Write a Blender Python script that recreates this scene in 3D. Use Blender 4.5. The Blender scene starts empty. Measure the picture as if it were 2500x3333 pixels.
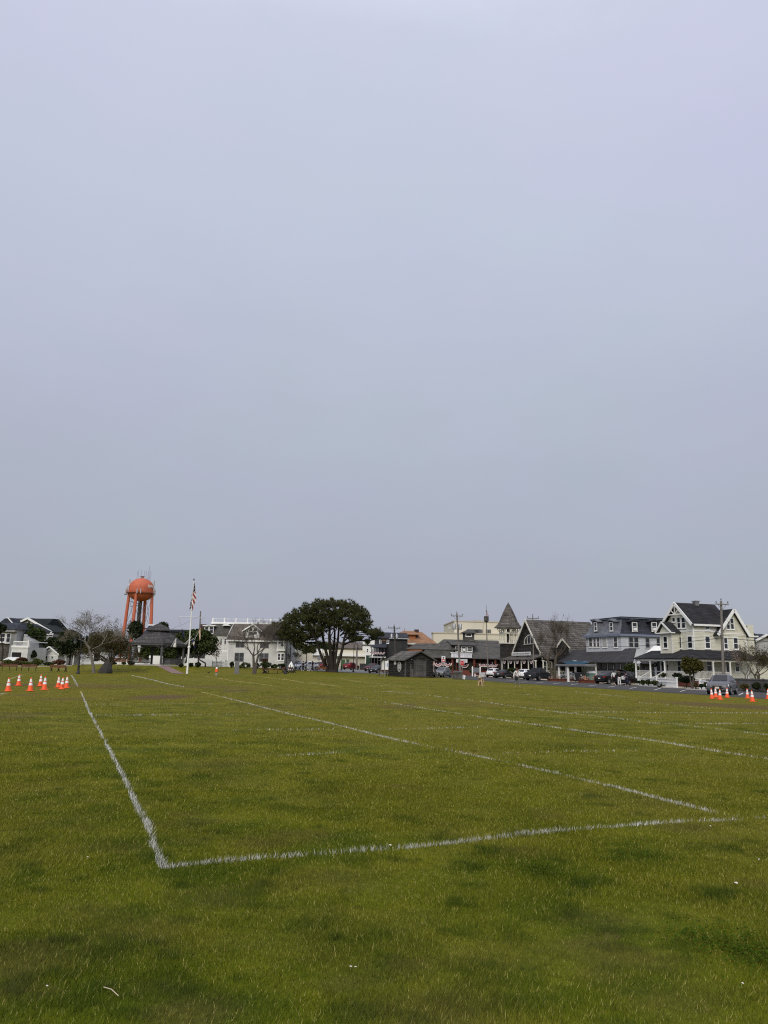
import bpy, bmesh, math, random
import numpy as np
from mathutils import Vector, Matrix
R = math.radians
random.seed(7)
RNG = np.random.default_rng(11)
C = bpy.data.collections.new('place'); bpy.context.scene.collection.children.link(C)
SC = bpy.context.scene

# ---------------------------------------------------------------- camera model
CAM_H, F, PITCH, ROLL = 1.65, 2450.0, R(11.63), R(1.29)
CM = Matrix.Rotation(math.pi/2+PITCH, 3, 'X') @ Matrix.Rotation(ROLL, 3, 'Z')

def ray(px, py):
    d = CM @ Vector(((px-1250)/F, -(py-1666.5)/F, -1.0))
    return d/d.y

def at(px, py, Y):
    d = ray(px, py)
    return Vector((d.x*Y, Y, CAM_H+d.z*Y))

# ---------------------------------------------------------------- terrain
T_Y = [0, 100, 104, 110, 116, 121, 126, 135, 145, 160, 175, 220, 300]
T_P = [-900, 0, 120, 250, 360, 500, 610, 740, 850, 1000, 1150, 1300, 1450, 1560, 1760, 2000, 2400, 4000]
T_Z = [
 [0,0,.02,.12,.35,.50,.53,.55,.60,.65,.70,.9,1.2],
 [0,0,.02,.12,.35,.50,.53,.55,.60,.65,.70,.9,1.2],
 [0,0,.02,.12,.38,.55,.57,.60,.62,.65,.70,.9,1.2],
 [0,0,.02,.14,.50,.75,.80,.85,.88,.90,.95,1.1,1.3],
 [0,0,.02,.20,.72,1.0,1.05,1.08,1.1,1.1,1.1,1.2,1.3],
 [0,0,.02,.15,.75,1.05,1.1,1.1,1.1,1.1,1.1,1.2,1.3],
 [0,0,.02,.10,.55,.95,1.05,1.08,1.1,1.1,1.1,1.2,1.3],
 [0,0,.05,.18,.40,.70,.90,1.02,1.05,1.1,1.1,1.2,1.3],
 [0,0,.06,.18,.32,.45,.60,.85,.95,1.0,1.05,1.2,1.3],
 [0,0,.05,.14,.22,.30,.42,.60,.70,.80,.85,.95,1.2],
 [0,0,.04,.10,.16,.22,.30,.44,.54,.75,.92,1.0,1.2],
 [0,0,.04,.10,.16,.20,.25,.35,.45,.58,.70,.9,1.2],
 [0,0,.03,.10,.13,.15,.17,.22,.30,.52,.62,.8,1.1],
 [0,0,.03,.09,.11,.13,.15,.18,.22,.45,.58,.7,1.0],
 [0,0,.02,.06,.10,.12,.14,.18,.20,.30,.35,.5,.8],
 [0,0,.02,.04,.06,.08,.09,.10,.12,.15,.2,.3,.6],
 [0,0,0,.01,.02,.03,.04,.05,.06,.1,.15,.25,.5],
 [0,0,0,.01,.02,.03,.04,.05,.06,.1,.15,.25,.5]]
TZ = np.array(T_Z)

def gz_np(X, Y):
    X = np.asarray(X, float); Y = np.asarray(Y, float)
    Ys = np.maximum(Y, 20.0)
    p = np.clip(1250+2500*X/Ys, T_P[0], T_P[-1]-1)
    y = np.clip(Y, 0, T_Y[-1]-.01)
    i = np.clip(np.searchsorted(T_P, p, 'right')-1, 0, len(T_P)-2)
    j = np.clip(np.searchsorted(T_Y, y, 'right')-1, 0, len(T_Y)-2)
    TP = np.array(T_P, float); TY = np.array(T_Y, float)
    a = (p-TP[i])/(TP[i+1]-TP[i]); b = (y-TY[j])/(TY[j+1]-TY[j])
    a = a*a*(3-2*a)
    q = np.clip((X-(59.7-.27*Y)-2.4)/1.6, 0, 1)*np.clip((Y-35)/10, 0, 1)*np.clip((108-Y)/8, 0, 1)   # gardens stand a little above the pavement
    return (TZ[i, j]*(1-a)+TZ[i+1, j]*a)*(1-b)+(TZ[i, j+1]*(1-a)+TZ[i+1, j+1]*a)*b+.30*q*q*(3-2*q)

def gz(x, y): return float(gz_np(x, y))

def on(px, Y, dz=0.0):
    """ground point seen in pixel column px at depth Y"""
    py = 2142.5+.0225*px+CAM_H*F/Y
    for _ in range(6):
        p = at(px, py, Y)
        py += (p.z-gz(p.x, p.y))*F/Y
    p = at(px, py, Y); p.z = gz(p.x, p.y)+dz
    return p

def gnd(px, py, y0=3.0, y1=260.0):
    f = lambda Y: (lambda p: p.z-gz(p.x, p.y))(at(px, py, Y))
    a = y0
    while a < y1:
        b = a*1.03
        if f(b) <= 0:
            for _ in range(30):
                m = (a+b)/2
                if f(m) > 0: a = m
                else: b = m
            p = at(px, py, a); p.z = gz(p.x, p.y)
            return p
        a = b
    p = at(px, py, y1); p.z = gz(p.x, p.y)
    return p

class Frame:
    """a building's own axes: x along its broad side, y away from the viewer, z up"""
    def __init__(s, px, Y, yaw=0.0, z=None):
        s.O = on(px, Y)
        if z is not None: s.O.z = z
        s.yaw = R(yaw)
        s.M = Matrix.Rotation(-s.yaw, 3, 'Z')
    def _l(s, px, py):
        return s.M @ (Vector((0, 0, CAM_H))-s.O), s.M @ ray(px, py)
    def y(s, px, py, c=0.0):
        o, d = s._l(px, py); t = (c-o.y)/d.y; p = o+d*t
        return p.x, p.z
    def x(s, px, py, c=0.0):
        o, d = s._l(px, py); t = (c-o.x)/d.x; p = o+d*t
        return p.y, p.z
    def world(s, p): return s.O+s.M.transposed() @ Vector(p)

# ---------------------------------------------------------------- materials
def srgb(r, g, b):
    f = lambda v: (v/255/12.92) if v <= 10 else ((v/255+.055)/1.055)**2.4
    return (f(r), f(g), f(b))
MATS = {}

def nt(name):
    m = bpy.data.materials.new(name); m.use_nodes = True
    t = m.node_tree; b = t.nodes['Principled BSDF']
    MATS[name] = m
    return m, t, b

def N(t, kind, **kw):
    n = t.nodes.new(kind)
    for k, v in kw.items():
        if k in n.inputs: n.inputs[k].default_value = v
        else: setattr(n, k, v)
    return n

def L(t, a, ao, b, bi): t.links.new(a.outputs[ao], b.inputs[bi])

def mixc(t, fac, a, b):
    n = t.nodes.new('ShaderNodeMix'); n.data_type = 'RGBA'
    for k, v in ((0, fac), (6, a), (7, b)):
        if isinstance(v, (tuple, list)): n.inputs[k].default_value = (*v[:3], 1)
        elif isinstance(v, (int, float)): n.inputs[k].default_value = v
        else: t.links.new(v, n.inputs[k])
    return n.outputs[2]

def paint(name, col, rough=.6, var=.12, scale=3.0, metal=0.0, spec=.35, coat=0.0):
    m, t, b = nt(name)
    tc = N(t, 'ShaderNodeTexCoord'); no = N(t, 'ShaderNodeTexNoise', Scale=scale, Detail=5.0)
    L(t, tc, 'Object', no, 'Vector')
    lo = tuple(c*(1-var) for c in col); hi = tuple(min(1, c*(1+var)) for c in col)
    t.links.new(mixc(t, no.outputs['Fac'], lo, hi), b.inputs['Base Color'])
    b.inputs['Roughness'].default_value = rough; b.inputs['Metallic'].default_value = metal
    b.inputs['Specular IOR Level'].default_value = spec
    if coat: b.inputs['Coat Weight'].default_value = coat
    return m

def wallvec(t, sx=1.0, sz=1.0):
    tc = N(t, 'ShaderNodeTexCoord'); s = N(t, 'ShaderNodeSeparateXYZ'); L(t, tc, 'Object', s, 0)
    a = N(t, 'ShaderNodeMath', operation='ADD'); L(t, s, 0, a, 0); L(t, s, 1, a, 1)
    c = N(t, 'ShaderNodeCombineXYZ')
    a2 = N(t, 'ShaderNodeMath', operation='MULTIPLY'); L(t, a, 0, a2, 0); a2.inputs[1].default_value = sx
    a3 = N(t, 'ShaderNodeMath', operation='MULTIPLY'); L(t, s, 2, a3, 0); a3.inputs[1].default_value = sz
    L(t, a2, 0, c, 0); L(t, a3, 0, c, 1)
    return c, tc

def brick(name, c1, c2, mortar, bw=.5, rh=.25, rough=.85, msize=.02, bump=.4, off=.5, wear=.25):
    """shingles, bricks, boards: courses with varied units, worn by noise"""
    m, t, b = nt(name)
    v, tc = wallvec(t)
    br = N(t, 'ShaderNodeTexBrick'); br.offset = off
    br.inputs['Scale'].default_value = 1.0
    br.inputs['Color1'].default_value = (*c1, 1); br.inputs['Color2'].default_value = (*c2, 1); br.inputs['Mortar'].default_value = (*mortar, 1)
    br.inputs['Brick Width'].default_value = bw; br.inputs['Row Height'].default_value = rh
    br.inputs['Mortar Size'].default_value = msize; br.inputs['Mortar Smooth'].default_value = .3
    L(t, v, 0, br, 'Vector')
    no = N(t, 'ShaderNodeTexNoise', Scale=.9, Detail=6.0); L(t, tc, 'Object', no, 'Vector')
    mp = N(t, 'ShaderNodeMapRange'); mp.inputs['From Min'].default_value = .3; mp.inputs['From Max'].default_value = .7
    mp.inputs['To Min'].default_value = 1-wear; mp.inputs['To Max'].default_value = 1+wear
    L(t, no, 'Fac', mp, 0)
    vm = N(t, 'ShaderNodeVectorMath', operation='SCALE'); L(t, br, 'Color', vm, 0); t.links.new(mp.outputs[0], vm.inputs['Scale'])
    L(t, vm, 0, b, 'Base Color')
    bu = N(t, 'ShaderNodeBump', Strength=bump, Distance=.03); bu.invert = True
    L(t, br, 'Fac', bu, 'Height'); L(t, bu, 0, b, 'Normal')
    b.inputs['Roughness'].default_value = rough; b.inputs['Specular IOR Level'].default_value = .2
    return m

def glass(name, col=(.02, .025, .03), rough=.08):
    m, t, b = nt(name)
    tc = N(t, 'ShaderNodeTexCoord'); no = N(t, 'ShaderNodeTexNoise', Scale=.6, Detail=2.0); L(t, tc, 'Object', no, 'Vector')
    t.links.new(mixc(t, no.outputs['Fac'], tuple(c*.5 for c in col), tuple(c*1.5 for c in col)), b.inputs['Base Color'])
    b.inputs['Roughness'].default_value = rough; b.inputs['Specular IOR Level'].default_value = .5
    return m

def leafmat(name, a, b_, rough=.7, trans=.15):
    """foliage: per-leaf tint from the rnd attribute and clumps from noise"""
    m, t, b = nt(name)
    at_ = N(t, 'ShaderNodeAttribute', attribute_name='rnd')
    tc = N(t, 'ShaderNodeTexCoord'); no = N(t, 'ShaderNodeTexNoise', Scale=.8, Detail=3.0); L(t, tc, 'Object', no, 'Vector')
    ad = N(t, 'ShaderNodeMath', operation='MULTIPLY_ADD'); L(t, at_, 'Fac', ad, 0); ad.inputs[1].default_value = .7
    sb = N(t, 'ShaderNodeMath', operation='SUBTRACT'); L(t, no, 'Fac', sb, 0); sb.inputs[1].default_value = .35
    L(t, sb, 0, ad, 2); ad.use_clamp = True
    t.links.new(mixc(t, ad.outputs[0], a, b_), b.inputs['Base Color'])
    b.inputs['Roughness'].default_value = rough; b.inputs['Specular IOR Level'].default_value = .15
    b.inputs['Subsurface Weight'].default_value = 0
    return m

# ---------------------------------------------------------------- mesh builder
class MB:
    def __init__(s): s.v = []; s.f = []; s.m = []; s.cur = 0
    def face(s, pts, m=None):
        i = len(s.v); s.v += [tuple(p) for p in pts]; s.f.append(tuple(range(i, i+len(pts)))); s.m.append(s.cur if m is None else m)
    def hexa(s, p, m=None):
        i = len(s.v); s.v += [tuple(q) for q in p]
        for q in ((0, 3, 2, 1), (4, 5, 6, 7), (0, 1, 5, 4), (1, 2, 6, 5), (2, 3, 7, 6), (3, 0, 4, 7)):
            s.f.append(tuple(i+k for k in q)); s.m.append(s.cur if m is None else m)
        return s
    def box(s, x0, x1, y0, y1, z0, z1, m=None):
        if x0 > x1: x0, x1 = x1, x0
        if y0 > y1: y0, y1 = y1, y0
        return s.hexa([(x0, y0, z0), (x1, y0, z0), (x1, y1, z0), (x0, y1, z0), (x0, y0, z1), (x1, y0, z1), (x1, y1, z1), (x0, y1, z1)], m)
    def prism(s, poly, ax, a0, a1, m=None):
        """polygon in the plane across axis ax, drawn out from a0 to a1"""
        mk = {'x': lambda p, a: (a, p[0], p[1]), 'y': lambda p, a: (p[0], a, p[1]), 'z': lambda p, a: (p[0], p[1], a)}[ax]
        i = len(s.v); n = len(poly)
        s.v += [mk(p, a0) for p in poly]+[mk(p, a1) for p in poly]
        mm = s.cur if m is None else m
        s.f.append(tuple(range(i, i+n))); s.m.append(mm)
        s.f.append(tuple(range(i+2*n-1, i+n-1, -1))); s.m.append(mm)
        for k in range(n):
            k2 = (k+1) % n
            s.f.append((i+k, i+n+k, i+n+k2, i+k2)); s.m.append(mm)
        return s
    def tube(s, pts, r, n=6, m=None, cap=True):
        pts = [Vector(p) for p in pts]; k = len(pts)
        rs = r if isinstance(r, (list, tuple)) else [r]*k
        i0 = len(s.v); mm = s.cur if m is None else m
        for i, p in enumerate(pts):
            t = (pts[min(i+1, k-1)]-pts[max(i-1, 0)])
            t = t.normalized() if t.length > 1e-9 else Vector((0, 0, 1))
            a = Vector((1, 0, 0)) if abs(t.x) < .9 else Vector((0, 1, 0))
            u = t.cross(a).normalized(); w = t.cross(u)
            for j in range(n):
                an = 2*math.pi*j/n
                s.v.append(tuple(p+(u*math.cos(an)+w*math.sin(an))*rs[i]))
        for i in range(k-1):
            for j in range(n):
                a = i0+i*n+j; b = i0+i*n+(j+1) % n
                s.f.append((a, b, b+n, a+n)); s.m.append(mm)
        if cap:
            s.f.append(tuple(i0+j for j in range(n-1, -1, -1))); s.m.append(mm)
            s.f.append(tuple(i0+(k-1)*n+j for j in range(n))); s.m.append(mm)
        return s
    def bar(s, a, b, w, h=None, m=None):
        """square bar from a to b"""
        h = w if h is None else h
        a = Vector(a); b = Vector(b); t = (b-a).normalized()
        up = Vector((0, 0, 1)) if abs(t.z) < .95 else Vector((0, 1, 0))
        u = t.cross(up).normalized()*(w/2); q = u.cross(t).normalized()*(h/2)
        return s.hexa([a-u-q, a+u-q, a+u+q, a-u+q, b-u-q, b+u-q, b+u+q, b-u+q], m)
    def lathe(s, prof, n=16, c=(0, 0, 0), m=None, ph=0.0):
        i0 = len(s.v); mm = s.cur if m is None else m
        for (r, z) in prof:
            for j in range(n):
                a = 2*math.pi*j/n+ph
                s.v.append((c[0]+r*math.cos(a), c[1]+r*math.sin(a), c[2]+z))
        for i in range(len(prof)-1):
            for j in range(n):
                a = i0+i*n+j; b = i0+i*n+(j+1) % n
                s.f.append((a, b, b+n, a+n)); s.m.append(mm)
        s.f.append(tuple(i0+j for j in range(n-1, -1, -1))); s.m.append(mm)
        s.f.append(tuple(i0+(len(prof)-1)*n+j for j in range(n))); s.m.append(mm)
        return s
    def disc(s, c, r, ax, th, n=20, m=None, ry=None):
        """flat disc facing along axis ax"""
        ry = r if ry is None else ry
        pl = [(r*math.cos(2*math.pi*k/n), ry*math.sin(2*math.pi*k/n)) for k in range(n)]
        o = {'x': (c[1], c[2], c[0]), 'y': (c[0], c[2], c[1]), 'z': (c[0], c[1], c[2])}[ax]
        return s.prism([(p[0]+o[0], p[1]+o[1]) for p in pl], ax, o[2]-th/2, o[2]+th/2, m)
    def build(s, name, mats, parent=None, smooth=False, loc=None, bevel=0):
        me = bpy.data.meshes.new(name)
        me.from_pydata(s.v, [], s.f); me.update()
        if not isinstance(mats, (list, tuple)): mats = [mats]
        for k in mats: me.materials.append(MATS[k] if isinstance(k, str) else k)
        me.polygons.foreach_set('material_index', s.m)
        bm = bmesh.new(); bm.from_mesh(me); bmesh.ops.recalc_face_normals(bm, faces=bm.faces); bm.to_mesh(me); bm.free()
        if smooth:
            me.polygons.foreach_set('use_smooth', [True]*len(me.polygons))
            try: me.set_sharp_from_angle(angle=R(40))
            except Exception: pass
        o = bpy.data.objects.new(name, me); C.objects.link(o)
        if parent is not None: o.parent = parent
        if loc is not None: o.location = loc
        if bevel:
            b = o.modifiers.new('bevel', 'BEVEL'); b.width = bevel; b.segments = 1; b.limit_method = 'ANGLE'
        return o

def npmesh(name, V, Fc, mats, parent=None, rnd=None, smooth=False, mi=None):
    """mesh from numpy arrays; Fc (n,3) or (n,4)"""
    me = bpy.data.meshes.new(name)
    n, k = Fc.shape
    me.vertices.add(len(V)); me.vertices.foreach_set('co', np.ascontiguousarray(V, np.float32).ravel())
    me.loops.add(n*k); me.loops.foreach_set('vertex_index', np.ascontiguousarray(Fc, np.int32).ravel())
    me.polygons.add(n); me.polygons.foreach_set('loop_start', np.arange(0, n*k, k, dtype=np.int32))
    try: me.polygons.foreach_set('loop_total', np.full(n, k, np.int32))
    except Exception: pass
    if not isinstance(mats, (list, tuple)): mats = [mats]
    for q in mats: me.materials.append(MATS[q] if isinstance(q, str) else q)
    if mi is not None: me.polygons.foreach_set('material_index', np.asarray(mi, np.int32))
    me.update(calc_edges=True)
    if rnd is not None:
        a = me.attributes.new('rnd', 'FLOAT', 'FACE'); a.data.foreach_set('value', np.asarray(rnd, np.float32))
    if smooth: me.polygons.foreach_set('use_smooth', [True]*n)
    o = bpy.data.objects.new(name, me); C.objects.link(o)
    if parent is not None: o.parent = parent
    return o

def tag(o, label, cat, group=None):
    o['label'] = label; o['category'] = cat; o['kind'] = 'thing'
    if group: o['group'] = group
    return o

def thing(name, label, cat, loc=(0, 0, 0), yaw=0.0, group=None):
    o = bpy.data.objects.new(name, None); C.objects.link(o)
    o.empty_display_size = .3
    o.location = loc; o.rotation_euler = (0, 0, yaw)
    return tag(o, label, cat, group)

def tree_of(o): return [o]+[d for c in o.children for d in tree_of(c)]

def dup(o, loc=None, yaw=None, label=None, parent=None, scale=None):
    c = o.copy(); C.objects.link(c)
    if parent is not None: c.parent = parent
    for ch in list(o.children): dup(ch, parent=c)
    if loc is not None: c.location = loc
    if yaw is not None: c.rotation_euler = (0, 0, yaw)
    if scale is not None: c.scale = (scale,)*3 if not isinstance(scale, tuple) else scale
    if label: c['label'] = label
    return c

def structure(o): o['kind'] = 'structure'; return o

def bake(o):
    """apply an object's modifiers (used for skinned figures and lettering)"""
    bpy.context.view_layer.update()
    dg = bpy.context.evaluated_depsgraph_get()
    me = bpy.data.meshes.new_from_object(o.evaluated_get(dg))
    return me

def lettering(txt, size, mat, parent, loc, rot=(math.pi/2, 0, 0), depth=.01, width=None, name='lettering', sx=1.0):
    cu = bpy.data.curves.new('t', 'FONT'); cu.body = txt; cu.size = size; cu.extrude = depth; cu.align_x = 'CENTER'; cu.align_y = 'CENTER'
    to = bpy.data.objects.new('t', cu); C.objects.link(to)
    me = bake(to); bpy.data.objects.remove(to); bpy.data.curves.remove(cu)
    me.materials.clear(); me.materials.append(MATS[mat])
    if width:
        xs = [v.co.x for v in me.vertices]; w = max(xs)-min(xs)
        k = width/max(w, 1e-6)
        for v in me.vertices: v.co.x *= k
    o = bpy.data.objects.new(name, me); C.objects.link(o); o.parent = parent; o.location = loc; o.rotation_euler = rot
    return o

def skin(name, verts, edges, radii, mat, parent, sub=1, root=0):
    me = bpy.data.meshes.new(name); me.from_pydata(verts, edges, []); me.update()
    o = bpy.data.objects.new(name, me); C.objects.link(o)
    md = o.modifiers.new('skin', 'SKIN'); md.use_smooth_shade = True
    sv = me.skin_vertices[0].data
    for i, r in enumerate(radii):
        rr = r if isinstance(r, tuple) else (r, r)
        sv[i].radius = rr; sv[i].use_root = (i == root)
    if sub:
        s = o.modifiers.new('sub', 'SUBSURF'); s.levels = sub; s.render_levels = sub
    m2 = bake(o); bpy.data.objects.remove(o); bpy.data.meshes.remove(me)
    m2.name = name; m2.materials.clear(); m2.materials.append(MATS[mat])
    for p in m2.polygons: p.use_smooth = True; p.material_index = 0
    o = bpy.data.objects.new(name, m2); C.objects.link(o); o.parent = parent
    return o

# ---------------------------------------------------------------- palette
paint('white_paint', (.72, .72, .70), .55, .06); paint('off_white', (.62, .62, .58), .6, .08)
paint('white_trim', (.78, .78, .76), .5, .05); paint('cream_trim', (.66, .64, .54), .6, .08)
paint('black_metal', (.012, .012, .015), .45, .3); paint('dark_grey', (.05, .05, .052), .7, .2)
paint('mid_grey', (.16, .16, .165), .7, .15); paint('light_grey', (.36, .36, .36), .7, .1)
paint('galvanised', (.34, .35, .36), .45, .2, metal=.6); paint('concrete', (.38, .36, .32), .9, .15, 2.0)
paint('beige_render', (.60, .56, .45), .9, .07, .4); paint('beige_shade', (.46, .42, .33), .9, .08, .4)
paint('black', (.008, .008, .009), .6, .3); paint('dark_interior', (.010, .009, .009), .9, .3)
paint('tyre', (.014, .014, .014), .85, .2); paint('rim', (.35, .36, .37), .35, .1, metal=.8)
paint('chrome', (.6, .6, .62), .2, .05, metal=.9); paint('plate', (.6, .6, .55), .5, .1)
paint('lamp_red', (.25, .01, .01), .3, .1); paint('lamp_clear', (.6, .62, .65), .12, .1)
paint('cone_orange', (.78, .095, .018), .55, .08, 6); paint('cone_white', (.80, .80, .80), .45, .06)
paint('cone_mark', (.02, .015, .015), .7, .2)
paint('tower_dark', (.16, .045, .03), .7, .2)
paint('pole_wood', (.17, .155, .14), .9, .25, 2.0); paint('pole_dark', (.060, .052, .046), .9, .25, 2.0)
paint('bench_wood', (.16, .066, .034), .7, .25, 6); paint('bench_iron', (.018, .013, .012), .5, .3)
paint('table_wood', (.27, .135, .07), .75, .25, 5); paint('seat_pale', (.45, .38, .30), .7, .1)
paint('bark_dark', (.030, .024, .018), .95, .4, 4); paint('bark_grey', (.085, .072, .060), .95, .3, 4)
paint('bark_pale', (.14, .125, .105), .95, .2, 4); paint('bark_brown', (.070, .058, .040), .95, .3, 4)
paint('boulder', (.040, .037, .033), .95, .45, 2.5); paint('slab_stone', (.15, .15, .155), .85, .15, 2)
paint('path_brick', (.20, .13, .115), .9, .2, 3); paint('flag_red', (.26, .02, .028), .8, .1); paint('flag_white', (.62, .60, .58), .8, .1)
paint('flag_navy', (.014, .016, .055), .8, .2); paint('flag_orange', (.55, .09, .03), .8, .15); paint('flag_peach', (.60, .36, .24), .8, .15)
paint('flag_black', (.01, .01, .011), .8, .2); paint('flag_gold', (.45, .30, .10), .8, .15)
paint('pole_white', (.74, .74, .70), .4, .05); paint('yard_grey', (.55, .56, .57), .5, .05)
paint('brick_red', (.15, .045, .032), .9, .2, 2); paint('red_brown', (.12, .035, .02), .9, .25, 3)
paint('hotel_trim', (.16, .185, .25), .7, .1); paint('hotel_wall', (.50, .52, .56), .75, .05, 1)
paint('stop_red', (.45, .012, .02), .5, .08); paint('sign_grey', (.15, .16, .18), .7, .1); paint('sign_ink', (.03, .03, .03), .7, .1)
paint('sign_lilac', (.33, .33, .48), .7, .1); paint('sign_board', (.66, .66, .68), .6, .05)
paint('kayak_blue', (.07, .17, .27), .5, .1); paint('bin_black', (.022, .023, .025), .6, .2); paint('teal', (.13, .24, .20), .8, .2)
paint('dumpster_green', (.02, .055, .035), .6, .2); paint('door_green', (.035, .10, .035), .6, .15)
paint('orange_brick', (.34, .125, .045), .9, .15, 2); paint('shell_white', (.58, .54, .47), .5, .1); paint('twig_dead', (.5, .42, .3), .8, .2)
paint('skin_tone', (.42, .24, .17), .6, .08); paint('hair_red', (.075, .016, .012), .6, .3, 20); paint('hair_brown', (.12, .07, .045), .6, .3, 20); paint('hair_black', (.012, .01, .01), .6, .3, 20)
paint('shirt_white', (.70, .68, .67), .85, .08, 6); paint('jeans_grey', (.15, .15, .155), .9, .15, 8); paint('cloth_black', (.012, .012, .014), .9, .2, 8)
paint('cloth_navy', (.02, .026, .05), .9, .2, 8); paint('cloth_white', (.66, .66, .66), .9, .08, 8); paint('shoe_white', (.62, .60, .58), .7, .08); paint('shoe_tan', (.30, .24, .18), .8, .1)
paint('dog_fur', (.46, .33, .20), .95, .25, 12); paint('dog_dark', (.12, .07, .045), .95, .2, 12)
paint('asphalt_mark', (.62, .62, .60), .8, .15, 6); paint('stone_edge', (.30, .28, .26), .9, .3, 6)
paint('chimney_brick', (.06, .035, .03), .9, .2); paint('screen_grey', (.11, .11, .115), .6, .1); paint('curtain', (.40, .40, .38), .8, .15, 2)
glass('pane'); glass('pane_grey', (.06, .06, .065), .15); glass('car_glass', (.008, .009, .010), .12); glass('car_glass_pale', (.045, .05, .052), .12)
for nm, col, cl in (('car_grey', (.105, .107, .118), .8), ('car_silver', (.17, .18, .185), .8), ('car_black', (.006, .0055, .006), .9), ('car_charcoal', (.014, .015, .017), .9),
                    ('car_white', (.68, .69, .70), .5), ('car_red', (.17, .012, .014), .8), ('car_maroon', (.09, .012, .012), .8), ('car_slate', (.030, .033, .036), .8)):
    paint(nm, col, .42, .05, 1.0, spec=.25, coat=cl*.3)
def weathered(name, col, stain, amt):
    m = paint(name, col, .65, .10, .25); t = m.node_tree; b = t.nodes['Principled BSDF']
    src = b.inputs['Base Color'].links[0].from_socket
    tc = N(t, 'ShaderNodeTexCoord'); mp = N(t, 'ShaderNodeMapping'); mp.inputs['Scale'].default_value = (1.1, 1.1, .07); L(t, tc, 'Object', mp, 0)
    no = N(t, 'ShaderNodeTexNoise', Scale=1.0, Detail=6.0, Roughness=.65); L(t, mp, 0, no, 'Vector')
    rg = N(t, 'ShaderNodeMapRange'); rg.inputs['From Min'].default_value = .50; rg.inputs['From Max'].default_value = .72; rg.inputs['To Max'].default_value = amt; L(t, no, 'Fac', rg, 0)
    t.links.new(mixc(t, rg.outputs[0], src, stain), b.inputs['Base Color'])
weathered('tower_orange', (.50, .125, .062), (.20, .07, .045), .75)
brick('clap_cream', (.66, .645, .54), (.63, .615, .51), (.46, .45, .37), 40, .17, .7, .012, .5, 0, .06)
brick('clap_white', (.60, .60, .57), (.57, .57, .545), (.40, .40, .38), 40, .2, .7, .014, .5, 0, .08)
brick('clap_grey', (.42, .42, .41), (.39, .39, .385), (.26, .26, .26), 40, .2, .7, .014, .5, 0, .08)
brick('clap_dark', (.045, .044, .045), (.038, .037, .038), (.02, .02, .02), 40, .2, .8, .014, .5, 0, .15)
brick('clap_hotel', (.50, .515, .54), (.48, .495, .52), (.38, .395, .42), 40, .2, .7, .012, .4, 0, .06)
brick('shing_cedar', (.15, .135, .115), (.085, .078, .070), (.03, .028, .026), .38, .26, .95, .03, .8, .5, .35)
brick('shing_cedar_roof', (.142, .130, .114), (.072, .067, .061), (.030, .028, .026), .55, .36, .95, .035, 1.0, .5, .3)
brick('shing_wall', (.064, .057, .050), (.036, .033, .030), (.012, .012, .012), .32, .24, .95, .03, .7, .5, .3)
brick('shing_shed', (.058, .052, .046), (.026, .024, .022), (.008, .008, .008), .4, .26, .95, .045, .9, .5, .4)
brick('shing_shed_roof', (.150, .138, .122), (.090, .084, .076), (.045, .043, .04), .6, .3, .95, .03, .9, .5, .3)
brick('roof_black', (.033, .033, .036), (.018, .018, .020), (.010, .010, .011), .45, .2, .9, .012, .4, .5, .3)
brick('roof_green', (.022, .028, .027), (.014, .018, .018), (.008, .01, .01), .45, .2, .9, .012, .4, .5, .25)
brick('roof_grey', (.098, .093, .085), (.072, .069, .063), (.048, .046, .042), .6, .22, .9, .012, .4, .5, .18)
brick('roof_shop', (.056, .053, .056), (.040, .038, .041), (.026, .025, .027), .6, .22, .9, .012, .4, .5, .18)
brick('roof_brown', (.135, .115, .095), (.10, .085, .071), (.07, .06, .05), .6, .22, .9, .012, .4, .5, .18)
brick('roof_tan', (.30, .165, .095), (.24, .13, .075), (.16, .09, .055), .6, .22, .9, .012, .4, .5, .18)
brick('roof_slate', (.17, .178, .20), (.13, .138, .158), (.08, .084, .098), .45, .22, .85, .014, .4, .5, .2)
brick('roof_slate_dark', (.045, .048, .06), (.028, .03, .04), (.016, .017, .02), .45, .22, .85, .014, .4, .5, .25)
brick('gazebo_roof', (.086, .081, .077), (.048, .046, .045), (.024, .024, .024), .45, .25, .95, .025, .8, .5, .35)
brick('boards_grey', (.11, .105, .098), (.085, .08, .075), (.02, .02, .02), .18, 30, .95, .016, .6, 0, .3)
brick('boards_fence', (.15, .14, .128), (.115, .108, .10), (.04, .04, .04), .15, 30, .95, .014, .5, 0, .25)
brick('metal_siding', (.46, .44, .38), (.44, .42, .365), (.32, .31, .27), .35, 30, .7, .02, .4, 0, .06)
brick('boards_orange', (.26, .15, .10), (.21, .115, .08), (.08, .05, .04), .15, 30, .95, .014, .5, 0, .25)
paint('gazebo_wood', (.075, .074, .075), .9, .25, 4)
leafmat('needles', (.015, .022, .008), (.082, .084, .024)); leafmat('leaf_green', (.013, .024, .007), (.055, .075, .017))
leafmat('leaf_dark', (.008, .014, .006), (.030, .042, .014)); leafmat('leaf_olive', (.040, .035, .012), (.115, .096, .034))
leafmat('leaf_brown', (.030, .023, .010), (.085, .066, .028)); leafmat('leaf_bud', (.10, .085, .05), (.25, .215, .14))
leafmat('leaf_bronze', (.024, .034, .007), (.100, .080, .018)); leafmat('leaf_bright', (.03, .045, .008), (.105, .125, .022))
leafmat('leaf_red', (.05, .02, .012), (.13, .06, .035)); leafmat('leaf_pink', (.22, .14, .11), (.40, .30, .24))
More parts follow.
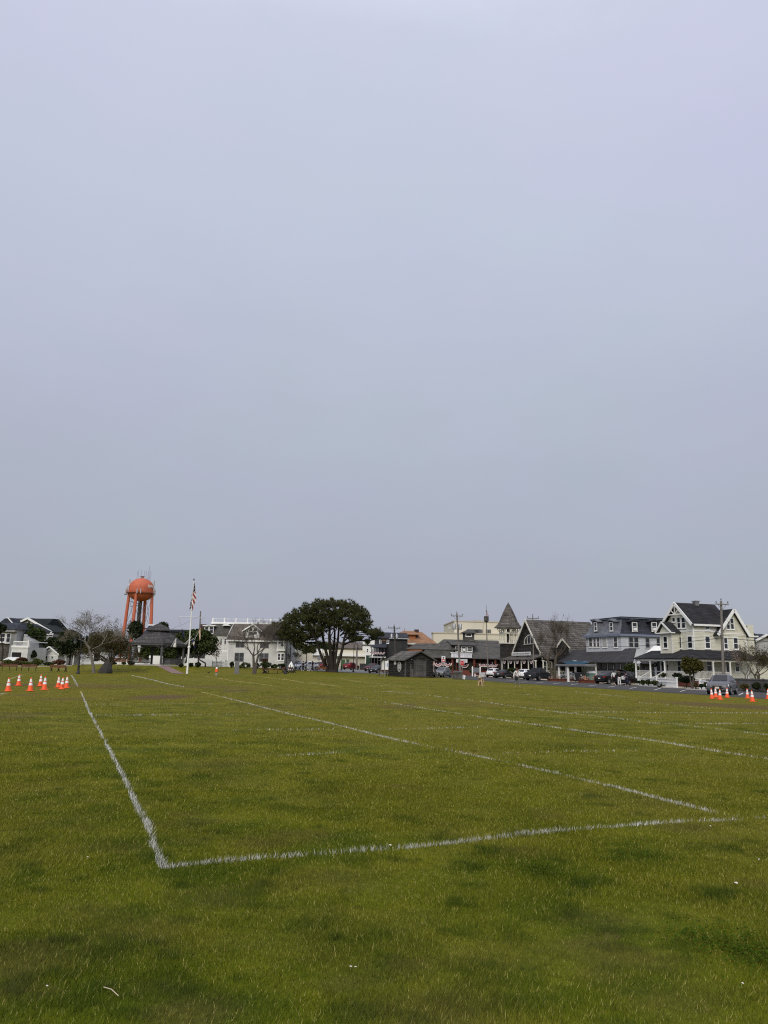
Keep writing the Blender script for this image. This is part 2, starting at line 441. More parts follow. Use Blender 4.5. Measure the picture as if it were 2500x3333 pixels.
# ---------------------------------------------------------------- lawn fields
def vnoise(x, y, s=0):
    """smooth value noise on the ground plane, 0..1"""
    xi = np.floor(x).astype(np.int64); yi = np.floor(y).astype(np.int64)
    fx = x-xi; fy = y-yi; fx = fx*fx*(3-2*fx); fy = fy*fy*(3-2*fy)
    def h(a, b):
        n = (a*374761393+b*668265263+s*1442695041) & 0xffffffff
        n = ((n ^ (n >> 13))*1274126177) & 0xffffffff
        return ((n ^ (n >> 16)) & 0xffff)/65535.0
    return (h(xi, yi)*(1-fx)+h(xi+1, yi)*fx)*(1-fy)+(h(xi, yi+1)*(1-fx)+h(xi+1, yi+1)*fx)*fy

def fbm(x, y, s=0): return .5*vnoise(x, y, s)+.3*vnoise(x*2.1, y*2.1, s+1)+.2*vnoise(x*4.3, y*4.3, s+2)

# worn and lush places of this lawn: (px, py, half width, half height in photo pixels, strength)
LUSH = [(1589,2775,75,20,.9),(1898,2873,45,22,1),(1506,2941,60,22,.8),(1845,2971,85,26,.9),(2003,3031,90,16,1),(2335,2911,80,24,1),(2380,2760,60,18,.8),
        (2034,3085,110,22,.8),(595,2881,60,20,.9),(113,2900,60,12,.8),(45,3212,75,50,1),(557,3107,70,20,.8),(1175,2805,70,18,.7),(437,3302,80,20,.7),(866,2881,55,16,.7),
        (640,2523,20,9,.9),(1760,2835,60,18,.5),(2100,2785,90,22,.5),(2450,3110,90,40,.6),(250,2862,30,14,.8),(1560,3200,60,22,.5),(280,2960,60,20,.5),(1850,2428,110,16,.5),
        (560,2700,90,26,.35),(300,2640,80,20,.4),(1060,2560,90,22,.3),(1300,2660,70,12,.4),(1555,3040,50,16,.7),(2190,2985,60,14,.6),(2350,3000,26,14,.8),(980,2370,60,6,.4),
        (1280,2331,40,6,.5),(1650,3270,90,30,.5),(1000,3020,80,26,.4)]
BARE = [(535,2268,90,9,1),(455,2274,30,8,.8),(770,2248,45,4,.8),(60,2228,75,2.6,1.3),(96,2262,26,2.2,1.2),(300,2232,240,8,.45),(700,2236,160,6,.4),(1010,2268,150,8,.35),
        (40,2330,90,16,.4),(2300,2293,120,7,.75),(2440,2300,140,9,.8),(2180,2284,80,6,.4),(1330,2294,28,6,.6),(1290,2300,60,8,.4),(1985,3050,26,5,1.1),(200,2275,80,5,.5),
        (900,2300,120,10,.25),(1500,2290,200,8,.3),(1900,2300,200,8,.25),(2050,2600,200,40,.15),(700,2490,130,26,.2)]

_r = random.Random(5)
LUSH = [(a, b, c*.8, d*.8, e*.62) for a, b, c, d, e in LUSH]
for _ in range(260):
    y_ = 4+13*_r.random()**1.4; x_ = y_*_r.uniform(-.55, .55); s_ = _r.uniform(.05, .20)
    LUSH.append((x_, y_, s_, s_*_r.uniform(.6, 1.2), _r.uniform(.18, .55), 1))
for _ in range(110):
    y_ = 4+22*_r.random()**1.3; x_ = y_*_r.uniform(-.55, .55); s_ = _r.uniform(.08, .40)
    BARE.append((x_, y_, s_, s_*_r.uniform(.5, 1.0), _r.uniform(.10, .32), 1))
def field(lst, X, Y, s, warp=.45):
    out = np.zeros_like(X)
    for k, e_ in enumerate(lst):
        if len(e_) == 6: c = Vector((e_[0], e_[1], 0)); rx, ry, st = e_[2:5]
        else: px, py, hw, hh, st = e_; c = gnd(px, py); rx = hw*c.y/F; ry = max(.06, hh*c.y**2/(F*CAM_H))
        m = (np.abs(X-c.x) < rx*2.2) & (np.abs(Y-c.y) < ry*2.2)
        if not m.any(): continue
        x = X[m]; y = Y[m]
        d = np.sqrt(((x-c.x)/rx)**2+((y-c.y)/ry)**2)
        d = d+warp*(fbm(x/rx*1.7+k*9, y/ry*1.7, s)-.5)*2+warp*(fbm(x*9, y*9, s+4)-.5)*1.6
        out[m] = np.maximum(out[m], st*np.clip((1.25-d)/.8, 0, 1))
    return out

def lawn_material(name, blade):
    m, t, b = nt(name)
    geo = N(t, 'ShaderNodeNewGeometry')
    big = N(t, 'ShaderNodeTexNoise', Scale=.07, Detail=4.0, Roughness=.55); L(t, geo, 'Position', big, 'Vector')
    mid = N(t, 'ShaderNodeTexNoise', Scale=1.1, Detail=4.0, Roughness=.6); L(t, geo, 'Position', mid, 'Vector')
    dry = N(t, 'ShaderNodeTexNoise', Scale=.35, Detail=6.0, Roughness=.65); L(t, geo, 'Position', dry, 'Vector')
    def rng(src, a, c):
        q = N(t, 'ShaderNodeMapRange'); q.inputs['From Min'].default_value = a; q.inputs['From Max'].default_value = c
        t.links.new(src, q.inputs[0]); return q.outputs[0]
    c = mixc(t, rng(mid.outputs['Fac'], .38, .62), (.062, .079, .0040), (.146, .140, .0090))
    c = mixc(t, rng(big.outputs['Fac'], .38, .62), c, (.128, .120, .0095))
    # tint by distance: darker and greener by the viewer, paler and browner further out
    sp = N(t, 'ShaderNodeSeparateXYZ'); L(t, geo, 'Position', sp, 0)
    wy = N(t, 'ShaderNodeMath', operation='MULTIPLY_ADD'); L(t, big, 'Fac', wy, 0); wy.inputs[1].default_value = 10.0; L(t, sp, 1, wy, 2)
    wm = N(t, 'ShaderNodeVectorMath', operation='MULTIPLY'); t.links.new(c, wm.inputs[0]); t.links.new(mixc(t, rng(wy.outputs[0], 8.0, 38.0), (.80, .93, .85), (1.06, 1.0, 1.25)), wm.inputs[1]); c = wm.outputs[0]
    thr = N(t, 'ShaderNodeMath', operation='MULTIPLY'); t.links.new(rng(dry.outputs['Fac'], .48, .70), thr.inputs[0]); thr.inputs[1].default_value = .38
    c = mixc(t, thr.outputs[0], c, (.190, .155, .030))
    rn = N(t, 'ShaderNodeAttribute', attribute_name='rnd')
    if blade:
        # every blade its own tint; a few are dead straw
        c = mixc(t, rng(rn.outputs['Fac'], .945, .96), c, (.27, .235, .075))
        k = N(t, 'ShaderNodeMapRange'); k.inputs['To Min'].default_value = .42; k.inputs['To Max'].default_value = 1.62
        k.inputs['From Max'].default_value = .95
        L(t, rn, 'Fac', k, 0)
        vm = N(t, 'ShaderNodeVectorMath', operation='SCALE'); t.links.new(c, vm.inputs[0]); t.links.new(k.outputs[0], vm.inputs['Scale']); c = vm.outputs[0]
    lu = N(t, 'ShaderNodeAttribute', attribute_name='lush'); ba = N(t, 'ShaderNodeAttribute', attribute_name='bare')
    c = mixc(t, lu.outputs['Fac'], c, (.022, .042, .0050) if not blade else (.026, .050, .0055))
    cl = N(t, 'ShaderNodeMath', operation='MINIMUM'); L(t, ba, 'Fac', cl, 0); cl.inputs[1].default_value = .85
    c = mixc(t, cl.outputs[0], c, (.105, .068, .034))
    t.links.new(c, b.inputs['Base Color'])
    b.inputs['Roughness'].default_value = .75; b.inputs['Specular IOR Level'].default_value = .04
    if blade:
        # blades in a sward light like the sward they make up: normals lean towards the sky
        up = N(t, 'ShaderNodeCombineXYZ', Z=1.0)
        mx = t.nodes.new('ShaderNodeMix'); mx.data_type = 'VECTOR'; mx.inputs[0].default_value = .50
        L(t, geo, 'Normal', mx, 4); L(t, up, 0, mx, 5)
        nn = N(t, 'ShaderNodeVectorMath', operation='NORMALIZE'); t.links.new(mx.outputs[1], nn.inputs[0]); L(t, nn, 0, b, 'Normal')
    else:
        bu = N(t, 'ShaderNodeBump', Strength=.9, Distance=.05)
        fi = N(t, 'ShaderNodeTexNoise', Scale=9.0, Detail=6.0); L(t, geo, 'Position', fi, 'Vector'); L(t, fi, 'Fac', bu, 'Height'); L(t, bu, 0, b, 'Normal')
    return m
lawn_material('lawn_sheet', False); lawn_material('lawn_blades', True)

NEAR_E = lambda Y: 42.5-.26*Y      # where the lawn meets the parking bays
FAR_E = lambda Y: 59.7-.27*Y       # the far kerb

# ---------------------------------------------------------------- ground sheet
def axis(segs):
    o = []
    for a, b, st in segs: o += list(np.arange(a, b, st))
    o.append(segs[-1][1]); return np.array(o, float)
gx = axis([(-3000, -600, 400), (-600, -120, 40), (-120, -40, 4), (-40, -10, .9), (-10, 12, .22), (12, 60, .9), (60, 130, 5), (130, 600, 40), (600, 3000, 400)])
yy = [3.0]
while yy[-1] < 98: yy.append(yy[-1]+max(.16, yy[-1]*.014))
gy = np.concatenate([axis([(-3000, -300, 300), (-300, -20, 40), (-20, 2, 2)])[:-1], np.array(yy), axis([(98.5, 180, 1.5), (180, 300, 10), (300, 900, 60), (900, 3500, 400)])])
GX, GY = np.meshgrid(gx, gy)
GZ = gz_np(GX, GY)
GZ = GZ+np.where((GY > 2) & (GY < 120), (fbm(GX*.6, GY*.6, 5)-.85)*.018*np.clip((120-GY)/20, 0, 1), 0)
ny_, nx_ = GX.shape
V = np.stack([GX.ravel(), GY.ravel(), GZ.ravel()], 1)
idx = np.arange(ny_*nx_).reshape(ny_, nx_)
Fq = np.stack([idx[:-1, :-1].ravel(), idx[:-1, 1:].ravel(), idx[1:, 1:].ravel(), idx[1:, :-1].ravel()], 1)
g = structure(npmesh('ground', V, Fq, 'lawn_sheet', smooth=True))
for nm, ls in (('lush', LUSH), ('bare', BARE)):
    a = g.data.attributes.new(nm, 'FLOAT', 'POINT')
    a.data.foreach_set('value', (field(ls, GX.ravel(), GY.ravel(), 3)*(.6 if nm == 'lush' else 1)).astype(np.float32))

# ---------------------------------------------------------------- grass blades
def blades(X, Y, h, w, lean, rng):
    n = len(X); Z = gz_np(X, Y)-.006
    ang = rng.uniform(0, 2*np.pi, n); la = rng.uniform(0, 2*np.pi, n)
    flow = fbm(X*.35, Y*.35, 21)*2*np.pi*2
    la = np.where(rng.random(n) < .38, flow+rng.normal(0, .6, n), la)
    dx = np.cos(ang)*w*.5; dy = np.sin(ang)*w*.5
    lx = np.cos(la)*lean*h; ly = np.sin(la)*lean*h
    V = np.empty((n*3, 3)); 
    V[0::3] = np.stack([X-dx, Y-dy, Z-.010], 1); V[1::3] = np.stack([X+dx, Y+dy, Z-.010], 1)
    V[2::3] = np.stack([X+lx, Y+ly, Z+h], 1)
    return V, np.arange(n*3).reshape(n, 3)

def sample_lawn(n, rng):
    # density falls off with distance so that the sward is evenly dense as seen
    y0, y1, e = 3.4, 100.0, 1.6
    # pdf ~ Y * min(1,(6/Y)^e)
    ys = np.linspace(y0, y1, 4000); pdf = ys*np.minimum(1, (6/ys)**e); cdf = np.cumsum(pdf); cdf /= cdf[-1]
    Y = np.interp(rng.random(n), cdf, ys)
    X = Y*rng.uniform(-.62, .62, n)+rng.uniform(-.8, .8, n)
    return X, Y
NB = 820000
X, Y = sample_lawn(NB, RNG)
ys_ = np.linspace(3.4, 34, 3000); cd_ = np.cumsum(ys_*np.exp(-(ys_/9.0)**1.7)); Yn = np.interp(RNG.random(1050000), cd_/cd_[-1], ys_); Xn = Yn*RNG.uniform(-.62, .62, len(Yn))+RNG.uniform(-.8, .8, len(Yn))
X = np.concatenate([X, Xn]); Y = np.concatenate([Y, Yn])
k = X < NEAR_E(Y)-.25
X, Y = X[k], Y[k]
lush = field(LUSH, X, Y, 3, .8); bare = field(BARE, X, Y, 3)
lush = np.clip(lush*1.25+(RNG.random(len(X))-.55)*.7*(lush > .02), 0, 1)
keep = RNG.random(len(X)) > np.clip((bare-.35)*1.6, 0, .9)*.8
X, Y, lush, bare = X[keep], Y[keep], lush[keep], bare[keep]
hn = fbm(X*1.6, Y*1.6, 8)
h = (.013+.028*hn**1.3)*RNG.uniform(.55, 1.35, len(X))*(1+.8*lush)
h *= np.where(Y > 40, 1-.4*np.clip((Y-40)/40, 0, 1), 1)
w = .0034*np.maximum(1, Y/6)**.85*RNG.uniform(.7, 1.4, len(X))
V, Fc = blades(X, Y, h, w, RNG.uniform(.1, 1.25, len(X)), RNG)
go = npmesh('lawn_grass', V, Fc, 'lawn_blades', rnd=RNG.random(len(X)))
go['kind'] = 'stuff'; go['label'] = 'short patchy yellow green grass covering the playing field'
for nm, arr in (('lush', lush), ('bare', bare)):
    a = go.data.attributes.new(nm, 'FLOAT', 'FACE'); a.data.foreach_set('value', arr.astype(np.float32))

cx, cy = [], []
for px, py, hw, hh, n_ in ((1760,2835,60,18,260),(2100,2785,100,26,320),(2450,3110,110,50,620),(2260,3060,80,26,260),(1960,2800,60,16,130)):
    c = gnd(px, py); rx = hw*c.y/F; ry = hh*c.y**2/(F*CAM_H); cx.append(RNG.normal(c.x, rx*.75, n_)); cy.append(RNG.normal(c.y, ry*.75, n_))
cx = np.concatenate(cx); cy = np.concatenate(cy); n_ = len(cx); s_ = RNG.uniform(.006, .012, n_); an = RNG.uniform(0, 6.28, n_); zc_ = gz_np(cx, cy)+RNG.uniform(.022, .050, n_)
V = np.empty((n_*4, 3))
for j in range(4): V[j::4] = np.stack([cx+s_*np.cos(an+j*1.571), cy+s_*np.sin(an+j*1.571), zc_+RNG.normal(0, .003, n_)], 1)
m_, t_, b_ = nt('clover_leaf'); at_ = N(t_, 'ShaderNodeAttribute', attribute_name='rnd'); t_.links.new(mixc(t_, at_.outputs['Fac'], (.024, .050, .005), (.060, .088, .010)), b_.inputs['Base Color']); b_.inputs['Roughness'].default_value = .9; b_.inputs['Specular IOR Level'].default_value = 0
co_ = npmesh('clover_patches', V, np.arange(n_*4).reshape(n_, 4), 'clover_leaf', rnd=RNG.random(n_)); co_['kind'] = 'stuff'; co_['label'] = 'low patches of small round clover leaves in the near lawn'

# ---------------------------------------------------------------- painted lines on the grass
def chalk(name, lo, hi):
    m, t, b = nt(name)
    rn = N(t, 'ShaderNodeAttribute', attribute_name='rnd')
    t.links.new(mixc(t, rn.outputs['Fac'], lo, hi), b.inputs['Base Color']); b.inputs['Roughness'].default_value = .9
    up = N(t, 'ShaderNodeCombineXYZ', Z=1.0); geo = N(t, 'ShaderNodeNewGeometry')
    mx = t.nodes.new('ShaderNodeMix'); mx.data_type = 'VECTOR'; mx.inputs[0].default_value = .7
    L(t, geo, 'Normal', mx, 4); L(t, up, 0, mx, 5)
    nn = N(t, 'ShaderNodeVectorMath', operation='NORMALIZE'); t.links.new(mx.outputs[1], nn.inputs[0]); L(t, nn, 0, b, 'Normal')
chalk('line_chalk', (.28, .29, .21), (.74, .74, .70)); chalk('line_yellow', (.34, .29, .08), (.55, .48, .20))
# (points in photo pixels, line width m, cover 0..1, material)
LINES = [
 ([(532,2824),(503,2762),(482,2692),(452,2647),(425,2580),(399,2526.6),(362,2451),(331.5,2394.7),(306,2345),(290,2315.6),(274,2278),(266,2258)], .088, [1.0,1.0,.95,.75,.6,.55,.55,.6,.75,.95,1,.9], 0),
 ([(268,2262),(261.5,2250),(300,2250),(322,2249)], .12, [.9,.9,.25,.15], 1),
 ([(253,2234),(244,2217),(238,2206),(232,2198)], .16, [.3,.6,.9,.9], 0),
 ([(528,2825),(640,2813),(740,2804),(851,2794),(1000,2784),(1250,2768),(1360,2757),(1476,2745),(1732,2715),(1928,2696),(2060,2687),(2192,2677),(2330,2672),(2418,2668)], .072, [1,.6,.75,.7,.6,.65,.7,.8,.9,.9,.8,.6,.9,1], 0),
 ([(2418,2668),(2500,2661),(2620,2652)], .07, [.25,.3,.3], 0),
 ([(2418,2664),(2370,2655),(2305,2641),(2192,2613),(2080,2583),(2003.5,2563),(1928,2547),(1838,2523),(1700,2493),(1574,2466),(1430,2437),(1325,2416),(1250,2400),(1130,2368),(1040,2346),(972,2331),(880,2309),(806,2289),(723,2269)], .085, [.5,.3,.6,.75,.85,.85,.8,.4,.35,.55,.2,.5,.75,.8,.75,.85,.85,.8,.6], 0),
 ([(723,2269),(690,2261),(655.5,2253)], .12, [.6,.8,.7], 1),
 ([(600,2237),(588,2234),(540,2225),(500,2214),(470,2207),(440,2201),(428,2198)], .16, [.3,.7,.95,.95,.9,.8,.6], 0),
 ([(2600,2494),(2500,2470),(2342.5,2447.5),(2116.5,2410),(1928,2385),(1800,2367),(1702,2353),(1600,2340),(1514,2327),(1325,2297),(1200,2278),(1120,2262)], .10, [.3,.5,.55,.6,.75,.7,.75,.6,.6,.4,.2,.1], 0),
 ([(2560,2402),(2500,2392),(2380,2378),(2250,2364),(2116,2352),(1980,2335),(1823,2319),(1700,2303),(1560,2283),(1400,2264),(1252,2250)], .11, [.35,.45,.3,.4,.45,.35,.5,.3,.35,.3,.25], 0),
 ([(1815,2319),(1990,2318),(2150,2320),(2270,2320),(2400,2321),(2520,2321)], .11, [.3,.55,.5,.65,.6,.55], 0),
 ([(2110,2355),(2300,2356),(2420,2355),(2560,2356)], .11, [.3,.5,.55,.5], 0),
 ([(305,2329),(400,2328),(480,2328),(640,2326),(760,2326),(889,2323)], .10, [.7,.7,.75,.35,.35,.3], 0),
 ([(290,2293),(420,2293),(600,2291),(723,2292)], .10, [.3,.2,.3,.3], 0),
 ([(745,2377),(900,2375),(1100,2374)], .10, [.15,.35,.2], 0), ([(1250,2374),(1420,2371),(1600,2366)], .10, [.2,.3,.15], 0),
 ([(850,2463),(1030,2455),(1200,2447)], .09, [.1,.3,.1], 0), ([(1640,2452),(1850,2447),(2100,2443)], .09, [.1,.25,.1], 0),
 ([(655,2253),(760,2255),(860,2258)], .12, [.3,.25,.15], 1), ([(715,2208),(753,2215),(830,2225),(904,2234)], .18, [.6,.7,.7,.6], 1),
 ([(617,2194),(660,2200),(720,2209)], .18, [.15,.3,.5], 1), ([(800,2198),(850,2203),(904,2210),(1000,2220),(1095,2232)], .18, [.4,.7,.75,.7,.3], 1),
 ([(925,2210),(985,2222),(1045,2228),(1110,2234)], .16, [.3,.7,.7,.6], 1), ([(1110,2208),(1160,2218),(1240,2226),(1330,2234)], .18, [.5,.6,.55,.3], 1),
 ([(1180,2234),(1250,2232),(1330,2236)], .16, [.5,.5,.3], 1), ([(1000,2246),(1060,2252),(1120,2262)], .14, [.3,.35,.1], 1), ([(1215,2250),(1290,2252),(1370,2254)], .14, [.5,.5,.4], 0),
 ([(0,2260),(10,2258),(22,2257)], .16, [.9,.9,.4], 0), ([(30,2210),(55,2203),(74,2198)], .2, [.8,.9,.7], 1),
 ([(1860,2250),(1960,2261),(2070,2270)], .14, [.3,.4,.3], 0), ([(1560,2255),(1650,2258),(1760,2262)], .14, [.4,.4,.3], 0), ([(2080,2287),(2200,2297),(2330,2308)], .12, [.3,.3,.2], 0)]
vs, rn, mi = [], [], []
for pts, wd, cov, mt in LINES:
    P = [gnd(*p) for p in pts]
    for a, b, ca, cb in zip(P[:-1], P[1:], cov[:-1], cov[1:]):
        Ln = (b-a).length; ym = (a.y+b.y)/2
        dens = 7400*min(1, (6/ym))**.92
        n = int(Ln*wd*dens)+2
        s = RNG.random(n); c = ca+(cb-ca)*s
        o = RNG.normal(0, .30, n).clip(-.8, .8)*wd*.62; c = c*np.interp(a.y, [6, 12, 25, 45, 110], [.92, .52, .34, .27, .27])
        d = (b-a).normalized()
        x = a.x+(b.x-a.x)*s-d.y*o; y = a.y+(b.y-a.y)*s+d.x*o
        q = fbm(x*2.2, y*2.2, 31)
        kk = RNG.random(n) < np.clip(c*1.5*np.clip((q-.20)/.35, .28, 1.0), 0, 1)
        x, y = x[kk], y[kk]
        if not len(x): continue
        hh = (.030+.030*fbm(x*1.6, y*1.6, 8))*RNG.uniform(.6, 1.3, len(x))
        ww = .0045*np.maximum(1, y/6)**.72*RNG.uniform(.7, 1.5, len(x))
        v, f = blades(x, y, hh, ww, RNG.uniform(.1, .9, len(x)), RNG)
        vs.append(v); rn.append(RNG.random(len(x))); mi.append(np.full(len(x), mt))
V = np.concatenate(vs)
structure(npmesh('field_markings', V, np.arange(len(V)).reshape(-1, 3), ['line_chalk', 'line_yellow'], rnd=np.concatenate(rn), mi=np.concatenate(mi)))

# ---------------------------------------------------------------- road, pavement, bays
def asphalt(name, a, b_):
    m, t, b = nt(name)
    geo = N(t, 'ShaderNodeNewGeometry')
    n1 = N(t, 'ShaderNodeTexNoise', Scale=.25, Detail=5.0); L(t, geo, 'Position', n1, 'Vector')
    n2 = N(t, 'ShaderNodeTexNoise', Scale=14.0, Detail=3.0); L(t, geo, 'Position', n2, 'Vector')
    ad = N(t, 'ShaderNodeMath', operation='MULTIPLY_ADD'); L(t, n2, 'Fac', ad, 0); ad.inputs[1].default_value = .35; L(t, n1, 'Fac', ad, 2)
    sb = N(t, 'ShaderNodeMath', operation='SUBTRACT'); L(t, ad, 0, sb, 0); sb.inputs[1].default_value = .25; sb.use_clamp = True
    t.links.new(mixc(t, sb.outputs[0], a, b_), b.inputs['Base Color']); b.inputs['Roughness'].default_value = .85; b.inputs['Specular IOR Level'].default_value = .1
asphalt('asphalt', (.054, .052, .051), (.098, .095, .092)); asphalt('asphalt_pale', (.17, .17, .17), (.27, .27, .265))
asphalt('pavement_tan', (.40, .34, .26), (.55, .48, .38)); asphalt('soil', (.05, .04, .03), (.12, .09, .06)); asphalt('pebbles', (.12, .11, .10), (.40, .38, .35))

def strip(name, ea, eb, y0, y1, off, mat, th=.0, st=1.5, nc=6):
    """a band draped on the ground between the lines X=ea(Y) and X=eb(Y); th gives it a kerb height"""
    ys = np.arange(y0, y1+st/2, st); nr = len(ys)
    tt = np.linspace(0, 1, nc)
    X = np.array([[ea(y)+(eb(y)-ea(y))*q for q in tt] for y in ys]); Yg = np.repeat(ys[:, None], nc, 1)
    Z = gz_np(X, Yg)+off+th
    top = np.stack([X.ravel(), Yg.ravel(), Z.ravel()], 1)
    i = np.arange(nr*nc).reshape(nr, nc)
    Fs = [np.stack([i[:-1, :-1].ravel(), i[:-1, 1:].ravel(), i[1:, 1:].ravel(), i[1:, :-1].ravel()], 1)]
    if th:
        low = top.copy(); low[:, 2] -= th+.05; b = nr*nc
        for e in (0, nc-1): Fs.append(np.stack([i[:-1, e], i[1:, e], i[1:, e]+b, i[:-1, e]+b], 1))
        for e in (0, nr-1): Fs.append(np.stack([i[e, :-1], i[e, 1:], i[e, 1:]+b, i[e, :-1]+b], 1))
        top = np.concatenate([top, low])
    return structure(npmesh(name, top, np.concatenate(Fs), mat))

def drape(name, quad, mat, off, n=14, kind='structure'):
    """quad of ground points (px, Y) draped on the terrain"""
    q = [on(*p) for p in quad]; a = np.linspace(0, 1, n)
    A, B = np.meshgrid(a, a)
    X = (q[0].x*(1-A)+q[1].x*A)*(1-B)+(q[3].x*(1-A)+q[2].x*A)*B
    Yg = (q[0].y*(1-A)+q[1].y*A)*(1-B)+(q[3].y*(1-A)+q[2].y*A)*B
    V = np.stack([X.ravel(), Yg.ravel(), (gz_np(X, Yg)+off).ravel()], 1); i = np.arange(n*n).reshape(n, n)
    o = npmesh(name, V, np.stack([i[:-1, :-1].ravel(), i[:-1, 1:].ravel(), i[1:, 1:].ravel(), i[1:, :-1].ravel()], 1), mat)
    o['kind'] = kind
    return o
strip('road', NEAR_E, FAR_E, -40, 176, .0, 'asphalt', .030)
drape('side_street', [(915, 147), (1420, 133), (1400, 160), (900, 190)], 'asphalt_pale', .045, 24)
strip('pavement', lambda y: FAR_E(y), lambda y: FAR_E(y)+2.2, 40, 152, .02, 'pavement_tan', .12)
drape('shop_forecourt', [(1800, 119), (2085, 107.5), (2085, 111), (1812, 123)], 'pavement_tan', .06)
drape('driveway', [(2150, 88), (2262, 84.5), (2262, 92), (2150, 95)], 'pavement_tan', .05)
drape('garden_bed', [(2060, 97), (2185, 90.5), (2185, 92.5), (2060, 99)], 'soil', .09)
drape('brick_path', [(570, 108), (608, 108.2), (545, 121.5), (502, 121.5)], 'path_brick', .03, 20)
drape('park_path', [(-60, 119.5), (235, 119.5), (235, 121.0), (-60, 121.0)], 'pavement_tan', .03)
drape('theatre_forecourt', [(1400, 152), (1640, 152), (1640, 158), (1400, 158)], 'brick_red', .05)
mb = MB()
for (xa, ya, xb, yb) in ((1646,2218,1675,2216),(1694,2222,1719,2219.5),(1744,2224.5,1770,2221.5),(1800,2227,1824,2223.5),(1858,2230.5,1881,2226.5),(1917,2234,1941,2230),(1979,2238,2006,2233.5),(2050,2242.5,2074,2237.5),(2129,2248,2151,2241),(2214,2252.5,2232,2247),(2300,2258,2322,2251.5),(2405,2264.5,2419,2257)):
    a = gnd(xa, ya); b = gnd(xb, yb); d = (b-a).normalized(); n_ = Vector((-d.y, d.x, 0))*.055
    a.z = gz(a.x, a.y)+.045; b.z = gz(b.x, b.y)+.045
    mb.face([a-n_, b-n_, b+n_, a+n_])
structure(mb.build('parking_bay_markings', 'asphalt_mark'))

# ---------------------------------------------------------------- sky, sun, camera
SUN_EL, SUN_AZ = R(36), R(195)     # behind the viewer, a little to the left; veiled by cloud
W = bpy.data.worlds.new('World'); SC.world = W; W.use_nodes = True
t = W.node_tree; t.nodes.clear()
out = t.nodes.new('ShaderNodeOutputWorld'); bg = t.nodes.new('ShaderNodeBackground'); bg2 = t.nodes.new('ShaderNodeBackground'); add = t.nodes.new('ShaderNodeAddShader')
sky = t.nodes.new('ShaderNodeTexSky'); sky.sky_type = 'NISHITA'; sky.sun_disc = False; sky.sun_elevation = SUN_EL; sky.sun_rotation = SUN_AZ; sky.dust_density = 3.0
L(t, sky, 0, bg, 'Color'); bg.inputs['Strength'].default_value = .012
tc = t.nodes.new('ShaderNodeTexCoord'); se = t.nodes.new('ShaderNodeSeparateXYZ'); L(t, tc, 'Generated', se, 0)
no = N(t, 'ShaderNodeTexNoise', Scale=2.6, Detail=6.0, Roughness=.55)
mpv = N(t, 'ShaderNodeMapping'); mpv.inputs['Scale'].default_value = (1, 1, 2.2); L(t, tc, 'Generated', mpv, 0); L(t, mpv, 0, no, 'Vector')
ma = N(t, 'ShaderNodeMath', operation='MULTIPLY_ADD'); L(t, no, 'Fac', ma, 0); ma.inputs[1].default_value = .17; L(t, se, 2, ma, 2)
sb = N(t, 'ShaderNodeMath', operation='SUBTRACT'); L(t, ma, 0, sb, 0); sb.inputs[1].default_value = .085
cr = t.nodes.new('ShaderNodeValToRGB'); L(t, sb, 0, cr, 'Fac')
SKY = [(0.0, (.352, .374, .450)), (.12, (.366, .390, .460)), (.325, (.435, .468, .555)), (.53, (.520, .558, .676)), (.71, (.584, .614, .745)), (1.0, (1.15, 1.2, 1.36))]
e = cr.color_ramp.elements
e[0].position = 0; e[0].color = (*SKY[0][1], 1); e[1].position = 1; e[1].color = (*SKY[-1][1], 1)
for p, c in SKY[1:-1]: q = e.new(p); q.color = (*c, 1)
n2 = N(t, 'ShaderNodeTexNoise', Scale=2.3, Detail=5.0, Roughness=.6); L(t, mpv, 0, n2, 'Vector')
rg = N(t, 'ShaderNodeMapRange'); rg.inputs['From Min'].default_value = .35; rg.inputs['From Max'].default_value = .65; L(t, n2, 'Fac', rg, 0)
tm = N(t, 'ShaderNodeVectorMath', operation='MULTIPLY'); L(t, cr, 'Color', tm, 0); t.links.new(mixc(t, rg.outputs[0], (1.022, .985, 1.03), (.986, 1.006, .985)), tm.inputs[1])
L(t, tm, 0, bg2, 'Color'); bg2.inputs['Strength'].default_value = 1.0
L(t, bg, 0, add, 0); L(t, bg2, 0, add, 1); L(t, add, 0, out, 'Surface')
sl = bpy.data.lights.new('sun', 'SUN'); sl.energy = 2.1; sl.angle = R(32); sl.color = (1.0, .945, .85)
so = bpy.data.objects.new('sun', sl); C.objects.link(so)
sd = Vector((math.sin(SUN_AZ)*math.cos(SUN_EL), math.cos(SUN_AZ)*math.cos(SUN_EL), math.sin(SUN_EL)))
so.rotation_euler = sd.to_track_quat('Z', 'Y').to_euler(); so.location = (0, -20, 60)
cam = bpy.data.cameras.new('camera'); cam.sensor_fit = 'VERTICAL'; cam.sensor_height = 36.0; cam.lens = 36*F/3333; cam.clip_end = 6000; cam.clip_start = .05
co = bpy.data.objects.new('camera', cam); C.objects.link(co)
co.matrix_world = Matrix.Translation((0, 0, CAM_H)) @ CM.to_4x4()
SC.camera = co
vs_ = SC.view_settings; vs_.view_transform = 'Standard'; vs_.look = 'None'; vs_.exposure = 0.0; vs_.gamma = 1.0; vs_.use_curve_mapping = False
SC.cycles.max_bounces = 5; SC.cycles.diffuse_bounces = 3; SC.cycles.glossy_bounces = 2; SC.cycles.transparent_max_bounces = 4
SC.cycles.use_denoising = False; SC.cycles.pixel_filter_type = 'BLACKMAN_HARRIS'; SC.cycles.filter_width = 1.15
# ================================================================ builders
def PF(face, c):
    return (lambda u, v, w: (u, c-w, v)) if face == 'y' else (lambda u, v, w: (c-w, u, v))

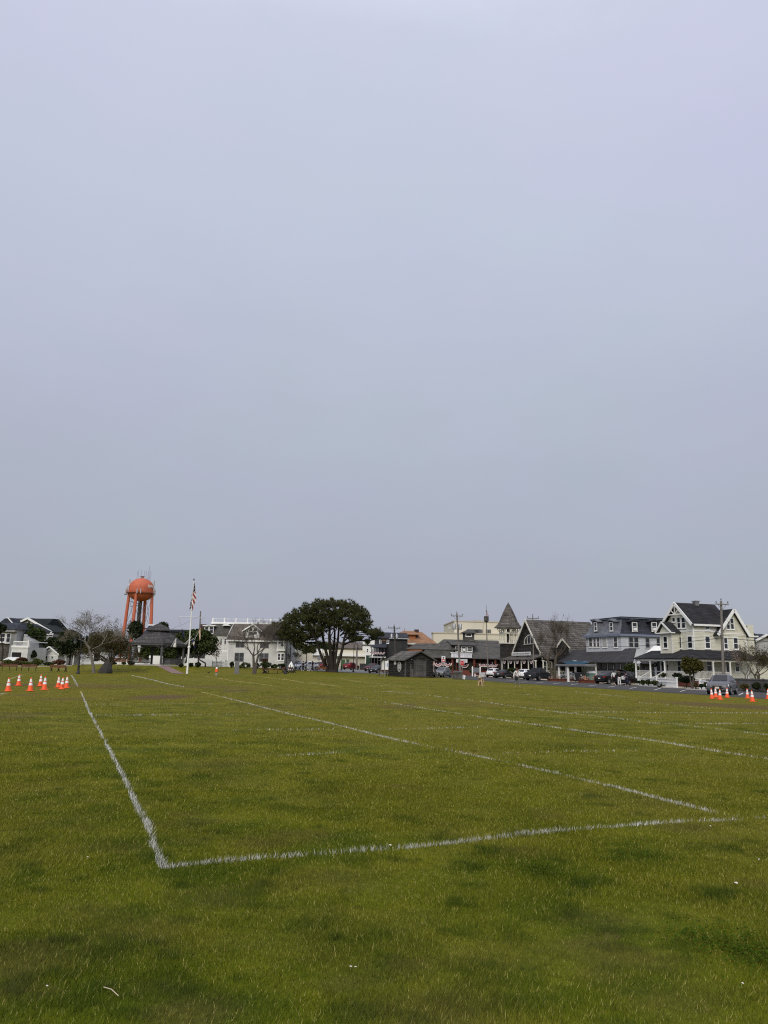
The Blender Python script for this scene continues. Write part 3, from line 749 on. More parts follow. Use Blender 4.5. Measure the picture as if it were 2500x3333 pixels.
def fbox(mb, face, c, u0, u1, v0, v1, w0, w1, m=None):
    P = PF(face, c)
    a = P(u0, v0, w0); b = P(u1, v1, w1)
    mb.box(a[0], b[0], a[1], b[1], a[2], b[2], m)

def rect(fr, face, c, x0, y0, x1, y1):
    h = fr.y if face == 'y' else fr.x
    pc, qc = (x0+x1)/2, (y0+y1)/2
    u0, u1 = sorted((h(x0, qc, c)[0], h(x1, qc, c)[0])); v1, v0 = h(pc, y0, c)[1], h(pc, y1, c)[1]
    return u0, u1, v0, v1

def window(par, fr, face, c, x0, y0, x1, y1, frame='white_trim', pane='pane', rows=2, cols=1, fw=.11, raw=None, sill=True, name='window'):
    """sash window on a wall plane: frame with bars and sill, the pane its sub-part"""
    u0, u1, v0, v1 = raw or rect(fr, face, c, x0, y0, x1, y1)
    mb = MB()
    fbox(mb, face, c, u0-fw, u0, v0-fw, v1+fw, .002, .06); fbox(mb, face, c, u1, u1+fw, v0-fw, v1+fw, .002, .06)
    fbox(mb, face, c, u0, u1, v1, v1+fw, .002, .06); fbox(mb, face, c, u0, u1, v0-fw, v0, .002, .06)
    for k in range(1, rows):
        z = v0+(v1-v0)*k/rows; fbox(mb, face, c, u0, u1, z-.035, z+.035, .03, .05)
    for k in range(1, cols):
        u = u0+(u1-u0)*k/cols; fbox(mb, face, c, u-.03, u+.03, v0, v1, .052, .058)
    if sill: fbox(mb, face, c, u0-fw-.05, u1+fw+.05, v0-fw-.06, v0-fw, .002, .11)
    o = mb.build(name, frame, par)
    q = MB(); fbox(q, face, c, u0, u1, v0, v1, .004, .028); q.build('pane', pane, o)
    return o

def part(par, name, mats, fn, **kw):
    mb = MB(); fn(mb); return mb.build(name, mats, par, **kw)

def gable_roof(mb, ax, a0, a1, e0, ridge, e1, ze0, zr, ze1, t=.16):
    """two slopes meeting in a ridge along axis ax"""
    poly = [(e0, ze0), (ridge, zr), (e1, ze1), (e1, ze1-t), (ridge, zr-t*1.3), (e0, ze0-t)]
    mb.prism(poly, ax, a0, a1)

def hip_roof(mb, x0, x1, y0, y1, ze, zr, rx0, rx1, ry, t=.15):
    """hipped roof: eave rectangle, ridge from rx0 to rx1 at y=ry"""
    a = [(x0, y0, ze), (x1, y0, ze), (x1, y1, ze), (x0, y1, ze)]; r0 = (rx0, ry, zr); r1 = (rx1, ry, zr)
    mb.face([a[0], a[1], r1, r0]); mb.face([a[1], a[2], r1]); mb.face([a[2], a[3], r0, r1]); mb.face([a[3], a[0], r0])
    mb.box(x0, x1, y0, y1, ze-t, ze-.004)

# ---------------------------------------------------------------- foliage and trees
def leaf_cloud(name, blobs, n, size, mat, parent, rng, up=.35, aspect=.55, shell=.55, flat=1.0):
    """leaf-sized quads spread through blobs (centre, radii, weight); open towards the middle"""
    c = np.array([b[0] for b in blobs], float); r = np.array([b[1] for b in blobs], float)
    wt = np.array([b[1][0]*b[1][1]*b[1][2] for b in blobs])**.75; wt /= wt.sum()
    k = rng.choice(len(blobs), n, p=wt)
    d = rng.normal(size=(n, 3)); d /= np.linalg.norm(d, axis=1, keepdims=True)
    rad = shell+(1-shell)*rng.random(n)**.7
    rad *= 1+.22*(fbm(d[:, 0]*2.7+k*5.1+20, d[:, 2]*2.7+d[:, 1]*2+20, 3)-.45)*2
    P = c[k]+d*rad[:, None]*r[k]
    s = size*rng.uniform(.55, 1.45, n)
    nrm = rng.normal(size=(n, 3)); nrm[:, 2] += up*2; nrm /= np.linalg.norm(nrm, axis=1, keepdims=True)
    a = np.cross(nrm, rng.normal(size=(n, 3))); a /= np.linalg.norm(a, axis=1, keepdims=True); b = np.cross(nrm, a)
    a *= s[:, None]; b *= (s*aspect)[:, None]
    V = np.empty((n*4, 3)); V[0::4] = P-a; V[1::4] = P-b; V[2::4] = P+a; V[3::4] = P+b
    return npmesh(name, V, np.arange(n*4).reshape(n, 4), mat, parent, rnd=np.clip(rng.random(n)*.6+.4*rng.random(len(blobs))[k], 0, 1))

def tuft_cloud(name, pts, n, ln, wd, mat, parent, rng, upb=.8):
    """bristling needle tufts: thin blades radiating from each shoot tip"""
    pts = np.array(pts); m = len(pts)
    P = np.repeat(pts, n, 0); N_ = len(P)
    d = rng.normal(size=(N_, 3)); d[:, 2] += upb; d /= np.linalg.norm(d, axis=1, keepdims=True)
    l = ln*rng.uniform(.5, 1.3, N_)
    s = np.cross(d, rng.normal(size=(N_, 3))); s /= np.linalg.norm(s, axis=1, keepdims=True); s *= (wd*rng.uniform(.6, 1.4, N_))[:, None]
    V = np.empty((N_*3, 3)); V[0::3] = P-s; V[1::3] = P+s; V[2::3] = P+d*l[:, None]
    rn = np.clip(np.repeat(rng.random(m), n)*.6+rng.random(N_)*.4, 0, 1)
    return npmesh(name, V, np.arange(N_*3).reshape(N_, 3), mat, parent, rnd=rn)

def limbs(mb, tips, p, d, ln, r, depth, rng, spread=.55, up=.12, kids=(2, 3), shrink=.74, seg=3, rmin=.008, bend=.22):
    """recursive branching; tips collects the shoot ends"""
    pts = [p.copy()]; rs = [r]; q = p.copy(); dd = d.copy()
    for i in range(seg):
        dd = (dd+Vector(rng.normal(0, bend, 3))*.5+Vector((0, 0, up*.3))).normalized()
        q = q+dd*(ln/seg); pts.append(q.copy()); rs.append(max(rmin, r*(1-.42*(i+1)/seg)))
    mb.tube(pts, rs, 5 if r > .05 else 3, cap=False)
    if depth <= 0:
        tips.append(tuple(q)); return
    for k in range(int(rng.integers(kids[0], kids[1]+1))):
        ax = Vector(rng.normal(0, 1, 3)); ax = (ax-dd*ax.dot(dd)).normalized()
        nd = (dd+ax*spread*rng.uniform(.6, 1.4)+Vector((0, 0, up))).normalized()
        st = pts[-1] if k < 2 else pts[int(rng.integers(1, seg))]
        limbs(mb, tips, st, nd, ln*shrink*rng.uniform(.75, 1.2), max(rmin, rs[-1]*.78), depth-1, rng, spread, up, kids, shrink, seg, rmin, bend)
    if depth <= 2: tips.append(tuple(pts[-1]))

def bare_tree(name, label, px, Y, top, stems, bark, seed, depth=5, ln=.36, spread=.5, up=.10, leaf=None, nl=0, ls=.06, r0=.16, cat='tree', group=None, kids=(2, 3), shrink=.74, wide=1.0, span=None, lj=.16, zmin=.1):
    """leafless or budding tree: trunk and a mesh of branches, scaled to the height seen"""
    base = on(px, Y); H = at(px, top, Y).z-base.z
    rng = np.random.default_rng(seed)
    t_ = thing(name, label, cat, base, 0, group)
    tr = MB(); br = MB(); tips = []
    for (dx, dy, fork, rr) in stems:
        p0 = Vector((dx*.12, dy*.12, -.1)); p1 = Vector((dx*.5, dy*.5, H*fork*.55)); p2 = Vector((dx, dy, H*fork))
        tr.tube([p0, (p0+p1)/2+Vector((.05, 0, 0)), p1, p2], [rr*1.35, rr*1.05, rr*.95, rr*.8], 8)
        for k in range(3):
            a = 2*math.pi*k/3+rng.uniform(0, 1.5)
            d = Vector((math.cos(a)*.75*wide+dx*.25, math.sin(a)*.75*wide, .8)).normalized()
            limbs(br, tips, p2-Vector((0, 0, .04)), d, H*ln*rng.uniform(.8, 1.1), rr*.62, depth, rng, spread, up, kids, shrink)
    zmax = max(v[2] for v in br.v); k = H/zmax
    zf = H*stems[0][2]
    for m_ in (br,):
        m_.v = [(v[0], v[1], v[2] if v[2] < zf else zf+(v[2]-zf)*(H-zf)/max(.1, zmax-zf)) for v in m_.v]
    tips = [(q[0], q[1], q[2] if q[2] < zf else zf+(q[2]-zf)*(H-zf)/max(.1, zmax-zf)) for q in tips]
    if span:
        xs = np.array([v[0] for v in br.v]); a, b = np.percentile(xs, 1.5), np.percentile(xs, 98.5); zm = at(px, top, Y).z*.6
        X0 = at(span[0], (top+span[2])/2, Y).x-base.x; X1 = at(span[1], (top+span[2])/2, Y).x-base.x
        fx = lambda q: (q[0]+(X0+(q[0]-a)*(X1-X0)/(b-a)-q[0])*min(1, max(0, (q[2]-zf*.95)/(.25*H))), q[1]*(X1-X0)/(b-a)*min(1, max(.6, q[2]/H)), q[2])
        br.v = [fx(v) for v in br.v]; tips = [fx(v) for v in tips]
    tr.build('trunk', bark, t_, smooth=True); br.build('branches', bark, t_)
    if leaf:
        tp = np.array(tips); kk = rng.choice(len(tp), nl)
        P = tp[kk]+rng.normal(0, lj, (nl, 3)); P = P[P[:, 2] > H*zmin]
        leaf_cloud_pts('buds' if 'bud' in leaf else 'leaves', P, ls, leaf, t_, rng)
    return t_

def leaf_cloud_pts(name, P, size, mat, parent, rng, aspect=.6):
    n = len(P); s = size*rng.uniform(.6, 1.4, n)
    nrm = rng.normal(size=(n, 3)); nrm[:, 2] += .5; nrm /= np.linalg.norm(nrm, axis=1, keepdims=True)
    a = np.cross(nrm, rng.normal(size=(n, 3))); a /= np.linalg.norm(a, axis=1, keepdims=True); b = np.cross(nrm, a)
    a *= s[:, None]; b *= (s*aspect)[:, None]
    V = np.empty((n*4, 3)); V[0::4] = P-a; V[1::4] = P-b; V[2::4] = P+a; V[3::4] = P+b
    return npmesh(name, V, np.arange(n*4).reshape(n, 4), mat, parent, rnd=rng.random(n))

def leafy(name, label, px, Y, x0, x1, top, bottom, mat, seed, n=2500, size=.22, bark='bark_dark', blobs=9, trunk=True, depth=.7, cat='tree', group=None, r=.14, shell=.5, base=None, stems=1, lumpy=1.0):
    """tree or shrub in leaf whose crown fills the box seen between x0..x1, top..bottom"""
    b0 = on(px, Y) if base is None else base
    rng = np.random.default_rng(seed)
    a = at(x0, (top+bottom)/2, Y); b = at(x1, (top+bottom)/2, Y); zt = at((x0+x1)/2, top, Y).z-b0.z; zb = max(.02, at((x0+x1)/2, bottom, Y).z-b0.z)
    cx = (a.x+b.x)/2-b0.x; rx = (b.x-a.x)/2; rz = (zt-zb)/2; cz = (zt+zb)/2
    t_ = thing(name, label, cat, b0, 0, group)
    bl = [((cx, 0, cz), (rx*.72, rx*depth*.72, rz*.78))]
    for k in range(blobs):
        an = rng.uniform(0, 2*np.pi); el = rng.uniform(-.5, .95)
        ce = math.sqrt(max(0, 1-el*el)); s = rng.uniform(.26, .42)*lumpy
        bl.append(((cx+rx*(1-s)*ce*math.cos(an), rx*depth*(1-s)*ce*math.sin(an), cz+rz*(1-s)*el), (rx*s, rx*depth*s, rz*s*1.1)))
    if trunk:
        mb = MB()
        for k in range(stems):
            o = (k-(stems-1)/2)*.25
            top_ = Vector((cx+o*2.2, 0, zb+(zt-zb)*.45))
            mb.tube([(o*.5, 0, -.1), (o*.8, .03, zb*.5), (cx*.6+o*1.5, 0, zb), top_], [r*1.2, r, r*.85, r*.35], 7)
            for j in range(5):
                q = bl[1+int(rng.integers(0, blobs))][0]
                s0 = Vector((cx*.6+o*1.5, 0, zb)).lerp(top_, rng.uniform(0, .6))
                mb.tube([s0, (s0+Vector(q))/2+Vector((0, 0, .1)), q], [r*.5, r*.35, r*.12], 5)
        mb.build('trunk', bark, t_, smooth=True)
        leaf_cloud('crown', bl, n, size, mat, t_, rng, shell=shell)
    else:
        st = MB()
        for j in range(5):
            q = bl[int(rng.integers(0, len(bl)))][0]; st.tube([(cx*.8+rng.uniform(-.1, .1), 0, -.05), q], [.03, .012], 4)
        st.build('stems', bark, t_)
        leaf_cloud('foliage', bl, n, size, mat, t_, rng, shell=shell)
    return t_

# ---------------------------------------------------------------- cars
def car(label, px, Y, heading, paint_, kind='suv', L_=4.4, W_=1.82, H_=1.66, glass_='car_glass', hatch=False, rack=False, plate_front=True, group=None, low='black', pos=None, chrome=False):
    """road vehicle built along +x (front); heading is the compass bearing it points to"""
    loc = pos or on(px, Y, .03)
    c = thing('parked_car' if kind != 'pickup' else 'pickup_truck', label, 'car' if kind != 'pickup' else 'pickup truck', loc, math.pi/2-R(heading), group)
    h = H_; l = L_/2; w = W_/2
    if kind == 'suv':
        st = [(l, .42, .62, .66, .70, .55), (l-.10, .26, .80, .86, .86, .62), (l-.32, .22, .92, .97, .96, .74), (l-.95, .22, 1.0, 1.06, 1.0, .80), (l-1.25, .22, 1.03, 1.09, 1.0, .80),
              (l-1.95, .22, 1.05, h-.05, 1.0, .70), (l-2.5, .22, 1.06, h, 1.0, .70), (-l+1.2, .22, 1.08, h-.03, 1.0, .69), (-l+.62, .22, 1.10, h-.12, .98, .66), (-l+.18, .24, 1.06, 1.12, .93, .70), (-l+.03, .34, .90, .95, .86, .66), (-l, .46, .72, .75, .80, .6)]
        gl = (4, 9); fw, rw = l-.86, -l+.80
    elif kind == 'coupe':
        st = [(l, .42, .60, .64, .70, .55), (l-.12, .24, .78, .84, .88, .62), (l-.4, .2, .90, .96, .97, .74), (l-1.0, .2, .98, 1.04, 1.0, .80), (l-1.3, .2, 1.01, 1.07, 1.0, .80),
              (l-2.0, .2, 1.04, h-.05, 1.0, .68), (l-2.5, .2, 1.05, h, 1.0, .67), (-l+1.5, .2, 1.07, h-.12, 1.0, .65), (-l+.75, .2, 1.09, h-.36, .98, .64), (-l+.16, .24, 1.07, 1.12, .93, .70), (-l+.03, .34, .90, .95, .86, .66), (-l, .46, .72, .75, .80, .6)]
        gl = (4, 9); fw, rw = l-.9, -l+.85
    elif kind == 'sedan':
        st = [(l, .40, .56, .60, .70, .55), (l-.12, .24, .68, .74, .88, .62), (l-.4, .2, .78, .84, .97, .74), (l-1.1, .2, .87, .93, 1.0, .80), (l-1.4, .2, .90, .96, 1.0, .80),
              (l-2.2, .2, .92, h-.04, 1.0, .66), (l-2.7, .2, .93, h, 1.0, .66), (-l+1.65, .2, .95, h-.05, 1.0, .65), (-l+.85, .2, .98, 1.06, .99, .72), (-l+.16, .24, .96, 1.02, .93, .72), (-l+.03, .34, .82, .86, .86, .66), (-l, .46, .66, .69, .80, .6)]
        gl = (4, 8); fw, rw = l-.9, -l+.95
    elif kind == 'van':
        st = [(l, .45, .80, .86, .80, .65), (l-.12, .28, 1.0, 1.08, .93, .75), (l-.6, .25, 1.15, 1.22, 1.0, .84), (l-.8, .25, 1.18, 1.26, 1.0, .86), (l-1.5, .25, 1.2, h-.1, 1.0, .84),
              (l-2.0, .25, 1.2, h, 1.0, .86), (0, .25, 1.2, h, 1.0, .86), (-l+.3, .25, 1.2, h-.02, 1.0, .86), (-l, .35, 1.15, h-.15, .96, .82)]
        gl = (3, 5); fw, rw = l-.9, -l+.9
    else:  # pickup
        st = [(l, .50, .80, .84, .80, .65), (l-.12, .34, 1.0, 1.06, .93, .74), (l-.5, .3, 1.12, 1.17, 1.0, .84), (l-1.25, .3, 1.17, 1.22, 1.0, .86), (l-1.5, .3, 1.18, 1.25, 1.0, .84),
              (l-2.15, .3, 1.18, h-.05, 1.0, .72), (l-2.6, .3, 1.18, h, 1.0, .72), (l-3.55, .3, 1.18, h-.03, 1.0, .70), (l-3.85, .3, 1.18, 1.22, 1.0, .86), (-l+.05, .36, 1.18, 1.21, 1.0, .9), (-l, .42, 1.12, 1.14, .98, .88)]
        gl = (4, 8); fw, rw = l-1.0, -l+1.15
    def sec(s):
        x, zl, zs, zr, a, b = s; ws = a*w; wr = b*w
        hs = [(0, zl), (.80*ws, zl), (.97*ws, zl+.14), (1.0*ws, (zl+zs)/2+.05), (.975*ws, zs), (.97*wr+(.02 if zr-zs > .2 else 0), zr-.07 if zr-zs > .2 else zr-.02), (.80*wr, zr-.01), (0, zr)]
        return [Vector((x, y, z)) for y, z in hs]+[Vector((x, -y, z)) for y, z in reversed(hs[1:-1])]
    S = [sec(s) for s in st]; n = len(S[0]); mb = MB()
    for p in S: mb.v += [tuple(q) for q in p]
    for i in range(len(S)-1):
        for j in range(n):
            a_ = i*n+j; b_ = i*n+(j+1) % n; mb.f.append((a_, b_, b_+n, a_+n)); mb.m.append(1 if j in (0, n-1) else 0)
    mb.f.append(tuple(range(n))); mb.m.append(0); mb.f.append(tuple((len(S)-1)*n+j for j in range(n))); mb.m.append(0)
    body = mb.build('body', [paint_, 'black'], c, smooth=True)
    # glazing
    g = MB()
    def pan(i, j0, j1, f0, f1, e0, e1, off):
        A = S[i]; B = S[i+1]
        q = [A[j0].lerp(A[j1], f0), A[j0].lerp(A[j1], f1), B[j0].lerp(B[j1], f1), B[j0].lerp(B[j1], f0)]
        q = [q[0].lerp(q[3], e0), q[1].lerp(q[2], e0), q[1].lerp(q[2], e1), q[0].lerp(q[3], e1)]
        nr = (q[1]-q[0]).cross(q[3]-q[0])
        if nr.length < 1e-6: return
        nr.normalize(); ct = sum(q, Vector())/4
        if nr.dot(ct-Vector((ct.x*.8, 0, .9))) < 0: nr = -nr
        a_ = [p+nr*off for p in q]; b_ = [p-nr*.02 for p in q]
        g.hexa(b_+a_)
    for i in range(gl[0], gl[1]):
        tall = S[i][5].z-S[i][4].z > .25 or S[i+1][5].z-S[i+1][4].z > .25
        if not tall: continue
        for (j0, j1) in ((4, 5),): pan(i, j0, j1, .10, .88, .05, .95, .012)
    g.build('side_window', glass_, c); g = MB()
    for i in range(gl[0], gl[1]):
        if S[i][5].z-S[i][4].z > .25 or S[i+1][5].z-S[i+1][4].z > .25: pan(i, n-4, n-5, .10, .88, .05, .95, .012)
    g.build('side_window', glass_, c)
    def slope(name, i0, i1, e0=.08, e1=.94):
        g2 = MB(); A, B = S[i0], S[i1]
        q = [A[6].lerp(B[6], e0), A[n-6].lerp(B[n-6], e0), A[n-6].lerp(B[n-6], e1), A[6].lerp(B[6], e1)]
        nr = (q[1]-q[0]).cross(q[3]-q[0]).normalized()
        if nr.z < 0: nr = -nr
        g2.hexa([p-nr*.02 for p in q]+[p+nr*.03 for p in q]); g2.build(name, glass_ if name != 'windscreen' else glass_, c)
    slope('windscreen', 4, 5)
    if kind in ('suv', 'coupe') and not hatch: slope('rear_window', 8, 9, .02, .80)
    if kind == 'sedan': slope('rear_window', 7, 8, .08, .9)
    if kind == 'pickup': slope('rear_window', 7, 8, .1, .75)
    rr = .335 if kind != 'pickup' else .40
    for (x, y) in ((fw, 1), (fw, -1), (rw, 1), (rw, -1)):
        y_ = y*(w-.10); t_ = MB(); pr = [(rr*.62, -.11), (rr*.96, -.11), (rr, -.07), (rr, .07), (rr*.96, .11), (rr*.62, .11)]
        t_.lathe([(a, b) for a, b in pr], 18); t_.v = [(v[0]+x, v[2]+y_, v[1]+rr) for v in t_.v]
        wh = t_.build('wheel', 'tyre', c, smooth=True)
        q = MB(); q.disc((x, y*(w+.014), rr), rr*.66, 'y', .05, 14); q.build('rim', 'rim', wh)
        ar = MB(); ar.disc((x, y*(w-.012), rr+.02), rr*1.16, 'y', .02, 18); ar.build('wheel_arch', 'black', c)
    for y in (1, -1):
        m_ = MB(); z = st[1][2]; m_.hexa([(l-.30, y*w*.66, z-.13), (l-.055, y*w*.50, z-.10), (l-.025, y*w*.50, z-.10), (l-.20, y*w*.955, z-.10), (l-.30, y*w*.66, z+.03), (l-.10, y*w*.50, z-.015), (l-.055, y*w*.50, z-.02), (l-.24, y*w*.96, z+.05)])
        m_.build('headlight', 'lamp_clear', c)
        m_ = MB(); zt = st[-3][2]-.08; m_.box(-l+.01, -l+.30, y*w*.62, y*w*.945, zt-.10, zt+.05); m_.build('tail_light', 'lamp_red', c)
        m_ = MB(); xm = l-1.45; zm = st[4][2]+.08; m_.box(xm-.10, xm+.05, y*(w-.03), y*(w+.17), zm-.04, zm+.11); m_.build('wing_mirror', paint_ if 'black' not in paint_ else 'black', c, bevel=.02)
    m_ = MB(); zg = st[1][2]; m_.box(l-.06, l+.015, -w*.52, w*.52, zg-.34, zg-.10); m_.build('grille', 'black', c)
    if chrome:
        m_ = MB(); [m_.bar((l+.01, y*w*.56, zg-.06), (l+.012, y*w*.40, zg-.20), .03, .07) and m_.bar((l-.0, y*w*.42, zg-.40), (l-.06, y*w*.80, zg-.22), .03, .06) for y in (1, -1)]; m_.bar((l+.02, -w*.5, zg-.05), (l+.02, w*.5, zg-.05), .03, .03); m_.build('chrome_trim', 'chrome', c)
    m_ = MB(); m_.box(l-.12, l+.02, -w*.70, w*.70, zg-.52, zg-.43); m_.build('bumper', low, c); m_ = MB(); m_.box(-l-.02, -l+.1, -w*.8, w*.8, .40, .52); m_.build('bumper', low, c)
    m_ = MB()
    if plate_front: m_.box(l+.004, l+.03, -.16, .16, zg-.30, zg-.16); m_.build('licence_plate', 'plate', c); m_ = MB()
    m_.box(-l-.04, -l-.004, -.16, .16, .66, .80); m_.build('licence_plate', 'plate', c)
    for y in (1, -1): m_ = MB(); m_.box(-l+.9, l-1.7, y*(w-.012), y*(w+.006), 1.0 if kind != 'sedan' else .86, 1.03 if kind != 'sedan' else .885); m_.build('side_trim', 'black', c)
    if rack:
        m_ = MB()
        for y in (1, -1): m_.tube([(-l+1.0, y*.55, h+.02), (-l+1.1, y*.55, h+.09), (l-2.1, y*.55, h+.09), (l-2.0, y*.55, h+.02)], .025, 5)
        m_.build('roof_rack', 'black', c)
    if hatch:
        m_ = MB(); x0 = -l+.62; z0 = h-.06
        m_.hexa([(x0, -w*.72, z0), (x0, w*.72, z0), (x0-1.05, w*.66, z0+.26), (x0-1.05, -w*.66, z0+.26), (x0, -w*.72, z0+.09), (x0, w*.72, z0+.09), (x0-1.05, w*.66, z0+.34), (x0-1.05, -w*.66, z0+.34)])
        m_.build('tailgate', paint_, c, bevel=.03)
        m_ = MB(); m_.box(-l+.02, -l+.16, -w*.7, w*.7, .78, 1.30); m_.hexa([(-l+.04, -w*.72, .78), (-l+.04, w*.72, .78), (-l+.12, w*.72, .78), (-l+.12, -w*.72, .78), (-l+.40, -w*.62, h-.14), (-l+.40, w*.62, h-.14), (-l+.60, w*.62, h-.14), (-l+.60, -w*.62, h-.14)])
        m_.build('boot_opening', 'dark_interior', c)
    return c

# ---------------------------------------------------------------- figures
def finger_chain(V, E, Rr, wrist, palm, dirn, side, cl=.35):
    """palm with four unequal fingers and a thumb, appended to a skeleton"""
    ip = len(V); V.append(tuple(palm)); E.append((wrist, ip)); Rr.append((.026, .016))
    d = Vector(dirn).normalized(); s = Vector(side).normalized(); nrm = d.cross(s)
    for k, (o, ln) in enumerate(((-.030, .062), (-.010, .076), (.010, .070), (.030, .052))):
        b = Vector(palm)+d*.035+s*o; i = len(V); V.append(tuple(b)); E.append((ip, i)); Rr.append((.010, .010))
        V.append(tuple(b+d*ln*.55+nrm*.008)); E.append((i, i+1)); Rr.append((.0085, .0085))
        V.append(tuple(b+d*ln+nrm*(.008+cl*.04))); E.append((i+1, i+2)); Rr.append((.007, .007))
    b = Vector(palm)-s*.036+d*.006; i = len(V); V.append(tuple(b)); E.append((ip, i)); Rr.append((.011, .011))
    V.append(tuple(b-s*.018+d*.045+nrm*.015)); E.append((i, i+1)); Rr.append((.009, .009))

def person(label, loc, yaw, top='cloth_white', legs='cloth_black', shoes='shoe_white', hair='hair_brown', hairlen=.14, stance=.12, armL=None, armR=None, head=(0, -.02, 0), h=1.70, bag=False, cap=None, group=None, wide=1.0, step=0.0, bend=0.0, long_top=.0, arms_bare=False):
    """figure facing local -y; arms given as (elbow, wrist) in metres for a 1.70 m body"""
    k = h/1.70
    p = thing('person', label, 'person', loc, yaw, group)
    armL = armL or ((.27, .03, 1.12), (.29, -.05, .88)); armR = armR or ((-.27, .03, 1.12), (-.29, -.05, .88))
    by = -bend
    V = [(0, 0, .93), (0, by*.3, 1.10), (0, by*.7, 1.28), (0, by, 1.42), (head[0]*.4, by+head[1]*.4, 1.50), (head[0], by+head[1]-.005, 1.585+head[2]), (head[0]*1.2, by+head[1]*1.1, 1.665+head[2])]
    Rr = [(.135*wide, .105), (.118*wide, .09), (.145*wide, .10), (.085, .07), (.05, .05), (.075, .088), (.060, .068)]
    E = [(0, 1), (1, 2), (2, 3), (3, 4), (4, 5), (5, 6)]
    AR = {}
    for sgn, arm, nm in ((1, armL, 'l'), (-1, armR, 'r')):
        i = len(V); V += [(sgn*.165*wide, by*.95, 1.39), arm[0], arm[1]]; E += [(3, i), (i, i+1), (i+1, i+2)]; Rr += [(.056, .056), (.042, .042), (.029, .026)]
        AR[nm] = (i, i+1, i+2)
        d = (Vector(arm[1])-Vector(arm[0])).normalized()
        sd = Vector((sgn*-1.0, 0, 0)) if abs(d.x) < .8 else Vector((0, -1, 0))
        sd = (sd-d*sd.dot(d)).normalized()
        finger_chain(V, E, Rr, i+2, Vector(arm[1])+d*.06, d, sd)
    LG = {}
    for sgn, nm in ((1, 'l'), (-1, 'r')):
        i = len(V); st = step*sgn
        V += [(sgn*.095, 0, .88), (sgn*(.095+stance*.4), -.02+st*.5, .49), (sgn*(.09+stance), .02+st, .085), (sgn*(.10+stance*1.05), -.13+st, .035)]
        E += [(0, i), (i, i+1), (i+1, i+2), (i+2, i+3)]; Rr += [(.092, .095), (.062, .066), (.042, .045), (.040, .030)]; LG[nm] = i
    sc = lambda vs: [tuple(c*k for c in v) for v in vs]
    body = skin('body', sc(V), E, Rr, 'skin_tone', p)
    # face: nose, eyes, mouth, ears joined to the head as small features of the body mesh are too fine; kept as one child
    fc = MB(); hx, hy, hz = V[5]; ca = (hx*k, (hy-.088)*k, (hz+.01)*k)
    fc.tube([(ca[0], ca[1]+.01, ca[2]+.03), (ca[0], ca[1]-.018, ca[2]-.012), (ca[0], ca[1]+.012, ca[2]-.022)], [.008, .013, .008], 5)
    for s in (1, -1): fc.lathe([(.002, -.008), (.011, 0), (.002, .008)], 6, (ca[0]+s*.030, ca[1]+.012, ca[2]+.028), 1)
    fc.box(ca[0]-.024, ca[0]+.024, ca[1]+.004, ca[1]+.016, ca[2]-.056, ca[2]-.046, 2)
    fc.build('face', ['skin_tone', 'sign_ink', 'hair_red'], p)
    # clothing
    tv = [(0, 0, .90-long_top), V[1], V[2], V[3]]; te = [(0, 1), (1, 2), (2, 3)]; tr = [(.150*wide, .12), (.140*wide, .112), (.165*wide, .122), (.10, .085)]
    for nm in ('l', 'r'):
        a, b, c_ = AR[nm]; i = len(tv)
        if arms_bare: tv += [V[a], tuple(Vector(V[a]).lerp(Vector(V[b]), .75))]; te += [(3, i), (i, i+1)]; tr += [(.072, .072), (.060, .060)]
        else: tv += [V[a], V[b], tuple(Vector(V[b]).lerp(Vector(V[c_]), .92))]; te += [(3, i), (i, i+1), (i+1, i+2)]; tr += [(.072, .072), (.058, .058), (.043, .041)]
    skin('top', sc(tv), te, tr, top, p)
    lv = [(0, 0, .96)]; le = []; lr = [(.148*wide, .118)]
    for nm in ('l', 'r'):
        i = LG[nm]; j = len(lv); lv += [V[i], V[i+1], tuple(Vector(V[i+2])+Vector((0, 0, .03)))]; le += [(0, j), (j, j+1), (j+1, j+2)]; lr += [(.106, .110), (.076, .080), (.058, .062)]
    skin('trousers', sc(lv), le, lr, legs, p)
    for nm in ('l', 'r'):
        i = LG[nm]; a = Vector(V[i+2]); b = Vector(V[i+3])
        skin('shoe', sc([tuple(a+Vector((0, .05, -.035))), tuple(a.lerp(b, .5)+Vector((0, 0, -.015))), tuple(b+Vector((0, -.02, .012)))]), [(0, 1), (1, 2)], [(.046, .044), (.050, .048), (.042, .030)], shoes, p)
    hv = [(hx, hy+.028, hz+.055), (hx, hy+.055, hz-.02), (hx, hy+.062, hz-.02-hairlen*.5), (hx, hy+.060, hz-.02-hairlen), (hx, hy-.035, hz+.085)]
    skin('hair', sc(hv), [(0, 1), (1, 2), (2, 3), (0, 4)], [(.092, .085), (.090, .062), (.080, .05), (.055, .035), (.072, .040)], hair, p)
    if cap:
        q = MB(); q.lathe([(.105, 0), (.108, .03), (.085, .08), (.03, .10)], 12, (hx*k, (hy-.0)*k, (hz+.045)*k)); q.hexa([(hx*k-.07, (hy-.09)*k, (hz+.05)*k), (hx*k+.07, (hy-.09)*k, (hz+.05)*k), (hx*k+.05, (hy-.19)*k, (hz+.03)*k), (hx*k-.05, (hy-.19)*k, (hz+.03)*k),
             (hx*k-.07, (hy-.09)*k, (hz+.065)*k), (hx*k+.07, (hy-.09)*k, (hz+.065)*k), (hx*k+.05, (hy-.19)*k, (hz+.042)*k), (hx*k-.05, (hy-.19)*k, (hz+.042)*k)])
        q.build('cap', cap, p)
    return p

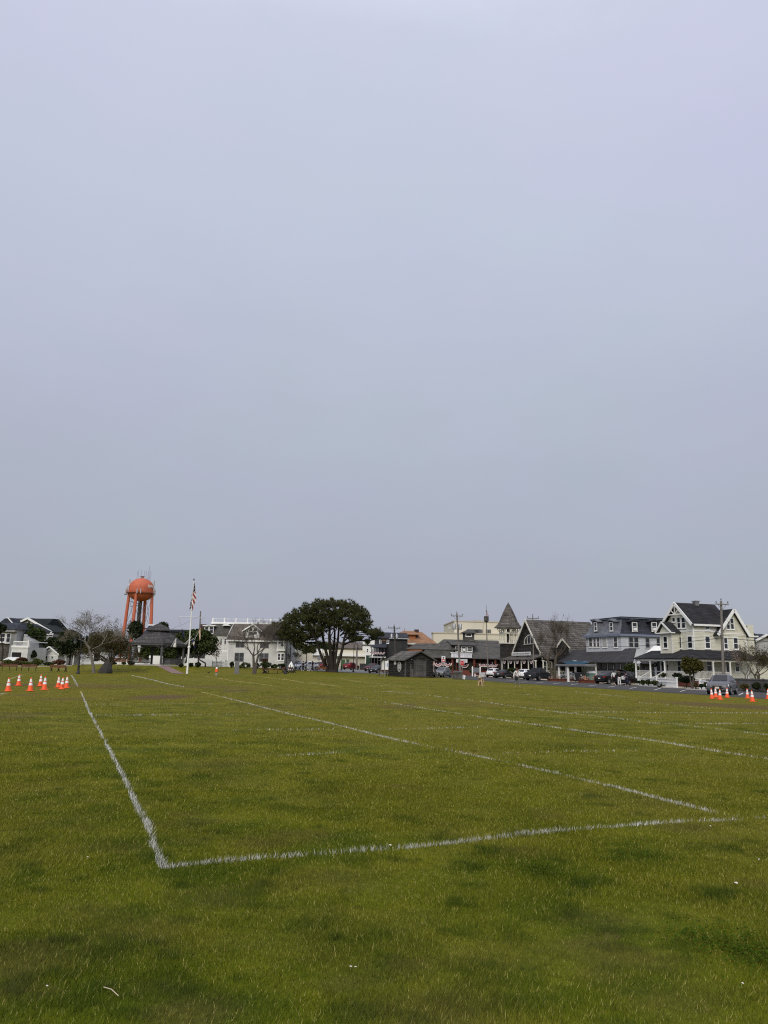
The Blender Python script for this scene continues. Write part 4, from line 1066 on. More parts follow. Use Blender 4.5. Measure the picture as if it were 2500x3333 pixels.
# ---------------------------------------------------------------- cone, bench, lamp, poles, flags
def cone(label, px, py, mark=False, tilt=0):
    b = gnd(px, py); c = thing('traffic_cone', label, 'traffic cone', b, random.uniform(0, 1.5), 'orange traffic cones with two white bands'); k_ = random.uniform(.96, 1.03); c.scale = (k_, k_, k_)
    r = lambda z: .150-.122*(z/.70)
    m = MB(); m.box(-.18, .18, -.18, .18, 0, .035); m.build('base', 'cone_orange', c, bevel=.02)
    m = MB(); m.lathe([(.155, .035), (r(.06), .06), (r(.70), .70), (.020, .715)], 20); bd = m.build('body', 'cone_orange', c, smooth=True)
    for z0, z1 in ((.30, .43), (.48, .63)):
        m = MB(); m.lathe([(r(z0)+.003, z0), (r(z1)+.003, z1)], 20); m.build('white_band', 'cone_white', c, smooth=True)
    if mark:
        m = MB(); m.box(-.022, .022, -r(.17)-.004, -r(.17)+.02, .09, .14); m.box(-.022, .022, -r(.20)-.008, -r(.20)+.02, .15, .18); m.box(-.022, .022, -r(.22)-.006, -r(.22)+.02, .19, .235)
        o = m.build('stencil', 'cone_mark', c); o.rotation_euler = (0, 0, R(38)); c.rotation_euler = (0, 0, 0)
    c.rotation_euler.x = R(random.uniform(-1.8, 1.8)); c.rotation_euler.y = R(random.uniform(-1.8, 1.8))
    return c

def park_bench(label, px, py, yaw, w=2.4, ends=3, group='dark brown park benches on the lawn', Y=None, seat='seat_pale'):
    c = thing('park_bench', label, 'bench', gnd(px, py) if Y is None else on(px, Y), yaw, group)
    m = MB()
    for k in range(3): m.box(-w/2, w/2, -.28+k*.15, -.16+k*.15, .42, .455)
    m.build('seat', seat, c)
    m = MB()
    for k in range(3): m.hexa([(-w/2, .20+k*.045, .52+k*.13), (w/2, .20+k*.045, .52+k*.13), (w/2, .235+k*.045, .52+k*.13), (-w/2, .235+k*.045, .52+k*.13), (-w/2, .235+k*.045, .635+k*.13), (w/2, .235+k*.045, .635+k*.13), (w/2, .27+k*.045, .635+k*.13), (-w/2, .27+k*.045, .635+k*.13)])
    m.build('backrest', 'bench_wood', c)
    for k in range(ends):
        x = -w/2+.08+(w-.16)*k/(ends-1); m = MB()
        m.bar((x, -.32, 0), (x, .22, .44), .07, .09); m.bar((x, .32, 0), (x, -.26, .44), .07, .09); m.bar((x, .15, .42), (x, .34, .96), .07, .08)
        m.bar((x, -.30, .40), (x, .20, .40), .07, .06); m.bar((x, -.28, .66), (x, .24, .66), .06, .05); m.bar((x, -.28, .42), (x, -.26, .66), .06, .05)
        m.build('leg', 'bench_iron', c)
    return c

def picnic_table(label, loc, yaw, top='table_wood', leg='table_wood', L_=1.9, seatmat=None):
    c = thing('picnic_table', label, 'picnic table', loc, yaw, 'picnic tables on the lawn')
    m = MB()
    for k in range(4): m.box(-L_/2, L_/2, -.36+k*.185, -.19+k*.185, .72, .76)
    m.build('tabletop', top, c)
    for s in (1, -1):
        m = MB(); m.box(-L_/2, L_/2, s*.60, s*.86, .42, .46); m.build('seat', seatmat or top, c)
        m = MB(); x = s*L_*.36
        m.bar((x, -.68, 0), (x, -.14, .72), .06, .12); m.bar((x, .68, 0), (x, .14, .72), .06, .12); m.bar((x, -.80, .38), (x, .80, .38), .06, .10); m.build('leg', leg, c)
    return c

def lamp_post(label, px, py=None, Y=None, top=None, side=-1, yaw=0.0, hook=.75):
    b = gnd(px, py) if Y is None else on(px, Y); H = at(px, top, b.y).z-b.z
    c = thing('street_lamp', label, 'street lamp', b, yaw, 'black lamp posts with hooked arms around the green')
    m = MB(); m.lathe([(.26, 0), (.26, .10), (.20, .16), (.17, .30), (.15, .34), (.125, .9), (.14, .95), (.10, 1.0)], 12); m.build('base', 'black_metal', c, smooth=True)
    m = MB(); r = hook/2; zt = H-r
    m.tube([(0, 0, .95), (0, 0, 2.4), (0, 0, zt)], [.080, .065, .050], 10); m.lathe([(.085, 0), (.10, .05), (.085, .10)], 10, (0, 0, 2.3)); m.build('post', 'black_metal', c, smooth=True)
    m = MB(); m.tube([(0, 0, zt-.02)]+[(side*(r-r*math.cos(a)), 0, zt+r*math.sin(a)) for a in np.linspace(0, math.pi, 10)]+[(side*2*r, 0, zt-.25)], .042, 7); m.tube([(0, 0, zt-.45), (side*.12, 0, zt-.2), (side*r*.5, 0, zt+r*.75)], .02, 5); m.build('arm', 'black_metal', c, smooth=True)
    sh = MB(); z = zt-.25; sh.lathe([(.07, .02), (.09, -.12), (.14, -.28), (.28, -.42), (.27, -.45)], 14, (side*2*r, 0, z)); s = sh.build('lamp_shade', 'black_metal', c, smooth=True)
    gl = MB(); gl.lathe([(.20, -.44), (.19, -.52), (.10, -.60), (.02, -.62)], 12, (side*2*r, 0, z)); gl.build('globe', 'light_grey', s, smooth=True)
    return c

def utility_pole(label, px, Y, top, base=None, arm=None, armdz=.45, transformers=0, mat='pole_wood', r=.15, yaw=0.0, armw=2.4, light=False, pins=(-1, 0, 1), lean=None):
    b = on(px, Y) if base is None else base
    tp = at(lean if lean is not None else px, top, Y); H = tp.z-b.z; tx = (tp.x-b.x) if lean is not None else 0.0
    c = thing('utility_pole', label, 'utility pole', b, yaw, 'wooden utility poles along the streets')
    m = MB(); m.tube([(0, 0, -.1), (tx*.5, 0, H*.5), (tx, 0, H)], [r*1.15, r, r*.8], 10); m.build('pole', mat, c, smooth=True)
    if arm:
        m = MB(); z = H-armdz; m.box(tx-armw/2, tx+armw/2, -r-.12, -r, z-.06, z+.06); m.bar((tx-armw*.3, -r-.03, z-.06), (tx, -r, z-.7), .04); m.bar((tx+armw*.3, -r-.03, z-.06), (tx, -r, z-.7), .04); ca = m.build('crossarm', mat, c)
        for q in pins:
            m = MB(); x = tx+q*(armw/2-.08); zz = z+.06 if q else H; yq = -r-.06 if q else 0
            m.lathe([(.035, 0), (.03, .10), (.075, .14), (.075, .24), (.04, .30)], 8, (x, yq, zz)); m.build('insulator', 'mid_grey', ca)
    for k in range(transformers):
        s = (-1, 1)[k % 2]; m = MB(); z = H-(2.6 if arm else 1.4)
        m.lathe([(.20, 0), (.26, .05), (.26, .85), (.20, .95), (.05, .97)], 12, (tx*.9+s*(r+.34), -.05, z)); m.lathe([(.05, .95), (.05, 1.2), (.02, 1.25)], 6, (tx*.9+s*(r+.30), -.05, z)); m.bar((tx*.9, 0, z+.5), (tx*.9+s*(r+.2), -.05, z+.5), .08); m.build('transformer', 'galvanised', c, smooth=True)
    if light:
        m = MB(); z = H*light[0]; x1 = light[1]
        m.tube([(tx*.6, 0, z-.5), (x1*.4, -.1, z), (x1, -.15, z+.1)], .035, 6); m.hexa([(x1-.35, -.25, z+.02), (x1+.1, -.25, z+.02), (x1+.1, -.02, z+.02), (x1-.35, -.02, z+.02), (x1-.3, -.2, z+.14), (x1+.08, -.2, z+.14), (x1+.08, -.06, z+.14), (x1-.3, -.06, z+.14)]); m.build('street_light', 'galvanised', c)
    return c

def cable(label, P, r=.02, sag=.3, mat='black_metal', group='overhead cables along the street'):
    P = [Vector(p) for p in P]; pts = []
    for a, b in zip(P[:-1], P[1:]):
        for k in range(10): q = a.lerp(b, k/10); q.z -= sag*4*(k/10)*(1-k/10); pts.append(q)
    pts.append(P[-1]); o = P[0].copy(); m = MB(); m.tube([p-o for p in pts], r, 5)
    return tag(m.build('overhead_cable', mat, loc=o), label, 'cable', group)

def cloth(name, A, B, Cc, D, mats, fn, parent, nu=8, nv=14, wave=.05, seed=0):
    """rippled cloth patch A-B top edge, D-C bottom edge; fn(u,v) picks the material slot"""
    A, B, Cc, D = map(Vector, (A, B, Cc, D)); nrm = (B-A).cross(D-A)
    nrm = nrm.normalized() if nrm.length > 1e-6 else Vector((0, 1, 0)); m = MB(); ph = seed*1.7
    for j in range(nv+1):
        for i in range(nu+1):
            u, v = i/nu, j/nv; p = A.lerp(B, u).lerp(D.lerp(Cc, u), v)
            p = p+nrm*wave*math.sin(u*9+v*4+ph)*(.3+u)+nrm*wave*.5*math.sin(v*13+ph)
            m.v.append(tuple(p))
    for j in range(nv):
        for i in range(nu):
            a = j*(nu+1)+i; m.f.append((a, a+1, a+nu+2, a+nu+1)); m.m.append(fn((i+.5)/nu, (j+.5)/nv))
    o = m.build(name, mats, parent, smooth=True)
    s = o.modifiers.new('thick', 'SOLIDIFY'); s.thickness = .012
    return o

def bunting(label, c, r, parent_yaw, group='red white and blue bunting fans hung on railings'):
    """pleated half-round fan: rings of white, red, blue"""
    o = thing('bunting', label, 'bunting', c, parent_yaw, group)
    def ring(nm, r0, r1, mat, n=18):
        m = MB()
        for k in range(n):
            a0, a1 = math.pi+math.pi*k/n, math.pi+math.pi*(k+1)/n; y0, y1 = (.03 if k % 2 else 0), (0 if k % 2 else .03)
            m.face([(r0*math.cos(a0), -y0, r0*math.sin(a0)*.92), (r1*math.cos(a0), -y0, r1*math.sin(a0)*.92), (r1*math.cos(a1), -y1, r1*math.sin(a1)*.92), (r0*math.cos(a1), -y1, r0*math.sin(a1)*.92)])
        q = m.build(nm, mat, o); s = q.modifiers.new('thick', 'SOLIDIFY'); s.thickness = .01
    ring('blue_band', .02, r*.36, 'flag_navy'); ring('white_band', r*.36, r*.52, 'flag_white'); ring('red_band', r*.52, r*.76, 'flag_red'); ring('white_edge', r*.76, r, 'flag_white')
    return o
# ================================================================ the right-hand row of buildings
def house(name, label, fr, cat='house', group=None): return thing(name, label, cat, fr.O, fr.yaw, group)

# ---- cream gabled house on the corner
fr = Frame(2267, 93, 14.6); h = house('clapboard_house', 'tall cream clapboard house with black roofs and wrap-around porch', fr)
ye = 6.4
yr, zr = fr.x(2206, 1962, 0); ze = fr.y(2263, 2026, 0)[1]; xe = fr.y(2326, 1970, yr)[0]
yl = 2*yr
wx0 = fr.y(2345, 2090, 0)[0]; wx1 = fr.y(2428, 2070, -.5)[0]; zsill = .75
wp = fr.y(2381, 1983, -.5); wl = fr.y(2333, 2062, -.5); wr = fr.y(2428, 2066, -.5)
m = MB(); m.box(0, wx1+1.6, .0, yl, 0, ze); m.prism([(.004, ze), (yr, zr-.12), (yl-.004, ze)], 'x', .002, xe)
m.box(wx0, wx1, -.5, 3.2, 0, wl[1]); m.prism([(wx0+.003, wl[1]), (wp[0], wp[1]-.15), (wx1-.003, wl[1])], 'y', -.498, 3.1)
byl = sorted((fr.x(2188, 2080, -1.1)[0], fr.x(2149, 2080, -1.1)[0])); bz = fr.x(2168, 2058, -1.1)[1]; bp = fr.x(2160, 2024, -1.15); bz0 = fr.x(2168, 2121, -1.1)[1]
m.box(-1.1, 0, byl[0], byl[1], bz0-.3, bz); m.build('wall', 'clap_cream', h)
def f(m):
    gable_roof(m, 'x', -.5, xe, -.45, yr, yl+.45, ze-.25, zr+.02, ze-.25)
    x2 = xe+2.4; m.face([(xe, -.45, ze-.25), (x2, -.2, ze-.2), (x2-.3, yr, ze+.35), (xe, yr, zr+.02)]); m.face([(xe, yl+.45, ze-.25), (xe, yr, zr+.02), (x2-.3, yr, ze+.35), (x2, yl+.3, ze-.2)])
    gable_roof(m, 'y', -.95, yr+.3, wl[0]-.15, wp[0], wr[0]+.15, wl[1]-.15, wp[1]+.03, wr[1]-.15)
    a = fr.y(2398, 2010, 2.4); b_ = fr.y(2457, 2066, 2.4); m.prism([(a[0], a[1]), (b_[0], b_[1]), (b_[0], b_[1]-.15), (a[0]-1.5, b_[1]-.15), (a[0]-1.5, a[1]-.2)], 'y', 2.2, 5.8)
part(h, 'roof', 'roof_black', f)
part(h, 'bay_roof', 'roof_black', lambda m: gable_roof(m, 'x', -1.5, .3, byl[0]-.35, bp[0], byl[1]+.35, bz-.02, bp[1], bz-.02, .12))
part(h, 'bay_gable', 'clap_cream', lambda m: m.prism([(byl[0]-.1, bz+.002), (bp[0], bp[1]-.22), (byl[1]+.1, bz+.002)], 'x', -1.12, -.9))
def f(m):  # white bargeboards, eaves boards, belt courses, corner boards
    for (a, b) in (((-.5, ze-.32), (yr, zr-.10)), ((yl+.5, ze-.32), (yr, zr-.10))): m.bar((-.54, a[0], a[1]), (-.54, b[0], b[1]), .10, .36)
    for (a, b) in (((wl[0]-.2, wl[1]-.22), (wp[0], wp[1]-.1)), ((wr[0]+.2, wr[1]-.22), (wp[0], wp[1]-.1))): m.bar((a[0], -.99, a[1]), (b[0], -.99, b[1]), .10, .36)
    for (a, b) in (((byl[0]-.4, bz-.06), (bp[0], bp[1]-.06)), ((byl[1]+.4, bz-.06), (bp[0], bp[1]-.06))): m.bar((-1.53, a[0], a[1]), (-1.53, b[0], b[1]), .08, .2)
    m.box(-1.52, -.9, byl[0]-.4, byl[1]+.4, bz-.16, bz-.04)
    m.box(-.2, wx0-.2, -.50, -.40, ze-.42, ze-.20); m.box(wx1+.1, wx1+2.2, -.1, .0, wr[1]-.25, wr[1]-.06)
    for z in (fr.y(2300, 2054, 0)[1],): m.box(-.03, wx0, -.035, -.003, z-.09, z+.09); m.box(-.035, -.003, 0, yl, z-.09, z+.09); m.box(wx0, wx1, -.535, -.503, z-.32, z-.2)
    m.box(-.04, .10, -.04, -.003, .8, ze-.3); m.box(-.04, -.003, -.003, .10, .8, ze-.3); m.box(wx0-.003, wx0+.12, -.54, -.503, .8, wl[1]-.1); m.box(wx1-.12, wx1+.003, -.54, -.503, .8, wl[1]-.1)
    m.box(-1.13, -1.103, byl[0], byl[0]+.1, bz0-.3, bz-.16); m.box(-1.13, -1.103, byl[1]-.1, byl[1], bz0-.3, bz-.16)
    # fretwork in the peak of the front gable
    z0 = zr-1.5; m.bar((-.56, yr-1.25, z0), (-.56, yr+1.25, z0), .07, .12)
    for q in (-.75, 0, .75): m.bar((-.56, yr, z0), (-.56, yr+q, zr-.55-abs(q)*.5), .06, .09)
    m.bar((-.56, yr, z0), (-.56, yr, zr-.2), .06, .1)
part(h, 'trim', 'white_trim', f)
for q in ((2295,2028,2308,2051),(2296,2073,2309.5,2109)): window(h, fr, 'y', 0, *q)
for q in ((2357,2078,2367,2111),(2388,2077,2400.5,2111.5),(2365,2016,2374,2047),(2378,2014,2387,2047)): window(h, fr, 'y', -.5, *q)
for q in ((2205.5,2010.5,2214.5,2043.5),(2220,2010.5,2230.5,2043.5),(2189.5,2011.5,2197.5,2023),(2205,2072.5,2218,2109),(2240,2072,2253.5,2108.5)): window(h, fr, 'x', 0, *q, rows=2 if q[3]-q[1] > 15 else 1)
window(h, fr, 'x', -1.1, 2161,2072.5,2172.5,2108)
# porch round both fronts
PX, PY = -2.5, -2.5; zi = fr.y(2300, 2116, 0)[1]; zo = fr.y(2320, 2147, PY)[1]; yP = fr.x(2068, 2150, PX)[0]; xP = wx1+.6
def f(m):
    m.hexa([(PX-.3, PY-.3, zo), (PX-.3, yP, zo), (0, yP, zi-.3), (0, 0, zi-.3), (PX-.3, PY-.3, zo+.14), (PX-.3, yP, zo+.14), (-.002, yP, zi), (-.002, -.002, zi)])
    m.hexa([(PX-.3, PY-.3, zo), (xP, PY-.3, zo), (xP-1.6, -.5, zi-.3), (0, 0, zi-.3), (PX-.3, PY-.3, zo+.14), (xP, PY-.3, zo+.14), (xP-1.6, -.502, zi), (-.002, -.002, zi)])
part(h, 'porch_roof', 'roof_black', f)
part(h, 'porch_floor', 'light_grey', lambda m: (m.box(PX, -.003, PY, yP, zsill-.15, zsill), m.box(-.001, xP-.4, PY, -.503, zsill-.15, zsill)))
part(h, 'porch_base', 'brick_red', lambda m: (m.box(PX+.15, -.1, PY+.15, yP-.2, 0, zsill-.152), m.box(-.05, xP-.7, PY+.15, -.6, 0, zsill-.152)))
part(h, 'porch_frieze', 'white_trim', lambda m: (m.box(PX-.05, PX+.12, PY-.05, yP, zo-.22, zo-.004), m.box(PX+.122, xP-.3, PY-.05, PY+.12, zo-.22, zo-.004)))
posts = [(PX+.05, fr.x(px, 2190, PX+.05)[0]) for px in (2071, 2118, 2165)]+[(PX+.05, PY+.05)]+[(fr.y(px, 2190, PY+.05)[0], PY+.05) for px in (2323, 2378)]
for (x, y) in posts: part(h, 'porch_post', 'white_trim', lambda m: (m.lathe([(.17, zsill), (.17, zsill+.12), (.125, zsill+.16), (.105, zo-.4), (.16, zo-.3), (.16, zo-.222)], 12, (x, y, 0))), smooth=True)
def rail(m, a, b, top=True):
    a = Vector(a); b = Vector(b); n = max(2, int((b-a).length/.16))
    for z in ((.92, .06) if top else ()) and (.92, .12): m.bar(a+Vector((0, 0, z)), b+Vector((0, 0, z)), .07, .07)
    for k in range(n+1): p = a.lerp(b, k/n); m.bar(p+Vector((0, 0, .12)), p+Vector((0, 0, .90)), .035)
z = zsill
segs = [((posts[2][0], posts[2][1], z), (PX+.05, PY+.05, z)), ((PX+.05, yP-.1, z), (posts[1][0], posts[1][1], z)), ((PX+.05, PY+.05, z), (posts[4][0], PY+.05, z)), ((posts[4][0], PY+.05, z), (posts[5][0], PY+.05, z))]
for a, b in segs: part(h, 'porch_railing', 'off_white', lambda m: rail(m, a, b))
def f(m):
    y0, y1 = posts[2][1]+.2, posts[1][1]-.2
    for k in range(5): m.box(PX-.3*(k+1), PX-.3*k-.002, y0, y1, -.1, zsill-.15*(k+1))
part(h, 'porch_steps', 'light_grey', f)
for y in (posts[2][1]+.1, posts[1][1]-.1): part(h, 'stair_rail', 'off_white', lambda m: (m.bar((PX, y, zsill+.9), (PX-1.6, y, .85), .08), m.box(PX-1.68, PX-1.56, y-.06, y+.06, 0, .95), [m.bar((PX-.2*k, y, zsill-.1*k), (PX-.2*k, y, zsill+.9-.1*k), .03) for k in range(1, 8)]))
y0 = fr.x(2152, 2180, 0)[0]
d = part(h, 'front_door', 'white_trim', lambda m: m.box(-.05, -.003, y0-1.25, y0+1.35, zsill, zsill+2.35))
part(d, 'door_glass', 'pane', lambda m: (m.box(-.075, -.052, y0-.95, y0-.25, zsill+.95, zsill+2.15), m.box(-.075, -.052, y0+.15, y0+.85, zsill+.95, zsill+2.15), m.box(-.075, -.052, y0+.2, y0+.8, zsill+.15, zsill+.8)))
for yy_ in (y0-.62, y0+1.12): part(h, 'wreath', 'leaf_dark', lambda m: m.tube([(-.11, yy_+.24*math.cos(a), zsill+1.75+.24*math.sin(a)) for a in np.linspace(0, 2*math.pi, 13)], .085, 6))
for q in ((2301,2149,2315,2183),): window(h, fr, 'y', 0, *q)
window(h, fr, 'y', -.5, 2393,2151,2404.5,2185); window(h, fr, 'x', 0, 2207, 2150, 2217, 2186)
dd = rect(fr, 'y', -.5, 2361, 2153, 2375, 2187)
d = part(h, 'side_door', 'white_trim', lambda m: fbox(m, 'y', -.5, dd[0], dd[1], zsill, dd[3]+.1, .003, .06)); part(d, 'door_glass', 'pane', lambda m: fbox(m, 'y', -.5, dd[0]+.15, dd[1]-.15, zsill+1.0, dd[3]-.1, .062, .08))
# low rear wing with french windows, right of the porch
def f(m): m.box(wx1+.02, wx1+4.2, .3, 5, 0, 3.4)
part(h, 'rear_wing', 'clap_cream', f); part(h, 'rear_wing_roof', 'roof_black', lambda m: m.hexa([(wx1-.6, -.6, 3.2), (wx1+4.6, -.6, 3.2), (wx1+4.6, 5.2, 4.2), (wx1-.6, 5.2, 4.2), (wx1-.6, -.6, 3.35), (wx1+4.6, -.6, 3.35), (wx1+4.6, 5.2, 4.35), (wx1-.6, 5.2, 4.35)]))
for px in (2424, 2441, 2458): window(h, fr, 'y', .3, px-5, 2160, px+5, 2192, cols=2, rows=3)
xc, zc = fr.y(2264.5, 1955, yr)
c_ = part(h, 'chimney', 'mid_grey', lambda m: m.box(xc-.28, xc+.28, yr-.3, yr+.3, zr-.5, zr+.25)); part(c_, 'chimney_cap', 'galvanised', lambda m: m.box(xc-.36, xc+.36, yr-.38, yr+.38, zr+.252, zr+.36))

# ---- blue grey mansard hotel
fr = Frame(2027, 118, 14.6); h = house('mansard_building', 'pale blue boarding house with slate mansard roof and dormers', fr, 'building')
yl = fr.x(1907, 2064, 0)[0]; zb = fr.y(2027, 2063, 0)[1]; zt = fr.y(2027, 2011, 0)[1]; xr_ = 11.0
part(h, 'wall', 'clap_hotel', lambda m: m.box(0, xr_, 0, yl, 0, zb-.3))
def mans(m):
    n = 6; P = []
    for k in range(n+1):
        q = k/n; off = -.35+1.15*(1-(1-q)**1.9); z = zb+(zt-zb)*q; P.append((off, z))
    for (o0, z0), (o1, z1) in zip(P[:-1], P[1:]):
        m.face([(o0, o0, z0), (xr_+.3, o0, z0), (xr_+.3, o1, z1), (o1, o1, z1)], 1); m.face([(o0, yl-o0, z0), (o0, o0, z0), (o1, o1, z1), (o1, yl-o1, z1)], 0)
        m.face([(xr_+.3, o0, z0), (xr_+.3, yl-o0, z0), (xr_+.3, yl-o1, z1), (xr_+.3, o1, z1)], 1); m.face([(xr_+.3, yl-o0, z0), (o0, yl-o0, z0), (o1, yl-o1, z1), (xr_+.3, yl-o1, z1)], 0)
    m.box(.75, xr_+.2, .75, yl-.75, zt-.12, zt-.003, 1)
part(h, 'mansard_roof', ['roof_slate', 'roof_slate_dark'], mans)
part(h, 'cornice', 'hotel_trim', lambda m: (m.box(-.42, xr_, -.42, yl+.42, zb-.32, zb-.003), m.box(.6, xr_+.1, .6, yl-.6, zt, zt+.16)))
part(h, 'flat_roof_edge', 'dark_grey', lambda m: m.box(.5, xr_, .5, yl-.5, zt+.163, zt+.26))
for px in (1938.5, 1990): # dormers on the front
    r_ = rect(fr, 'x', -.1, px-5, 2026, px+6, 2052); yc = (r_[0]+r_[1])/2; v0, v1 = r_[2], r_[3]
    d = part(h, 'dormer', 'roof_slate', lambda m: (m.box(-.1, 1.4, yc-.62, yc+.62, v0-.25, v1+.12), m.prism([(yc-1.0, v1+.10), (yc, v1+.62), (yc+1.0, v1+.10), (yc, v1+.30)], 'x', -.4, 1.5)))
    window(d, fr, 'x', -.1, 0, 0, 0, 0, raw=(yc-.36, yc+.36, v0, v1-.05))
for px in (2065, 2128.5):
    r_ = rect(fr, 'y', -.1, px-6, 2026, px+7, 2053); xc = (r_[0]+r_[1])/2; v0, v1 = r_[2], r_[3]
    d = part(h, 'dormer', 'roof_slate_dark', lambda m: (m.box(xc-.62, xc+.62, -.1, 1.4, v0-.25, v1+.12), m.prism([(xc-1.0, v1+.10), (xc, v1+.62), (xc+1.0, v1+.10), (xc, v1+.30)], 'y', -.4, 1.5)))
    window(d, fr, 'y', -.1, 0, 0, 0, 0, raw=(xc-.36, xc+.36, v0, v1-.05))
    part(d, 'air_conditioner', 'white_paint', lambda m: fbox(m, 'y', -.1, xc-.3, xc+.3, v0+.02, v0+.45, .06, .3))
for q in ((1918,2075,1928,2105),(1932.5,2075,1940,2105),(1944,2075,1951.5,2105),(1961,2075,1975.5,2106),(1999,2074,2010,2106)): window(h, fr, 'x', 0, *q, pane='curtain' if q[0] == 1961 else 'pane_grey')
for q in ((2047.5,2075,2060,2106),(2064.5,2075.5,2077,2107),(2101.5,2077.5,2113.5,2108),(2138,2079,2147,2110)): window(h, fr, 'y', 0, *q, frame='light_grey')

# ---- long low shop with dark shingled roof in front of it
fr = Frame(2070, 110, 14.6); h = house('low_shop', 'long low shop with dark grey shingle roof sweeping over its porch', fr, 'building')
yl = fr.x(1811, 2152, 0)[0]; ze = fr.x(1960, 2154, 0)[1]; dz_ = 3.4; zt = fr.x(1960, 2113, dz_)[1]; yt0 = fr.x(2068, 2115, dz_)[0]; yt1 = fr.x(1836, 2113, dz_)[0]
part(h, 'roof', 'roof_shop', lambda m: m.hexa([(-.5, -.3, ze-.16), (dz_+.2, yt0, zt-.16), (dz_+.2, yt1, zt-.16), (-.5, yl, ze-.16), (-.5, -.3, ze), (dz_, yt0, zt), (dz_, yt1, zt), (-.5, yl, ze)]))
part(h, 'parapet', 'white_trim', lambda m: m.hexa([(.3, -.33, ze+.2), (7.5, -2.2, ze+.9), (7.5, -.2, ze+1.2), (dz_, .2, ze+.2), (.3, -.33, ze+.32), (7.5, -2.2, zt+.1), (7.5, -.2, zt+.3), (dz_, .2, zt+.25)]))
ysp = fr.x(1938, 2190, 1.2)[0]
part(h, 'wall', 'off_white', lambda m: (m.box(1.2, 6, .2, ysp, 0, 2.9), m.box(4.6, 6, ysp+.01, yl-.5, 0, 2.9)))
part(h, 'end_wall', 'dark_grey', lambda m: m.box(.9, 7.5, -.12, .196, 0, 3.0)); part(h, 'end_roof', 'roof_shop', lambda m: m.hexa([(.4, -1.2, ze-.3), (7.6, -1.2, ze-.3), (7.6, .15, ze+.6), (.4, .15, ze+.6), (.4, -1.2, ze-.15), (7.6, -1.2, ze-.15), (7.6, .18, ze+.75), (.4, .18, ze+.75)]))
window(h, fr, 'y', -.12, 0, 0, 0, 0, raw=(1.6, 3.4, 1.2, 2.4), frame='mid_grey', cols=2); window(h, fr, 'y', -.12, 0, 0, 0, 0, raw=(4.2, 6.0, 1.2, 2.4), frame='mid_grey', cols=2)
part(h, 'porch_wall', 'light_grey', lambda m: m.box(-.05, .08, .6, ysp-.6, 0, 1.25))
for k, px in enumerate((1948, 1966.5, 1987, 2008, 2030, 2052)): window(h, fr, 'x', 1.2, px-6.5, 2159, px+7.5, 2178, frame='dark_grey', pane='pane_grey', rows=1, fw=.14)
for px in (1812, 1940, 2068): 
    y_ = fr.x(px, 2180, -.2)[0]; part(h, 'porch_post', 'off_white', lambda m: m.box(-.28, -.12, y_-.09, y_+.09, 0, ze-.17))
for px in (1836, 1862, 1886): window(h, fr, 'x', 4.6, px-8, 2170, px+8, 2186, pane='pane_grey', cols=2)

# canopy with kayak in front of the shop
fr2 = Frame(1850, 114, 14.6); c_ = house('canopy_frame', 'flat grey canopy on white square posts in front of low shop', fr2, 'canopy')
ya = fr2.x(1820, 2190, 0)[0]; zc = fr2.x(1850, 2169, 0)[1]; ye_ = fr2.x(1912, 2168, 0)[0]
part(c_, 'roof', 'mid_grey', lambda m: m.box(-.3, 1.4, ye_, ya+.6, zc, zc+.34), bevel=.04)
for (x, y) in ((0, 0), (0, ya), (1.2, 0), (1.2, ya)): part(c_, 'post', 'white_trim', lambda m: (m.box(x-.12, x+.12, y-.12, y+.12, 0, zc-.003), m.box(x-.16, x+.16, y-.16, y+.16, 0, .12)))
k_ = thing('kayak', 'blue kayak lying on the flat grey canopy', 'kayak', fr2.world((.7, (ya+ye_)/2+.4, zc+.345)), fr2.yaw)
Lk = abs(ya-ye_)*.94
part(k_, 'hull', 'kayak_blue', lambda m: m.hexa([(-.01, -Lk/2, .22), (.01, -Lk/2, .22), (.01, -Lk/2, .25), (-.01, -Lk/2, .25)]*1+[(-.2, -Lk*.3, .04), (.2, -Lk*.3, .04), (.3, -Lk*.3, .42), (-.3, -Lk*.3, .42)]) and (m.hexa([(-.2, -Lk*.3, .04), (.2, -Lk*.3, .04), (.3, -Lk*.3, .42), (-.3, -Lk*.3, .42), (-.26, 0, 0), (.26, 0, 0), (.38, 0, .45), (-.38, 0, .45)]), m.hexa([(-.26, 0, 0), (.26, 0, 0), (.38, 0, .45), (-.38, 0, .45), (-.2, Lk*.3, .04), (.2, Lk*.3, .04), (.3, Lk*.3, .42), (-.3, Lk*.3, .42)]), m.hexa([(-.2, Lk*.3, .04), (.2, Lk*.3, .04), (.3, Lk*.3, .42), (-.3, Lk*.3, .42), (-.01, Lk/2, .3), (.01, Lk/2, .3), (.01, Lk/2, .34), (-.01, Lk/2, .34)])), smooth=True)
part(k_, 'cockpit_rim', 'white_paint', lambda m: m.tube([(.2*math.cos(a), .2+.45*math.sin(a), .47) for a in np.linspace(0, 2*math.pi, 13)], .035, 5))

